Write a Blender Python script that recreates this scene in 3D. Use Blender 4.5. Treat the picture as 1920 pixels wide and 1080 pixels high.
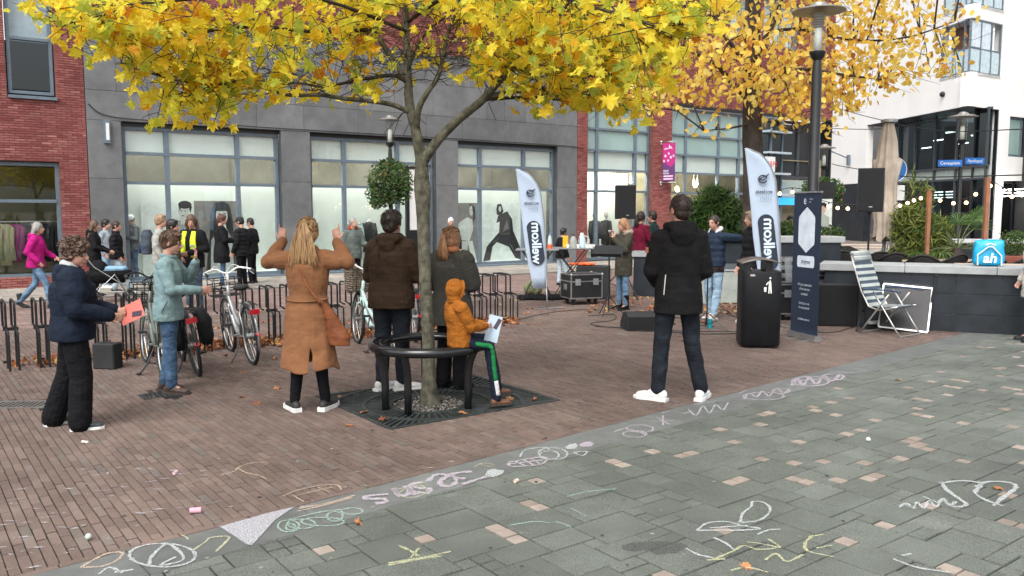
import bpy, math, random
from mathutils import Vector, Matrix
R = math.radians
V = Vector
random.seed(7)
scene = bpy.context.scene
for o in list(bpy.data.objects): bpy.data.objects.remove(o)
COL = scene.collection

# ------------------------------------------------ camera, world, sun, exposure
CAM_H, FOC, PITCH = 1.78, 1550.0, math.atan(145 / 1550.0)
cam_d = bpy.data.cameras.new('camera'); cam = bpy.data.objects.new('camera', cam_d); COL.objects.link(cam)
cam.location = (0, 0, CAM_H); cam.rotation_euler = (R(90) - PITCH, 0, 0)
cam_d.sensor_width = 36; cam_d.lens = 36 * FOC / 1920; cam_d.clip_start = 0.05; cam_d.clip_end = 3000
scene.camera = cam
SUN_EL, SUN_AZ = R(52), R(200)
w = bpy.data.worlds.new('World'); scene.world = w; w.use_nodes = True
nt = w.node_tree; nt.nodes.clear()
sky = nt.nodes.new('ShaderNodeTexSky'); sky.sky_type = 'NISHITA'; sky.sun_disc = False
sky.sun_elevation = SUN_EL; sky.sun_rotation = SUN_AZ; sky.dust_density = 4.0; sky.air_density = 1.3
hs = nt.nodes.new('ShaderNodeHueSaturation'); hs.inputs['Saturation'].default_value = 0.22
bg = nt.nodes.new('ShaderNodeBackground'); bg.inputs['Strength'].default_value = 0.15
wo = nt.nodes.new('ShaderNodeOutputWorld')
nt.links.new(sky.outputs[0], hs.inputs['Color']); nt.links.new(hs.outputs[0], bg.inputs['Color']); nt.links.new(bg.outputs[0], wo.inputs['Surface'])
sl = bpy.data.lights.new('sun', 'SUN'); sl.energy = 1.0; sl.angle = R(35); sl.color = (1.0, 0.97, 0.93)
so = bpy.data.objects.new('sun', sl); COL.objects.link(so)
so.rotation_euler = (R(90) - SUN_EL, 0, R(180) - SUN_AZ)
scene.view_settings.view_transform = 'Standard'; scene.view_settings.look = 'None'
scene.view_settings.exposure = 0.92; scene.view_settings.gamma = 1.0
scene.view_settings.use_curve_mapping = False

# ------------------------------------------------ measuring helpers (photo point -> place in the square)
_c, _s = math.cos(PITCH), math.sin(PITCH)
def ray(u, v):
    x = (u - 960) / FOC; y = (540 - v) / FOC
    return V((x, _c + _s * y, -_s + _c * y))
def G(u, v, z=0.0):
    r = ray(u, v); t = (z - CAM_H) / r.z
    return V((r.x * t, r.y * t, z))
def AT(u, v, Y):
    r = ray(u, v); t = Y / r.y
    return V((r.x * t, Y, CAM_H + r.z * t))
def ppm(Y): return FOC / Y

# ------------------------------------------------ object helpers
def tag(o, label=None, cat=None, group=None, kind=None):
    if label: o['label'] = label
    if cat: o['category'] = cat
    if group: o['group'] = group
    if kind: o['kind'] = kind
    return o
def empty(name, loc=(0, 0, 0), rz=0.0, sc=1.0, label=None, cat=None, group=None, kind=None):
    o = bpy.data.objects.new(name, None); COL.objects.link(o)
    o.location = loc; o.rotation_euler = (0, 0, rz); o.scale = (sc, sc, sc); o.empty_display_size = 0.1
    return tag(o, label, cat, group, kind)
def inst(name, me, parent=None, loc=(0, 0, 0), rot=(0, 0, 0), sc=(1, 1, 1)):
    o = bpy.data.objects.new(name, me); COL.objects.link(o)
    o.location = loc; o.rotation_euler = rot
    o.scale = sc if hasattr(sc, '__len__') else (sc,) * 3
    if parent: o.parent = parent
    return o
def copy_tree(o, parent=None):
    c = o.copy(); COL.objects.link(c); c.parent = parent
    for ch in list(o.children): copy_tree(ch, c)
    return c
def frame_of(d, up=None):
    d = V(d).normalized()
    if up is None: up = V((0, 0, 1)) if abs(d.z) < 0.95 else V((0, 1, 0))
    x = d.cross(V(up))
    if x.length < 1e-6: x = d.cross(V((1, 0, 0)))
    x.normalize(); y = x.cross(d).normalized()
    return x, y, d
class MB:
    def __init__(s): s.v = []; s.f = []; s.mi = []
    def add(s, vs, fs, mi=0):
        b = len(s.v); s.v += [tuple(p) for p in vs]; s.f += [tuple(b + i for i in f) for f in fs]; s.mi += [mi] * len(fs)
        return s
    def box(s, c, sz, rz=0, mi=0, M=None):
        c = V(c); hx, hy, hz = sz[0] / 2, sz[1] / 2, sz[2] / 2
        m = M if M is not None else Matrix.Rotation(rz, 3, 'Z')
        vs = [c + m @ V((x * hx, y * hy, z * hz)) for z in (-1, 1) for x, y in ((-1, -1), (1, -1), (1, 1), (-1, 1))]
        return s.add(vs, [(3, 2, 1, 0), (4, 5, 6, 7), (0, 1, 5, 4), (1, 2, 6, 5), (2, 3, 7, 6), (3, 0, 4, 7)], mi)
    def b2(s, lo, hi, mi=0):
        return s.box([(lo[i] + hi[i]) / 2 for i in range(3)], [hi[i] - lo[i] for i in range(3)], 0, mi)
    def bbox_bev(s, lo, hi, b=0.01, mi=0):
        x0, y0, z0 = lo; x1, y1, z1 = hi
        vs = []
        for z, i in ((z0, b), (z0 + b, 0), (z1 - b, 0), (z1, b)):
            a = i; e = b
            if i == 0:
                vs += [(x0 + e, y0, z), (x1 - e, y0, z), (x1, y0 + e, z), (x1, y1 - e, z), (x1 - e, y1, z), (x0 + e, y1, z), (x0, y1 - e, z), (x0, y0 + e, z)]
            else:
                k = e * 1.0
                vs += [(x0 + e + .3 * k, y0 + k, z), (x1 - e - .3 * k, y0 + k, z), (x1 - k, y0 + e + .3 * k, z), (x1 - k, y1 - e - .3 * k, z), (x1 - e - .3 * k, y1 - k, z), (x0 + e + .3 * k, y1 - k, z), (x0 + k, y1 - e - .3 * k, z), (x0 + k, y0 + e + .3 * k, z)]
        fs = [tuple(range(7, -1, -1)), tuple(range(24, 32))]
        for r in range(3):
            for i in range(8):
                j = (i + 1) % 8; fs.append((r * 8 + i, r * 8 + j, r * 8 + 8 + j, r * 8 + 8 + i))
        return s.add(vs, fs, mi)
    def tube(s, pts, rad, seg=8, caps=True, closed=False, mi=0, flat=1.0, up=None):
        pts = [V(p) for p in pts]; n = len(pts)
        if not hasattr(rad, '__len__'): rad = [rad] * n
        vs = []; fs = []; prev = None
        for i, p in enumerate(pts):
            a = pts[(i - 1) % n] if (i > 0 or closed) else p
            b = pts[(i + 1) % n] if (i < n - 1 or closed) else p
            d = (b - a)
            if d.length < 1e-9: d = V((0, 0, 1))
            d.normalize()
            if prev is None: x, y, _ = frame_of(d, up)
            else:
                x = prev - d * prev.dot(d)
                if x.length < 1e-6: x, y, _ = frame_of(d)
                x.normalize(); y = d.cross(x) * -1
                y = x.cross(d).normalized()
            prev = x
            for k in range(seg):
                t = 2 * math.pi * k / seg
                vs.append(p + (x * math.cos(t) + y * math.sin(t) * flat) * rad[i])
        m = n if closed else n - 1
        for i in range(m):
            for k in range(seg):
                a = i * seg + k; b = i * seg + (k + 1) % seg; c = ((i + 1) % n) * seg + (k + 1) % seg; d2 = ((i + 1) % n) * seg + k
                fs.append((a, d2, c, b))
        if caps and not closed:
            fs.append(tuple(range(seg))); fs.append(tuple((n - 1) * seg + k for k in range(seg - 1, -1, -1)))
        return s.add(vs, fs, mi)
    def limb(s, pts, rad, seg=12, mi=0):
        s.tube(pts, rad, seg, True, False, mi)
        for p, r in zip(pts, rad if hasattr(rad, '__len__') else [rad] * len(pts)): s.ball(p, (r, r, r), 10, 7, mi=mi)
        return s
    def ball(s, c, r, seg=12, rings=8, mi=0, M=None):
        c = V(c); r = r if hasattr(r, '__len__') else (r, r, r); vs = []; fs = []
        for i in range(1, rings):
            ph = math.pi * i / rings
            for k in range(seg):
                t = 2 * math.pi * k / seg
                p = V((r[0] * math.sin(ph) * math.cos(t), r[1] * math.sin(ph) * math.sin(t), r[2] * math.cos(ph)))
                vs.append(c + (M @ p if M is not None else p))
        top = V((0, 0, r[2])); bot = V((0, 0, -r[2]))
        vs.append(c + (M @ top if M is not None else top)); vs.append(c + (M @ bot if M is not None else bot))
        T = len(vs) - 2; B = T + 1
        for i in range(rings - 2):
            for k in range(seg):
                a = i * seg + k; b = i * seg + (k + 1) % seg
                fs.append((a, a + seg, b + seg, b))
        for k in range(seg):
            fs.append((T, k, (k + 1) % seg)); fs.append((B, (rings - 2) * seg + (k + 1) % seg, (rings - 2) * seg + k))
        return s.add(vs, fs, mi)
    def loft(s, rings, seg=20, mi=0, power=2.0, caps=True, M=None):
        vs = []; fs = []; n = len(rings)
        for (cx, cy, cz, rx, ry) in rings:
            for k in range(seg):
                t = 2 * math.pi * k / seg; c = math.cos(t); q = math.sin(t)
                e = 2.0 / power
                p = V((cx + rx * math.copysign(abs(c) ** e, c), cy + ry * math.copysign(abs(q) ** e, q), cz))
                vs.append(M @ p if M is not None else p)
        for i in range(n - 1):
            for k in range(seg):
                a = i * seg + k; b = i * seg + (k + 1) % seg
                fs.append((a, b, b + seg, a + seg))
        if caps:
            fs.append(tuple(range(seg - 1, -1, -1))); fs.append(tuple((n - 1) * seg + k for k in range(seg)))
        return s.add(vs, fs, mi)
    def prism(s, poly, z0, z1, mi=0, M=None):
        n = len(poly)
        vs = [V((x, y, z0)) for x, y in poly] + [V((x, y, z1)) for x, y in poly]
        if M is not None: vs = [M @ p for p in vs]
        fs = [tuple(range(n - 1, -1, -1)), tuple(range(n, 2 * n))] + [(i, (i + 1) % n, n + (i + 1) % n, n + i) for i in range(n)]
        return s.add(vs, fs, mi)
    def mesh(s, name, mats=None):
        me = bpy.data.meshes.new(name); me.from_pydata(s.v, [], s.f)
        for m in (mats if isinstance(mats, (list, tuple)) else [mats]):
            if m: me.materials.append(m)
        if any(s.mi): me.polygons.foreach_set('material_index', s.mi)
        me.update(); return me
    def build(s, name, mats=None, parent=None, loc=(0, 0, 0), rot=(0, 0, 0), smooth=False, sc=1.0):
        me = s.mesh(name, mats)
        if smooth:
            me.polygons.foreach_set('use_smooth', [True] * len(me.polygons))
            if smooth == 'auto': 
                try: me.set_sharp_from_angle(angle=R(40))
                except Exception: pass
        return inst(name, me, parent, loc, rot, sc)
def text_mesh(body, size, name='lettering', extr=0.0, align='CENTER', bold=0.0, spacing=1.0, shear=0.0):
    cu = bpy.data.curves.new(name, 'FONT'); cu.body = body; cu.size = size; cu.extrude = extr; cu.align_x = align; cu.align_y = 'CENTER'
    cu.offset = bold; cu.space_character = spacing; cu.resolution_u = 3; cu.shear = shear
    ob = bpy.data.objects.new(name, cu); me = bpy.data.meshes.new_from_object(ob)
    bpy.data.objects.remove(ob); bpy.data.curves.remove(cu)
    return me

# ------------------------------------------------ materials
MATS = {}
def nodes_of(m): return m.node_tree.nodes, m.node_tree.links
def mat(name, col, rough=0.7, metal=0.0, var=0.12, vs=6.0, bump=0.0, bs=60.0, rnd=0.0, spec=0.5, sheen=0.0, trans=0.0, stretch=None, emit=None, dark=None, coat=0.0):
    if name in MATS: return MATS[name]
    m = bpy.data.materials.new(name); m.use_nodes = True; MATS[name] = m
    n, l = nodes_of(m); p = n['Principled BSDF']
    p.inputs['Roughness'].default_value = rough; p.inputs['Metallic'].default_value = metal
    p.inputs['Specular IOR Level'].default_value = spec; p.inputs['Sheen Weight'].default_value = sheen
    p.inputs['Coat Weight'].default_value = coat
    tc = n.new('ShaderNodeTexCoord'); mp = n.new('ShaderNodeMapping'); l.new(tc.outputs['Object'], mp.inputs[0])
    if stretch: mp.inputs['Scale'].default_value = stretch
    no = n.new('ShaderNodeTexNoise'); no.inputs['Scale'].default_value = vs; no.inputs['Detail'].default_value = 6; no.inputs['Roughness'].default_value = 0.6
    l.new(mp.outputs[0], no.inputs['Vector'])
    cr = n.new('ShaderNodeValToRGB')
    c0 = dark if dark else [c * (1 - var * 1.6) for c in col]; c1 = [min(1, c * (1 + var)) for c in col]
    cr.color_ramp.elements[0].position = 0.3; cr.color_ramp.elements[1].position = 0.72
    cr.color_ramp.elements[0].color = (*c0, 1); cr.color_ramp.elements[1].color = (*c1, 1)
    l.new(no.outputs['Fac'], cr.inputs[0]); out = cr.outputs[0]
    if rnd > 0:
        out = rnd_value(n, l, out, rnd)
    l.new(out, p.inputs['Base Color'])
    if bump > 0:
        nb = n.new('ShaderNodeTexNoise'); nb.inputs['Scale'].default_value = bs; nb.inputs['Detail'].default_value = 5
        l.new(mp.outputs[0], nb.inputs['Vector'])
        b = n.new('ShaderNodeBump'); b.inputs['Strength'].default_value = min(1.0, bump); b.inputs['Distance'].default_value = 0.01
        l.new(nb.outputs['Fac'], b.inputs['Height']); l.new(b.outputs[0], p.inputs['Normal'])
    if emit:
        p.inputs['Emission Color'].default_value = (*emit[0], 1); p.inputs['Emission Strength'].default_value = emit[1]
    if trans > 0:
        t = n.new('ShaderNodeBsdfTranslucent'); l.new(out, t.inputs['Color'])
        mx = n.new('ShaderNodeMixShader'); mx.inputs[0].default_value = trans
        l.new(p.outputs[0], mx.inputs[1]); l.new(t.outputs[0], mx.inputs[2]); l.new(mx.outputs[0], n['Material Output'].inputs['Surface'])
    return m
def rnd_fac(n, l):
    g = n.new('ShaderNodeNewGeometry'); oi = n.new('ShaderNodeObjectInfo')
    a = n.new('ShaderNodeMath'); a.operation = 'ADD'; l.new(g.outputs['Random Per Island'], a.inputs[0]); l.new(oi.outputs['Random'], a.inputs[1])
    f = n.new('ShaderNodeMath'); f.operation = 'FRACT'; l.new(a.outputs[0], f.inputs[0]); return f.outputs[0]
def rnd_value(n, l, colout, amt):
    f = rnd_fac(n, l)
    mr = n.new('ShaderNodeMapRange'); mr.inputs['To Min'].default_value = 1 - amt; mr.inputs['To Max'].default_value = 1 + amt; l.new(f, mr.inputs[0])
    h = n.new('ShaderNodeHueSaturation'); l.new(colout, h.inputs['Color']); l.new(mr.outputs[0], h.inputs['Value']); return h.outputs[0]
def ramp_mat(name, stops, rough=0.6, trans=0.0, bump=0.0, bs=80, world_stain=None, spec=0.4, fine=None):
    """colour picked at random for each piece from a ramp; optional stains in world space"""
    m = bpy.data.materials.new(name); m.use_nodes = True; MATS[name] = m
    n, l = nodes_of(m); p = n['Principled BSDF']; p.inputs['Roughness'].default_value = rough; p.inputs['Specular IOR Level'].default_value = spec
    f = rnd_fac(n, l); cr = n.new('ShaderNodeValToRGB'); e = cr.color_ramp.elements
    while len(e) < len(stops): e.new(0.5)
    for i, (pos, c) in enumerate(stops): e[i].position = pos; e[i].color = (*c, 1)
    l.new(f, cr.inputs[0]); out = cr.outputs[0]
    g = n.new('ShaderNodeNewGeometry')
    def mul(o, scale, lo, hi, detail=5, pos=(0.3, 0.7)):
        no = n.new('ShaderNodeTexNoise'); no.inputs['Scale'].default_value = scale; no.inputs['Detail'].default_value = detail
        l.new(g.outputs['Position'], no.inputs['Vector'])
        mr = n.new('ShaderNodeMapRange'); mr.inputs['From Min'].default_value = pos[0]; mr.inputs['From Max'].default_value = pos[1]
        mr.inputs['To Min'].default_value = lo; mr.inputs['To Max'].default_value = hi; l.new(no.outputs['Fac'], mr.inputs[0])
        mm = n.new('ShaderNodeVectorMath'); mm.operation = 'SCALE'; l.new(o, mm.inputs[0]); l.new(mr.outputs[0], mm.inputs['Scale'])
        return mm.outputs[0]
    if world_stain: 
        out = mul(out, world_stain[0], world_stain[1], world_stain[2])
        out = mul(out, world_stain[0] * 6, 0.85, 1.12)
    if fine: out = mul(out, fine[0], fine[1], fine[2], 2, (0.35, 0.65))
    l.new(out, p.inputs['Base Color'])
    if bump > 0:
        nb = n.new('ShaderNodeTexNoise'); nb.inputs['Scale'].default_value = bs; nb.inputs['Detail'].default_value = 4; l.new(g.outputs['Position'], nb.inputs['Vector'])
        b = n.new('ShaderNodeBump'); b.inputs['Strength'].default_value = bump; b.inputs['Distance'].default_value = 0.01
        l.new(nb.outputs['Fac'], b.inputs['Height']); l.new(b.outputs[0], p.inputs['Normal'])
    if trans > 0:
        t = n.new('ShaderNodeBsdfTranslucent'); l.new(out, t.inputs['Color'])
        mx = n.new('ShaderNodeMixShader'); mx.inputs[0].default_value = trans
        l.new(p.outputs[0], mx.inputs[1]); l.new(t.outputs[0], mx.inputs[2]); l.new(mx.outputs[0], n['Material Output'].inputs['Surface'])
    return m
def glass_mat(name, tint=(0.9, 0.95, 0.95), refl=0.12, rough=0.02):
    m = bpy.data.materials.new(name); m.use_nodes = True; n, l = nodes_of(m); n.remove(n['Principled BSDF'])
    t = n.new('ShaderNodeBsdfTransparent'); t.inputs[0].default_value = (*tint, 1)
    g = n.new('ShaderNodeBsdfGlossy'); g.inputs['Roughness'].default_value = rough; g.inputs[0].default_value = (0.95, 0.97, 1, 1)
    lw_ = n.new('ShaderNodeLayerWeight'); lw_.inputs[0].default_value = .5
    pw = n.new('ShaderNodeMath'); pw.operation = 'POWER'; pw.inputs[1].default_value = 5.0; l.new(lw_.outputs['Facing'], pw.inputs[0])
    ad = n.new('ShaderNodeMath'); ad.operation = 'ADD'; ad.inputs[1].default_value = refl * .6; ad.use_clamp = True; l.new(pw.outputs[0], ad.inputs[0])
    mx = n.new('ShaderNodeMixShader'); l.new(ad.outputs[0], mx.inputs[0]); l.new(t.outputs[0], mx.inputs[1]); l.new(g.outputs[0], mx.inputs[2])
    l.new(mx.outputs[0], n['Material Output'].inputs['Surface']); return m
BLACK = mat('black_paint', (0.012, 0.013, 0.015), 0.35, var=0.3, bump=0.05)
BLACKM = mat('black_matt', (0.016, 0.017, 0.019), 0.75, var=0.3, bump=0.2, bs=150)
CHROME = mat('brushed_aluminium', (0.55, 0.56, 0.57), 0.32, 0.9, var=0.15, bump=0.05)
STEEL = mat('galvanised_steel', (0.42, 0.44, 0.45), 0.45, 0.7, var=0.2)
FRAMEB = mat('blue_grey_frame', (0.135, 0.175, 0.215), 0.45, var=0.12, bump=0.03)
WHITEP = mat('white_plastic', (0.75, 0.75, 0.74), 0.5, var=0.06)
RUBBER = mat('rubber', (0.02, 0.02, 0.021), 0.85, var=0.3, bump=0.2)
GLASS = glass_mat('shop_glass', (0.93, 0.96, 0.95), 0.10)
GLASSD = glass_mat('dark_glass', (0.30, 0.36, 0.38), 0.10)
# ------------------------------------------------ ground
KD = V((math.sin(R(48)), math.cos(R(48)), 0)); MD = V((-KD.y, KD.x, 0)); KO = G(408, 988)
K_ROT = math.atan2(KD.y, KD.x)
def KM(k, m, z=0.0): p = KO + KD * k + MD * m; p.z = z; return p
def in_view(p, pad=60):
    d = p - V((0, 0, CAM_H)); y = d.y * _c - d.z * _s
    if y < 1: return None
    zz = d.y * _s + d.z * _c
    u = 960 + FOC * d.x / y; v = 540 - FOC * zz / y
    return (u, v) if (-pad < u < 1920 + pad and v < 1080 + pad) else None
bed = mat('sand_bed', (0.028, 0.025, 0.022), 0.95, var=0.3, vs=3, bump=0.4)
road = mat('distant_paving', (0.17, 0.135, 0.12), 0.9, var=0.12, vs=0.6, bump=0.1)
g = MB(); g.add([(-600, -600, -.03), (600, -600, -.03), (600, 900, -.03), (-600, 900, -.03)], [(0, 1, 2, 3)])
tag(g.build('ground', road), kind='structure')
FAC_A = V((-9.395, 20.148, 0)); FAC_ROT = R(35.4)
FX = V((math.cos(FAC_ROT), math.sin(FAC_ROT), 0)); FN = V((math.sin(FAC_ROT), -math.cos(FAC_ROT), 0))   # along the facade, towards the camera
brick_m = ramp_mat('paving_brick', [(0, (0.128, 0.092, 0.078)), (.5, (0.150, 0.108, 0.091)), (.9, (0.172, 0.126, 0.107)), (.96, (0.125, 0.108, 0.094)), (1, (0.19, 0.15, 0.13))], 0.8, bump=0.5, bs=90, world_stain=(0.55, 0.72, 1.22), spec=0.3, fine=(140, .84, 1.14))
def dist_fac(p): return (FAC_A - p).dot(FN) * -1     # distance in front of the facade
# near brick field
base = MB(); c4 = [KM(-14, 0.0, -.011), KM(26, 0.0, -.011), KM(26, 20, -.011), KM(-14, 20, -.011)]
base.add(c4, [(0, 1, 2, 3)])
bp = tag(base.build('brick_paving', bed), kind='structure')
GRC = V((-0.72, 7.74, 0)); GR_ROT = R(36); GRW, GRD = 1.80, 1.52
def in_grate(p):
    d = p - GRC; a = d.x * math.cos(GR_ROT) + d.y * math.sin(GR_ROT); b = -d.x * math.sin(GR_ROT) + d.y * math.cos(GR_ROT)
    return abs(a) < GRW / 2 and abs(b) < GRD / 2
def blockm(lx, ly, h=0.012, b=0.004):
    return [(-lx, -ly, -h), (lx, -ly, -h), (lx, ly, -h), (-lx, ly, -h), (-lx + b * .4, -ly + b * .4, -b), (lx - b * .4, -ly + b * .4, -b), (lx - b * .4, ly - b * .4, -b), (-lx + b * .4, ly - b * .4, -b), (-lx + b, -ly + b, 0), (lx - b, -ly + b, 0), (lx - b, ly - b, 0), (-lx + b, ly - b, 0)], \
        [(8, 9, 10, 11)] + [(i, (i + 1) % 4, 4 + (i + 1) % 4, 4 + i) for i in range(4)] + [(4 + i, 4 + (i + 1) % 4, 8 + (i + 1) % 4, 8 + i) for i in range(4)]
rb = random.Random(3)
PVA = R(53); PK = V((math.sin(PVA), math.cos(PVA), 0)); PM = V((-PK.y, PK.x, 0)); P_ROT = math.atan2(PK.y, PK.x)
def PKM(k, m, z=0.0): p = KO + PK * k + PM * m; p.z = z; return p
def clip(poly, side):                       # keep the part of a flat polygon on one side of the kerb; side(p) >= 0 inside
    out = []
    for i, a in enumerate(poly):
        b = poly[(i + 1) % len(poly)]; da, db = side(a), side(b)
        if da >= 0: out.append(a)
        if (da >= 0) != (db >= 0): t = da / (da - db); out.append(a + (b - a) * t)
    return out
def flat_piece(poly, tz, tilt, h=.012, b=.0035):
    n = len(poly); c = sum(poly, V((0, 0, 0))) / n; top = []; low = []
    for p in poly:
        d = p - c; L = d.length; q_ = c + d * max(.5, (L - b * 1.3) / L) if L > 0 else p
        top.append((q_.x, q_.y, tz + d.x * tilt[0] + d.y * tilt[1])); low.append((p.x, p.y, tz - b))
    bot = [(p.x, p.y, -h) for p in poly]
    return bot + low + top, [tuple(range(2 * n, 3 * n))] + [(i, (i + 1) % n, n + (i + 1) % n, n + i) for i in range(n)] + [(n + i, n + (i + 1) % n, 2 * n + (i + 1) % n, 2 * n + i) for i in range(n)]
DRAINS = [(G(307, 740), .42, .26), (G(40, 758), .62, .3)]
bricks = []
BW, BL = 0.0565, 0.196
side_b = lambda p: (p - KO).dot(MD) - .058
for row in range(-90, 520):
    k = (row + .5) * BW; off = (0.0 if row % 2 else BL / 2) + rb.uniform(-.02, .02)
    for j in range(-14, 150):
        m0 = j * BL - off; p = PKM(k, m0 + BL / 2)
        if side_b(p) < -.09: continue
        uv = in_view(p, 420)
        if not uv or p.y > 25.0 or (p.y > 16 and uv[0] > 1420): continue
        if dist_fac(p) < 7.4: continue
        gd = p - GRC; ga, gb = gd.x * math.cos(GR_ROT) + gd.y * math.sin(GR_ROT), -gd.x * math.sin(GR_ROT) + gd.y * math.cos(GR_ROT)
        if any(abs((p - d[0]).x) < d[1] / 2 and abs((p - d[0]).y) < d[2] / 2 for d in DRAINS): continue
        g_ = .0022 + abs(rb.gauss(0, .0009))
        a = rb.gauss(0, .006); ca, sa = math.cos(P_ROT + a), math.sin(P_ROT + a); lx, ly = BW / 2 - g_, BL / 2 - g_ * 1.9
        poly = [p + V((x * ca - y * sa, x * sa + y * ca, 0)) for x, y in ((-lx, -ly), (lx, -ly), (lx, ly), (-lx, ly))]
        cut = any(side_b(q_) < 0 for q_ in poly)
        if cut: poly = clip(poly, side_b)
        if abs(ga) < GRW / 2 + .12 and abs(gb) < GRD / 2 + .12:
            def gl(q_): e = q_ - GRC; return e.x * math.cos(GR_ROT) + e.y * math.sin(GR_ROT), -e.x * math.sin(GR_ROT) + e.y * math.cos(GR_ROT)
            ea, eb = abs(ga) - GRW / 2, abs(gb) - GRD / 2
            if ea > eb: poly = clip(poly, lambda q_: abs(gl(q_)[0]) - (GRW / 2 - .015) if abs(gl(q_)[0]) > 0 else -1)
            else: poly = clip(poly, lambda q_: abs(gl(q_)[1]) - (GRD / 2 - .015))
        if len(poly) < 3: continue
        bricks.append((p.length + (0 if in_view(p, 30) else 99), poly))
for j in range(-40, 130):                                   # edging course along the kerb
    p = KM(j * .2 + .1, 0.029)
    if in_view(p, 400): bricks.append((p.length, [KM(j * .2 + .003, .004), KM(j * .2 + .197, .004), KM(j * .2 + .197, .054), KM(j * .2 + .003, .054)]))
bricks.sort(key=lambda t: t[0])
rest = MB()
for i, (d, poly) in enumerate(bricks):
    tz = rb.uniform(-.0026, .0022); vv, ff = flat_piece(poly, tz, (rb.gauss(0, .007), rb.gauss(0, .007)))
    if i < 300: MB().add(vv, ff).build('brick', brick_m, bp)
    else: rest.add(vv, ff)
tag(rest.build('brick_field', brick_m, bp), kind='stuff')
# farther brick street, with courses parallel to the shops
def slab_field(name, kmat, s0, s1, d0, d1, lw, ld, rng, bond=True, parent=None, z=0.0, jit=.0015):
    B = MB(); nrow = int((d1 - d0) / ld)
    for r_ in range(nrow):
        dd = d0 + (r_ + .5) * ld; off = (r_ % 2) * lw / 2 if bond else 0
        for c_ in range(int((s1 - s0) / lw) + 1):
            ss = s0 + c_ * lw + off; p = FAC_A + FX * ss + FN * dd
            uv = in_view(p, 60)
            if not uv: continue
            vv, ff = blockm(lw / 2 - .003, ld / 2 - .003); c, s_ = math.cos(FAC_ROT), math.sin(FAC_ROT); tz = z + rng.uniform(-jit, jit)
            B.add([(p.x + x * c - y * s_, p.y + x * s_ + y * c, zz + tz) for x, y, zz in vv], ff)
    o = B.build(name, kmat, parent); tag(o, kind='stuff'); return o
red_m = ramp_mat('street_brick', [(0, (0.17, 0.115, 0.10)), (.5, (0.21, 0.145, 0.125)), (1, (0.25, 0.18, 0.16))], 0.85, bump=0.3, world_stain=(0.4, 0.88, 1.12))
pale_m = ramp_mat('pale_pavement', [(0, (0.25, 0.225, 0.195)), (.5, (0.30, 0.27, 0.235)), (1, (0.34, 0.31, 0.27))], 0.85, bump=0.25, world_stain=(0.5, 0.88, 1.12))
st = MB(); q = lambda s, d, z: FAC_A + FX * s + FN * d + V((0, 0, z))
st.add([q(-16, 3.2, -.009), q(45, 3.2, -.009), q(45, 7.4, -.009), q(-16, 7.4, -.009)], [(0, 3, 2, 1)])
sto = tag(st.build('brick_street', bed), kind='structure')
slab_field('brick_field', red_m, -14, 30, 3.25, 7.45, .205, .10, rb, parent=sto)
st = MB(); st.add([q(-16, -.2, .004), q(45, -.2, .004), q(45, 3.2, .004), q(-16, 3.2, .004)], [(0, 3, 2, 1)])
pv = tag(st.build('pavement', bed), kind='structure')
slab_field('pavement_slabs', pale_m, -14, 34, 0.0, 3.12, .30, .30, rb, parent=pv, z=.016)
kb = MB(); p0 = q(15, 3.2, 0)
for i in range(-16, 46): kb.box(q(i + .5, 3.19, 0.002), (.994, .10, .04), FAC_ROT)
kb.build('kerb_line', mat('kerb_grey', (0.16, 0.15, 0.14), 0.85, var=.2, bump=.3), pv)
# kerb band
kerb_m = ramp_mat('kerb_slate', [(0, (0.120, 0.126, 0.120)), (.5, (0.135, 0.142, 0.135)), (1, (0.15, 0.157, 0.15))], 0.7, bump=0.35, bs=220, world_stain=(1.3, 0.8, 1.2), fine=(260, .85, 1.1))
kbase = MB(); kbase.add([KM(-14, -30, -.012), KM(40, -30, -.012), KM(40, 0, -.012), KM(-14, 0, -.012)], [(0, 1, 2, 3)])
gp = tag(kbase.build('grey_paving', mat('grey_bed', (0.018, 0.020, 0.016), .95, var=.4, vs=4)), kind='structure')
vv, ff = blockm(.5 - .003, .19 - .002, b=.005)
ksm = MB().add(vv, ff).mesh('kerb_stone', kerb_m)
for i in range(-4, 18):
    p = KM(-.5 + i * .985 + 0.5, -.19)
    if in_view(p, 400): inst('kerb_stone', ksm, gp, (p.x, p.y, rb.uniform(-.001, .003)), (0, 0, K_ROT), (.985, 1, 1))
# grey ashlar slabs with small beige stones
slab_m = ramp_mat('grey_slab', [(0, (0.134, 0.149, 0.128)), (.3, (0.147, 0.163, 0.141)), (.75, (0.160, 0.176, 0.153)), (1, (0.174, 0.190, 0.167))], 0.62, bump=0.9, bs=300, world_stain=(0.7, 0.72, 1.2), spec=.4, fine=(190, .55, 1.45))
beige_m = ramp_mat('beige_slab', [(0, (0.25, 0.205, 0.17)), (.5, (0.30, 0.25, 0.21)), (1, (0.35, 0.295, 0.25))], 0.7, bump=0.4, bs=300, world_stain=(1.5, .85, 1.1), fine=(260, .88, 1.08))
MOD = .10; NK, NM = 200, 200; occ = {}
rs = random.Random(21); slabs = []
def free(a, b, w_, h_): return all(not occ.get((a + i, b + j)) for i in range(w_) for j in range(h_)) and b + h_ <= NM and a + w_ <= NK
side_s = lambda p: -(p - KO).dot(MD) - .386
SO = PKM(-2.0, 1.6)
def SKM(a, b): return SO + PK * (a * MOD) - PM * (b * MOD)
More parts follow.
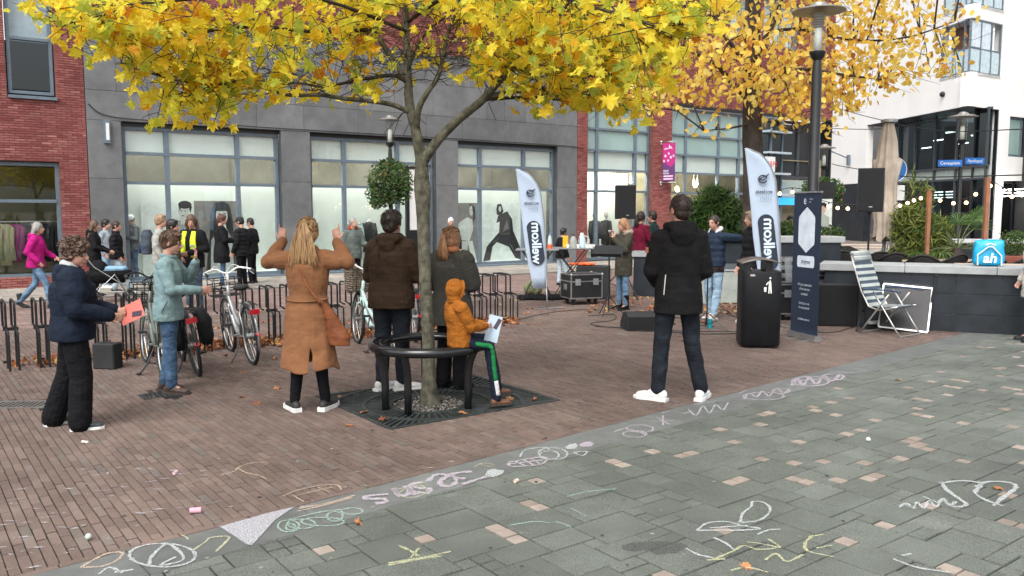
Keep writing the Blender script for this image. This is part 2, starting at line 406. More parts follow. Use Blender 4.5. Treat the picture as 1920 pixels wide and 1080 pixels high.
for b in range(NM):
    for a in range(NK):
        if occ.get((a, b)): continue
        t = rs.random()
        if t < .22: opts = [(1, 1)]
        elif t < .36: opts = [(2, 1), (1, 2)]
        elif t < .50: opts = [(4, 3), (3, 3), (4, 2)]
        elif t < .66: opts = [(3, 3), (2, 3), (2, 2)]
        elif t < .86: opts = [(3, 2), (2, 2), (3, 1)]
        else: opts = [(2, 2), (3, 1), (2, 1)]
        for (w_, h_) in opts + [(1, 1)]:
            if free(a, b, w_, h_): break
        for i in range(w_):
            for j in range(h_): occ[(a + i, b + j)] = 1
        c = SKM(a + w_ / 2, b + h_ / 2)
        if c.y < 3.2 or c.y > 14 or side_s(c) < -.3 or not in_view(c, 1000): continue
        g_ = .0042 + rs.random() * .002; poly = [SKM(a, b + h_) + PK * g_ + PM * g_, SKM(a + w_, b + h_) - PK * g_ + PM * g_, SKM(a + w_, b) - PK * g_ - PM * g_, SKM(a, b) + PK * g_ - PM * g_]
        be = w_ * h_ == 1 and rs.random() < .58 and all(side_s(p) > .15 for p in poly)
        if any(side_s(p) < 0 for p in poly): poly = clip(poly, side_s)
        if len(poly) >= 3: slabs.append((c.length + (0 if in_view(c, 60) else 99), poly, be))
slabs.sort(key=lambda t: t[0]); rest = MB()
for i, (d, poly, be) in enumerate(slabs):
    vv, ff = flat_piece(poly, rs.uniform(-.003, .003), (rs.gauss(0, .005), rs.gauss(0, .005)), b=.003)
    if i < 300: MB().add(vv, ff).build('paving_slab', beige_m if be else slab_m, gp)
    else: rest.add(vv, ff, 1 if be else 0)
tag(rest.build('slab_field', [slab_m, beige_m], gp), kind='stuff')

# ------------------------------------------------ tree grate
iron = mat('cast_iron', (0.045, 0.055, 0.052), 0.55, 0.3, var=.35, vs=12, bump=.3)
gr = empty('tree_grate', (GRC.x, GRC.y, 0), GR_ROT, 1, 'square cast iron grate with radial slots round the young plane tree', 'tree grate')
TC = V((-0.776, 7.52, 0)); tl = Matrix.Rotation(-GR_ROT, 3, 'Z') @ (TC - GRC)
hx, hy = GRW / 2, GRD / 2
fr = MB()
for lo, hi in (((-hx, -hy, -.01), (hx, -hy + .04, .008)), ((-hx, hy - .04, -.01), (hx, hy, .008)), ((-hx, -hy + .04, -.01), (-hx + .04, hy - .04, .008)), ((hx - .04, -hy + .04, -.01), (hx, hy - .04, .008))): fr.b2(lo, hi)
fr.build('frame', iron, gr)
def ringm(r0, r1, z0, z1, cx=0, cy=0, n=56, B=None):
    B = B or MB(); vs = []; fs = []
    for i in range(n):
        t = 2 * math.pi * i / n
        for r_, z in ((r0, z0), (r0, z1), (r1, z1), (r1, z0)): vs.append((cx + r_ * math.cos(t), cy + r_ * math.sin(t), z))
    for i in range(n):
        a = i * 4; b = ((i + 1) % n) * 4
        for j in range(4): fs.append((a + j, a + (j + 1) % 4, b + (j + 1) % 4, b + j))
    return B.add(vs, fs)
for r0, r1 in ((.33, .375), (.575, .61), (.86, .90)):
    B = MB()
    n = 72; vs = []; fs = []
    for i in range(n):
        t = 2 * math.pi * i / n; x0, y0 = tl.x + r0 * math.cos(t), tl.y + r0 * math.sin(t)
        x1, y1 = tl.x + r1 * math.cos(t), tl.y + r1 * math.sin(t)
        t2 = 2 * math.pi * (i + 1) / n; x2, y2 = tl.x + r1 * math.cos(t2), tl.y + r1 * math.sin(t2); x3, y3 = tl.x + r0 * math.cos(t2), tl.y + r0 * math.sin(t2)
        if max(abs(x1), abs(x2)) < hx - .02 and max(abs(y1), abs(y2)) < hy - .02:
            b = len(vs); vs += [(x0, y0, .009), (x1, y1, .009), (x2, y2, .009), (x3, y3, .009), (x0, y0, -.012), (x1, y1, -.012), (x2, y2, -.012), (x3, y3, -.012)]
            fs += [(b, b + 1, b + 2, b + 3), (b + 1, b + 5, b + 6, b + 2), (b + 3, b + 7, b + 4, b)]
    B.add(vs, fs); B.build('ring', iron, gr)
bars = MB()
def rayend(t):
    c, s_ = math.cos(t), math.sin(t); L = 9
    if abs(c) > 1e-6: L = min(L, ((hx - .03) - tl.x * (1 if c > 0 else -1)) / abs(c))
    if abs(s_) > 1e-6: L = min(L, ((hy - .03) - tl.y * (1 if s_ > 0 else -1)) / abs(s_))
    return L
for r0, r1, n in ((.37, .58, 56), (.605, .865, 84), (.895, 2, 112)):
    for i in range(n):
        t = 2 * math.pi * (i + .5) / n; e = min(r1, rayend(t))
        if e - r0 < .02: continue
        rm = (r0 + e) / 2; bars.box((tl.x + rm * math.cos(t), tl.y + rm * math.sin(t), -.004), (e - r0, .021 if r0 < .5 else .022, .018), t)
tag(bars.build('grate_bars', iron, gr), kind='stuff')
pit = MB(); pit.add([(-hx, -hy, -.0108), (hx, -hy, -.0108), (hx, hy, -.0108), (-hx, hy, -.0108)], [(0, 1, 2, 3)])
pit.build('pit', mat('pit_soil', (0.012, 0.011, 0.010), 1, var=.4, bump=.5), gr)
grav = MB(); rg = random.Random(5)
for i in range(900):
    r_ = .325 * math.sqrt(rg.random()); t = rg.random() * 6.283
    s0 = rg.uniform(.006, .013); grav.ball((TC.x + r_ * math.cos(t), TC.y + r_ * math.sin(t), rg.uniform(-.006, .004)), (s0, s0 * rg.uniform(.6, 1), s0 * .6), 5, 4)
tag(grav.build('gravel', ramp_mat('gravel_stone', [(0, (.05, .045, .04)), (.5, (.13, .12, .105)), (1, (.30, .28, .25))], .8)), 'brown and grey pebbles round the foot of the young tree inside the grate', 'gravel', kind='stuff')
for i, (p, w_, d_) in enumerate(DRAINS):
    D = empty('drain_grate', (p.x, p.y, 0), R(36) if i == 0 else R(5), 1, ('small black slotted drain under the boots of the man in the pale blue jacket', 'long grey slotted drain cover near the left edge of the brick paving')[i], 'drain')
    B = MB(); B.b2((-w_ / 2 - .06, -d_ / 2 - .04, -.0105), (w_ / 2 + .06, d_ / 2 + .04, -.006)); B.build('drain_pit', MATS['pit_soil'], D)
    B = MB(); mm = iron if i == 0 else mat('worn_concrete', (.13, .12, .11), .8, var=.2, bump=.4)
    for a, b in (((-w_ / 2, -d_ / 2, -.006), (w_ / 2, -d_ / 2 + .03, .003)), ((-w_ / 2, d_ / 2 - .03, -.006), (w_ / 2, d_ / 2, .003)), ((-w_ / 2, -d_ / 2 + .03, -.006), (-w_ / 2 + .03, d_ / 2 - .03, .003)), ((w_ / 2 - .03, -d_ / 2 + .03, -.006), (w_ / 2, d_ / 2 - .03, .003))): B.b2(a, b)
    B.build('drain_frame', mm, D)
    nb = int(w_ / .045)
    for j in range(nb):
        B = MB(); x = -w_ / 2 + .04 + j * (w_ - .08) / (nb - 1); B.b2((x - .011, -d_ / 2 + .03, -.006), (x + .011, d_ / 2 - .03, .001)); B.build('bar', mm, D)
# ------------------------------------------------ facades (local x along the street front, y into the building)
wall_brick = ramp_mat('wall_brick', [(0, (0.21, 0.055, 0.052)), (.35, (0.265, 0.085, 0.080)), (.75, (0.32, 0.112, 0.102)), (.95, (0.30, 0.12, 0.10)), (1, (0.43, 0.20, 0.17))], 0.85, bump=0.5, bs=70, world_stain=(0.35, .85, 1.12), spec=.25)
mortar = mat('mortar', (0.16, 0.065, 0.055), .95, var=.25, vs=8, bump=.4)
stone = ramp_mat('grey_stone', [(0, (0.130, 0.134, 0.139)), (.5, (0.150, 0.154, 0.159)), (1, (0.170, 0.174, 0.179))], 0.72, bump=0.25, bs=120, world_stain=(0.6, .82, 1.15), spec=.35, fine=(60, .93, 1.07))
joint = mat('dark_joint', (0.05, 0.055, 0.06), .9)
board = mat('display_board', (0.72, 0.76, 0.71), .8, var=.04, vs=.8)
board2 = mat('white_blind', (0.86, 0.87, 0.84), .8, var=.04, vs=1)
dim = mat('shop_interior', (0.15, 0.14, 0.11), .9, var=.25, vs=1.2)
darki = mat('dark_interior', (0.035, 0.036, 0.036), .9, var=.5, vs=.8)
teal = mat('teal_spandrel_glass', (0.30, 0.42, 0.40), .12, var=.12, vs=.5, coat=.4)
lampe = mat('shop_light', (1, .95, .85), .5, emit=((1, .95, .86), 16))
lampw = mat('warm_bulb', (1, .8, .5), .5, emit=((1, .62, .25), 40))
class Bricker:
    def __init__(s, parent, n_parts): s.p = parent; s.n = n_parts; s.B = MB(); s.cache = {}
    def rect(s, x0, x1, z0, z1, holes=(), L=.212, H=.055, y=0.0, rng=random.Random(8)):
        nz = int(math.ceil((z1 - z0) / H)); hh = (z1 - z0) / nz
        for j in range(nz):
            za = z0 + j * hh; x = x0 - (L * .5 if j % 2 else 0) * 1.0 - (rng.random() * .0)
            segs = [(x0, x1)]
            for (a, b, c, d) in holes:
                if za + hh * .5 > c and za + hh * .5 < d:
                    ns = []
                    for (p, q2) in segs:
                        if b <= p or a >= q2: ns.append((p, q2))
                        else:
                            if a > p: ns.append((p, a))
                            if b < q2: ns.append((b, q2))
                    segs = ns
            while x < x1:
                for (p, q2) in segs:
                    a = max(x, p); b = min(x + L, q2)
                    if b - a > .03: s.brick(a, b, za, za + hh, y + rng.uniform(-.002, .002))
                x += L
    def brick(s, a, b, c, d, y):
        g_ = .005; lx = (b - a) / 2 - g_; lz = (d - c) / 2 - g_
        cx, cz = (a + b) / 2, (c + d) / 2
        if s.n > 0:
            s.n -= 1; key = (round(lx, 2), round(lz, 3))
            if key not in s.cache: s.cache[key] = MB().add(*s.blk(lx, lz)).mesh('brick', wall_brick)
            inst('brick', s.cache[key], s.p, (cx, y, cz))
        else:
            vs, fs = s.blk(lx, lz); s.B.add([(cx + p[0], y + p[1], cz + p[2]) for p in vs], fs)
    def blk(s, lx, lz, dp=.014, b=.003):
        return [(-lx, dp, -lz), (lx, dp, -lz), (lx, dp, lz), (-lx, dp, lz), (-lx + b, 0, -lz + b), (lx - b, 0, -lz + b), (lx - b, 0, lz - b), (-lx + b, 0, lz - b)], [(4, 5, 6, 7), (0, 1, 5, 4), (1, 2, 6, 5), (2, 3, 7, 6), (3, 0, 4, 7)]
    def done(s): 
        if s.B.v: tag(s.B.build('brick_courses', wall_brick, s.p), kind='stuff')
def wall_boxes(B, x0, x1, z0, z1, holes, y0, y1, mi=0):
    xs = sorted({x0, x1, *[h for o in holes for h in o[:2] if x0 < h < x1]})
    for a, b in zip(xs, xs[1:]):
        cuts = sorted([(o[2], o[3]) for o in holes if o[0] < (a + b) / 2 < o[1]])
        z = z0
        for c, d in cuts:
            if c > z: B.b2((a, y0, z), (b, y1, c), mi)
            z = max(z, d)
        if z < z1: B.b2((a, y0, z), (b, y1, z1), mi)
def window(parent, x0, x1, z0, z1, mull, trans, y=.2, fw=.07, fd=.10, pane=None, name='shop_window', fm=None, glassf=None):
    B = MB(); fm = fm or FRAMEB
    B.b2((x0, y, z0), (x0 + fw, y + fd, z1)); B.b2((x1 - fw, y, z0), (x1, y + fd, z1))
    B.b2((x0 + fw, y, z0), (x1 - fw, y + fd, z0 + fw)); B.b2((x0 + fw, y, z1 - fw), (x1 - fw, y + fd, z1))
    for t in trans: B.b2((x0 + fw, y - .03, t - fw * .45), (x1 - fw, y + fd - .005, t + fw * .45))
    zs = [z0 + fw] + sorted(t for t in trans) + [z1 - fw]
    for m in mull:
        for a, b in zip(zs, zs[1:]):
            B.b2((m - fw * .62, y - .02, a + (0 if a == z0 + fw else fw * .45)), (m + fw * .62, y + fd - .003, b - (0 if b == z1 - fw else fw * .45)))
    w_ = B.build(name, fm, parent)
    xs = [x0 + fw] + sorted(mull) + [x1 - fw]
    for i, (a, b) in enumerate(zip(xs, xs[1:])):
        for j, (c, d) in enumerate(zip(zs, zs[1:])):
            g_ = glassf(i, j) if glassf else pane or GLASS
            P = MB(); ia = .05 if i else 0; ib = .05 if i < len(xs) - 2 else 0
            P.b2((a + ia, y + .045, c + .032), (b - ib, y + .058, d - .032)); P.build('pane', g_, w_)
    return w_

# ---- red brick shop at the left
bl = empty('brick_shop', FAC_A, FAC_ROT, 1, 'red brick building with a clothes shop window at the left edge', 'building')
holesL = [(-9, -1.36, .25, 2.9), (-2.32, -1.35, 4.36, 7.2)]
B = MB(); wall_boxes(B, -9, -.76, 0, 11, holesL, .012, .35); B.build('wall', mortar, bl)
bk = Bricker(bl, 300); bk.rect(-3.6, -.76, 0, 9, holesL); bk.done()
window(bl, -9, -1.36, .25, 2.88, [-4.5], [2.0], y=.12, fw=.08)
uw = window(bl, -2.28, -1.38, 4.42, 7.15, [], [5.65], y=.1, fw=.07, name='upper_window', glassf=lambda i, j: GLASSD if j == 0 else GLASS)
B = MB(); B.b2((-2.3, -.06, 4.30), (-1.34, .14, 4.37)); B.build('sill', FRAMEB, bl)
B = MB(); B.b2((-2.28, .5, 4.3), (-1.3, .52, 5.65)); B.build('room_wall', darki, bl)
B = MB(); B.b2((-2.28, .3, 5.65), (-1.3, .32, 7.2)); B.build('blind', mat('blue_grey_blind', (.42, .48, .55), .8), bl)
B = MB(); B.b2((-9, 2.2, 0), (-1.0, 2.25, 3.2)); B.b2((-9, .35, 2.95), (-1.0, 2.2, 3.0)); B.b2((-1.1, .36, 0), (-1.05, 2.2, 3.0)); B.b2((-9, .13, .05), (-1.1, 2.2, .24))
B.build('interior', mat('olive_interior', (.17, .16, .085), .9, var=.2, vs=.7), bl)
rail = empty('clothes_rail', FAC_A + FX * -3.0 + FN * -.9, FAC_ROT, 1, 'chrome clothes rail full of garments behind the left shop window', 'clothes rail')
B = MB(); B.tube([(-3, 0, 1.52), (1.75, 0, 1.52)], .018, 8); B.build('rail_bar', CHROME, rail)
B = MB()
for x in (-1.5, 1.7): B.tube([(x, 0, .25), (x, 0, 1.52)], .014, 8)
B.build('upright', CHROME, rail)
gcols = [(.70, .66, .55)] * 2 + [(.42, .40, .24)] * 3 + [(.48, .44, .28)] * 2 + [(.30, .04, .17)] * 2 + [(.02, .02, .025)] * 2 + [(.35, .35, .35)] + [(.02, .02, .025)] * 4
rr = random.Random(4)
gl = ['cream', 'cream', 'olive', 'olive', 'olive', 'khaki', 'khaki', 'plum', 'plum', 'black', 'black', 'grey', 'black', 'black', 'black', 'black']
for i, c in enumerate(gcols):
    x = -.05 + i * .105; w2 = rr.uniform(.16, .21); L = rr.uniform(.85, 1.02) if i < 7 else rr.uniform(.7, 1.0)
    t = empty('hanging_garment', FAC_A + FX * (-3.0 + x) + FN * -.9, FAC_ROT + R(62) + rr.uniform(-.15, .15), 1, '%s garment hanging on the rail, %s from the left' % (gl[i], ['first', 'second', 'third', 'fourth', 'fifth', 'sixth', 'seventh', 'eighth', 'ninth', 'tenth', 'eleventh', 'twelfth', 'thirteenth', 'fourteenth', 'fifteenth', 'last'][i]), 'garment', 'garments on the shop rail')
    B = MB(); B.loft([(0, 0, 1.49 - L, .045, w2), (0, 0, 1.0, .035, w2 * .82), (0, 0, 1.36, .035, w2 * .95), (0, 0, 1.43, .03, w2 * .6), (0, 0, 1.47, .015, .04)], 14)
    B.build('cloth', mat('garment_' + gl[i], c, .85, var=.35, vs=18, stretch=(1, 1, .15), bump=.6, bs=14), t, smooth=True)
    B = MB(); B.tube([(0, 0, 1.47), (0, .01, 1.52), (0, -.015, 1.545), (0, -.02, 1.52)], .003, 5); B.build('hook', CHROME, t)
rl = empty('shop_lamp', FAC_A + FX * -3.6 + FN * -1.2, FAC_ROT, 1, 'lit spotlight under the ceiling of the left clothes shop', 'lamp')
B = MB(); B.loft([(0, 0, 2.72, .09, .09), (0, 0, 2.86, .05, .05), (0, 0, 2.93, .02, .02)], 12); B.build('shade', WHITEP, rl)
B = MB(); B.ball((0, 0, 2.71), .05); B.build('bulb', mat('olive_shop_bulb', (1, .9, .6), .5, emit=((1, .86, .5), 90)), rl)

# ---- grey stone shop with red brick storey above
bs_ = empty('stone_shop', FAC_A, FAC_ROT, 1, 'long shop front clad in grey stone with three big display windows and red brick above', 'building')
WN = [(0.0, 3.93), (4.75, 8.72), (9.5, 13.4)]
holes = [(a, b, 0.0, 3.92) for a, b in WN]
UPW = [(6.7, 8.25, 7.72, 9.6), (9.42, 10.97, 7.86, 9.7), (12.6, 13.9, 7.9, 9.7)]
B = MB(); wall_boxes(B, -.75, 14.25, 0, 6.4, holes, .014, .4); B.build('wall', joint, bs_)
rp = random.Random(12)
def panel(a, b, c, d):
    P = MB(); P.bbox_bev((a + .004, rp.uniform(-.001, .001), c + .004), (b - .004, .02, d - .004), .004); P.build('stone_panel', stone, bs_)
for a, b in ((-.75, 0), (3.93, 4.75), (8.72, 9.5), (13.4, 14.25)):
    for c, d in ((0, .62), (.62, 2.55), (2.55, 3.92)): panel(a, b, c, d)
def row(x0, x1, c, d, w0, w1):
    x = x0
    while x < x1 - .01:
        w2 = rp.uniform(w0, w1); nx = x + w2
        if x1 - nx < w0 * .6: nx = x1
        panel(x, nx, c, d); x = nx
row(-.75, 14.25, 3.92, 4.62, 1.2, 2.4); row(-.75, 14.25, 4.62, 5.55, .6, 1.3); row(-.75, 14.25, 5.55, 6.36, .55, .95)
B = MB(); B.b2((-.78, -.03, 6.36), (14.27, .3, 6.43)); B.build('coping', mat('lead_coping', (.16, .17, .18), .5, .3), bs_)
B = MB(); wall_boxes(B, -.75, 14.25, 6.43, 11.6, UPW, .012, .4); B.build('upper_wall', mortar, bs_)
bk = Bricker(bs_, 300); bk.rect(-.75, 14.25, 6.43, 9.4, UPW, rng=random.Random(9)); bk.done()
for (a, b, c, d) in UPW:
    window(bs_, a + .02, b - .02, c + .05, d, [(a + b) / 2], [], y=.06, fw=.06, name='upper_window', glassf=lambda i, j: GLASS)
    P = MB(); P.b2((a - .03, -.05, c - .04), (b + .03, .1, c + .03)); P.build('sill', FRAMEB, bs_)
    P = MB(); P.b2((a, .38, c), (b, .4, d)); P.build('blind', board2, bs_)
    P = MB()
    for k in range(9): P.b2((a + .06 + k * (b - a - .12) / 9, -.02, c + .06), (a + .075 + k * (b - a - .12) / 9, .0, c + .95))
    P.b2((a + .05, -.025, c + .95), (b - .05, .005, c + .98)); P.build('railing', FRAMEB, bs_)
MU = [[1.06, 2.82], [5.82, 7.52], [10.43, 12.14]]
for (a, b), mu in zip(WN, MU):
    window(bs_, a + .03, b - .02, .06, 3.83, mu, [2.46, 3.18], y=.2, fw=.085)
    P = MB(); P.b2((a, -.012, 0), (b, .2, .058)); P.build('plinth', FRAMEB, bs_)
    P = MB(); P.b2((a + .05, .31, 3.2), (b - .05, .33, 3.82)); P.build('blind', board2, bs_)
    P = MB(); P.b2((a - .3, 1.0, 0), (b + .3, 1.03, 2.5)); P.build('display_wall', board, bs_)
    P = MB(); P.b2((a - .2, .45, .02), (b + .2, 1.0, .06)); P.build('display_floor', board, bs_)
B = MB(); B.b2((-.7, 3.2, 0), (14.2, 3.3, 4.2)); B.b2((-.7, .45, 3.92), (14.2, 3.2, 3.97)); B.b2((-.7, 3.3, -.01), (14.2, 1.1, .01)); B.b2((-.74, .41, 0), (-.7, 3.2, 4.1)); B.b2((14.2, .41, 0), (14.24, 3.2, 4.1)); B.build('interior', dim, bs_)
B = MB()
for k in range(9): B.b2((.3 + k * 1.6, .58, 3.80), (1.5 + k * 1.6, .70, 3.88))
tag(B.build('added_light_strip', mat('added_strip_glow', (1, .98, .92), .5, emit=((1, .98, .93), 60)), bs_), kind='stuff')  # unseen glowing strips, added behind the blinds to brighten the displays
for a, b in WN:
    P = MB(); P.b2((a, .17, 3.83), (b, .45, 3.915)); P.build('lintel', BLACK, bs_)
# wall lamp and cable
wl = empty('wall_lamp', FAC_A + FX * -.33, FAC_ROT, 1, 'narrow vertical wall lamp on the first grey stone pier', 'wall lamp')
B = MB(); B.b2((-.07, -.10, 3.38), (.07, -.005, 3.92)); B.build('housing', FRAMEB, wl); B = MB(); B.b2((-.025, -.115, 3.45), (.045, -.101, 3.85)); B.build('diffuser', WHITEP, wl)
def cable(pts, r, m, name, label, cat='cable', sub=6, group=None, parent=None):
    pts = [V(p) for p in pts]; out = []
    for i in range(len(pts) - 1):
        p0 = pts[max(i - 1, 0)]; p1 = pts[i]; p2 = pts[i + 1]; p3 = pts[min(i + 2, len(pts) - 1)]
        for k in range(sub):
            t = k / sub
            out.append(.5 * ((2 * p1) + (p2 - p0) * t + (2 * p0 - 5 * p1 + 4 * p2 - p3) * t * t + (3 * p1 - p0 - 3 * p2 + p3) * t ** 3))
    out.append(pts[-1]); B = MB(); B.tube(out, r, 5)
    o = B.build(name, m, parent)
    if not parent: tag(o, label, cat, group)
    return o
fq = lambda s, z, d=.03: FAC_A + FX * s + FN * d + V((0, 0, z))
cable([fq(-.7, 4.28), fq(-.1, 4.0), fq(2.5, 3.98, .06), fq(4.0, 3.97), fq(8.9, 3.97), fq(13.4, 3.95), fq(14.5, 3.9)], .012, BLACKM, 'facade_cable', 'thin black cable running along the grey stone just above the windows', 'cable')

# posters: flat prints behind the glass
prm = {}
def pcol(nm, c): return mat('print_' + nm, c, .5, var=.15, vs=3)
def poster(s0, s1, z0, z1, bgc, shapes, label, y=.97):
    t = empty('poster', FAC_A + FX * ((s0 + s1) / 2) - FN * y, FAC_ROT, 1, label, 'poster', 'posters in the display windows')
    w2 = (s1 - s0) / 2; B = MB(); B.b2((-w2, -.01, z0), (w2, .0, z1)); B.build('sheet', pcol(*bgc), t)
    for k, (nm, c, polys) in enumerate(shapes):
        B = MB()
        for poly in polys:
            M = Matrix.Rotation(R(90), 3, 'X')
            pts = [((x - .5) * 2 * w2, z0 + y2 * (z1 - z0)) for x, y2 in poly]
            n = len(pts); yy = -.012 - .0025 * k
            B.add([(x, yy, z) for x, z in pts], [tuple(range(n))])
        B.build('print', pcol(nm, c), t)
def ell(cx, cy, rx, ry, n=20, a0=0, a1=360): return [(cx + rx * math.cos(R(a0 + (a1 - a0) * k / n)), cy + ry * math.sin(R(a0 + (a1 - a0) * k / n))) for k in range(n)]
WHT = ('white', (.72, .76, .74)); GRYP = ('taupe', (.20, .185, .175)); BLKP = ('black', (.02, .02, .022)); SKN = ('pale', (.55, .55, .52)); MIDG = ('midgrey', (.32, .33, .33)); BLU = ('bluegrey', (.10, .13, .2))
poster(.55, 1.86, .12, 2.03, WHT, [('midgrey', MIDG[1], [[(.45, 0), (1, 0), (.98, .62), (.86, .74), (.7, .74), (.5, .6)]]), ('pale', SKN[1], [ell(.80, .86, .10, .10), [(.74, .80), (.86, .80), (.86, .68), (.74, .68)]]), ('black', BLKP[1], [ell(.83, .95, .13, .055), [(.7, .95), (.73, .86), (.76, .93), (.9, .93), (.93, .83), (.97, .93)], ell(.76, .865, .012, .008), ell(.83, .865, .012, .008), ell(.79, .80, .03, .006)])], 'white fashion poster of a short haired young person in the first display window')
poster(1.87, 3.12, .12, 2.04, GRYP, [('black', BLKP[1], [[(.2, 0), (.85, 0), (.8, .75), (.74, .95), (.6, 1.0), (.42, .97), (.33, .8), (.3, .5)]]), ('bluegrey', BLU[1], [[(.3, .6), (.38, .6), (.45, .98), (.36, .9)]]), ('midgrey', MIDG[1], [[(.3, 0), (.8, 0), (.78, .45), (.66, .62), (.5, .62), (.33, .45)]]), ('pale', SKN[1], [ell(.57, .80, .125, .125), [(.5, .72), (.64, .72), (.66, .6), (.57, .54), (.48, .6)]]), ('black', BLKP[1], [ell(.52, .82, .03, .008), ell(.63, .82, .03, .008), ell(.575, .725, .045, .01), [(.43, .86), (.72, .86), (.66, .96), (.5, .96)]])], 'grey poster with a large portrait of a dark haired model in the first window')
poster(9.78, 10.95, .1, 2.03, GRYP, [('white2', (.62, .64, .62), [[(.1, .35), (.22, .25), (.38, .38), (.62, .36), (.74, .55), (.72, .72), (.55, .76), (.3, .68), (.14, .55)], [(.55, .36), (.72, .36), (.86, 0), (.72, 0)]]), ('pale', SKN[1], [ell(.68, .87, .065, .085), [(.33, .0), (.5, .0), (.58, .36), (.38, .36)], [(.12, .38), (.24, .3), (.36, .2), (.28, .18)]]), ('black', BLKP[1], [[(.70, .98), (.80, .93), (.82, .74), (.72, .66), (.74, .8)], [(.62, .97), (.70, .99), (.66, .93)], ell(.655, .885, .012, .007), ell(.70, .885, .012, .007)])], 'taupe fashion poster of a model in a white fur jacket in the third display window')
poster(10.96, 13.2, .1, 2.03, WHT, [('black', BLKP[1], [[(.03, 0), (.16, .02), (.2, .25), (.28, .33), (.5, .24), (.62, .04), (.76, 0), (.72, .2), (.58, .52), (.56, .72), (.47, .86), (.42, .84), (.3, .78), (.27, .66), (.33, .68), (.32, .5), (.1, .26)], [(.29, .98), (.36, .99), (.40, .86), (.36, .78), (.28, .80), (.27, .9)]]), ('pale', SKN[1], [ell(.335, .9, .025, .05)]), ('gloss', (.12, .12, .13), [[(.15, .2), (.2, .3), (.35, .42), (.22, .34)], [(.38, .5), (.5, .56), (.46, .72)], [(.5, .3), (.56, .26), (.6, .14)]])], 'white fashion poster of a striding model in black leather in the third display window')
# clothes dummies seen in window two and four
def mannequin(s, y, z0, lab, top=(.02, .02, .022), check=False, head=True, grp='shop mannequins'):
    t = empty('mannequin', FAC_A + FX * s - FN * y + V((0, 0, z0)), FAC_ROT + rr.uniform(-.4, .4), 1, lab, 'mannequin', grp)
    B = MB(); B.loft([(0, 0, .55, .2, .13), (0, 0, .9, .19, .13), (0, 0, 1.2, .21, .13), (0, 0, 1.38, .2, .1), (0, 0, 1.44, .08, .07)], 16)
    for sx in (-1, 1): B.limb([(sx * .19, 0, 1.36), (sx * .25, 0, 1.05), (sx * .24, -.04, .8)], [.06, .052, .045], 8)
    B.build('coat', mat('check_cloth', (.22, .26, .25), .9, var=1.2, vs=14) if check else mat('mannequin_coat', top, .85, var=.3, bump=.4), t, smooth=True)
    B = MB(); B.tube([(0, 0, 1.4), (0, 0, 1.52)], .05, 10)
    if head: B.ball((0, 0, 1.62), (.075, .09, .11))
    B.build('bust', mat('mannequin_skin', (.55, .53, .5), .5), t, smooth=True)
    B = MB(); B.limb([(-.08, 0, .56), (-.09, 0, .06)], [.07, .045], 8); B.limb([(.08, 0, .56), (.09, 0, .06)], [.07, .045], 8); B.build('trousers', BLACKM, t, smooth=True)
mannequin(6.35, .75, .0, 'mannequin in a black and white checked jacket in the middle display window', check=True, head=False)
mannequin(6.85, .8, .0, 'headless mannequin in a plain black top in the middle display window', head=False)
mannequin(15.05, .8, 0, 'mannequin in a long black coat at the left of the fourth window')
mannequin(15.75, .8, 0, 'mannequin in a dark coat with a white shirt in the fourth window')
mannequin(16.3, .8, 0, 'mannequin in black beside the loudspeaker in the fourth window')
dr = empty('glass_door', FAC_A, FAC_ROT, 1, 'dark framed shop door beside the tree trunk at the right of the middle display window', 'door')
B = MB(); B.b2((7.75, .12, .06), (7.86, .2, 3.1)); B.b2((8.35, .12, .06), (8.45, .2, 3.1)); B.b2((7.86, .12, 3.02), (8.35, .2, 3.1)); B.build('door_frame', BLACK, dr)
B = MB(); B.b2((7.87, .14, .1), (8.34, .16, 1.2)); B.build('lower_panel', BLACK, dr); B = MB(); B.b2((7.87, .14, 1.21), (8.34, .16, 3.0)); B.build('upper_panel', WHITEP, dr)

# ---- red brick shop with glass fronts
bg_ = empty('brick_glass_shop', FAC_A, FAC_ROT, 1, 'red brick building with tall grid windows and a brick pier carrying a pink banner', 'building')
H4 = [(14.72, 17.84, 0, 5.66), (18.82, 23.9, 0, 5.7), (23.9, 28.8, 0, 5.75)]
U5 = [(14.9, 15.9, 8.0, 9.9), (21.9, 23.2, 8.4, 10.3), (23.9, 26.2, 8.4, 10.3)]
B = MB(); wall_boxes(B, 14.26, 28.8, 0, 11.6, H4 + U5, .012, .4); B.build('wall', mortar, bg_)
bk = Bricker(bg_, 300); r14 = random.Random(10)
bk.rect(14.26, 14.72, 0, 5.68, (), rng=r14); bk.rect(17.84, 18.82, 0, 5.68, (), rng=r14); bk.rect(14.26, 28.8, 5.74, 10.9, U5, rng=r14); bk.done()
B = MB(); B.b2((14.5, -.02, 5.66), (28.8, .3, 5.735)); B.build('lintel', BLACK, bg_)
for (a, b, c, d) in U5:
    window(bg_, a + .02, b - .02, c + .05, d, [(a + b) / 2], [], y=.06, fw=.07, name='upper_window')
    P = MB(); P.b2((a, .38, c), (b, .4, d)); P.build('blind', board2, bg_)
def gf(i, j): return teal if j >= 3 else GLASS
TR = [2.46, 3.2, 3.88, 4.62]
window(bg_, 14.74, 17.82, .05, 5.6, [15.30, 17.14], TR, y=.2, fw=.085, glassf=gf)
window(bg_, 18.84, 23.88, .05, 5.6, [19.76, 21.62, 22.85], TR, y=.2, fw=.085, glassf=gf)
for a, b in ((14.75, 17.8), (18.85, 23.85)):
    P = MB(); P.b2((a, .31, 3.2), (b, .33, 3.86)); P.build('blind', board2, bg_)
P = MB(); P.b2((14.5, 1.6, 0), (18.1, 1.63, 3.2)); P.build('display_wall', board, bg_)
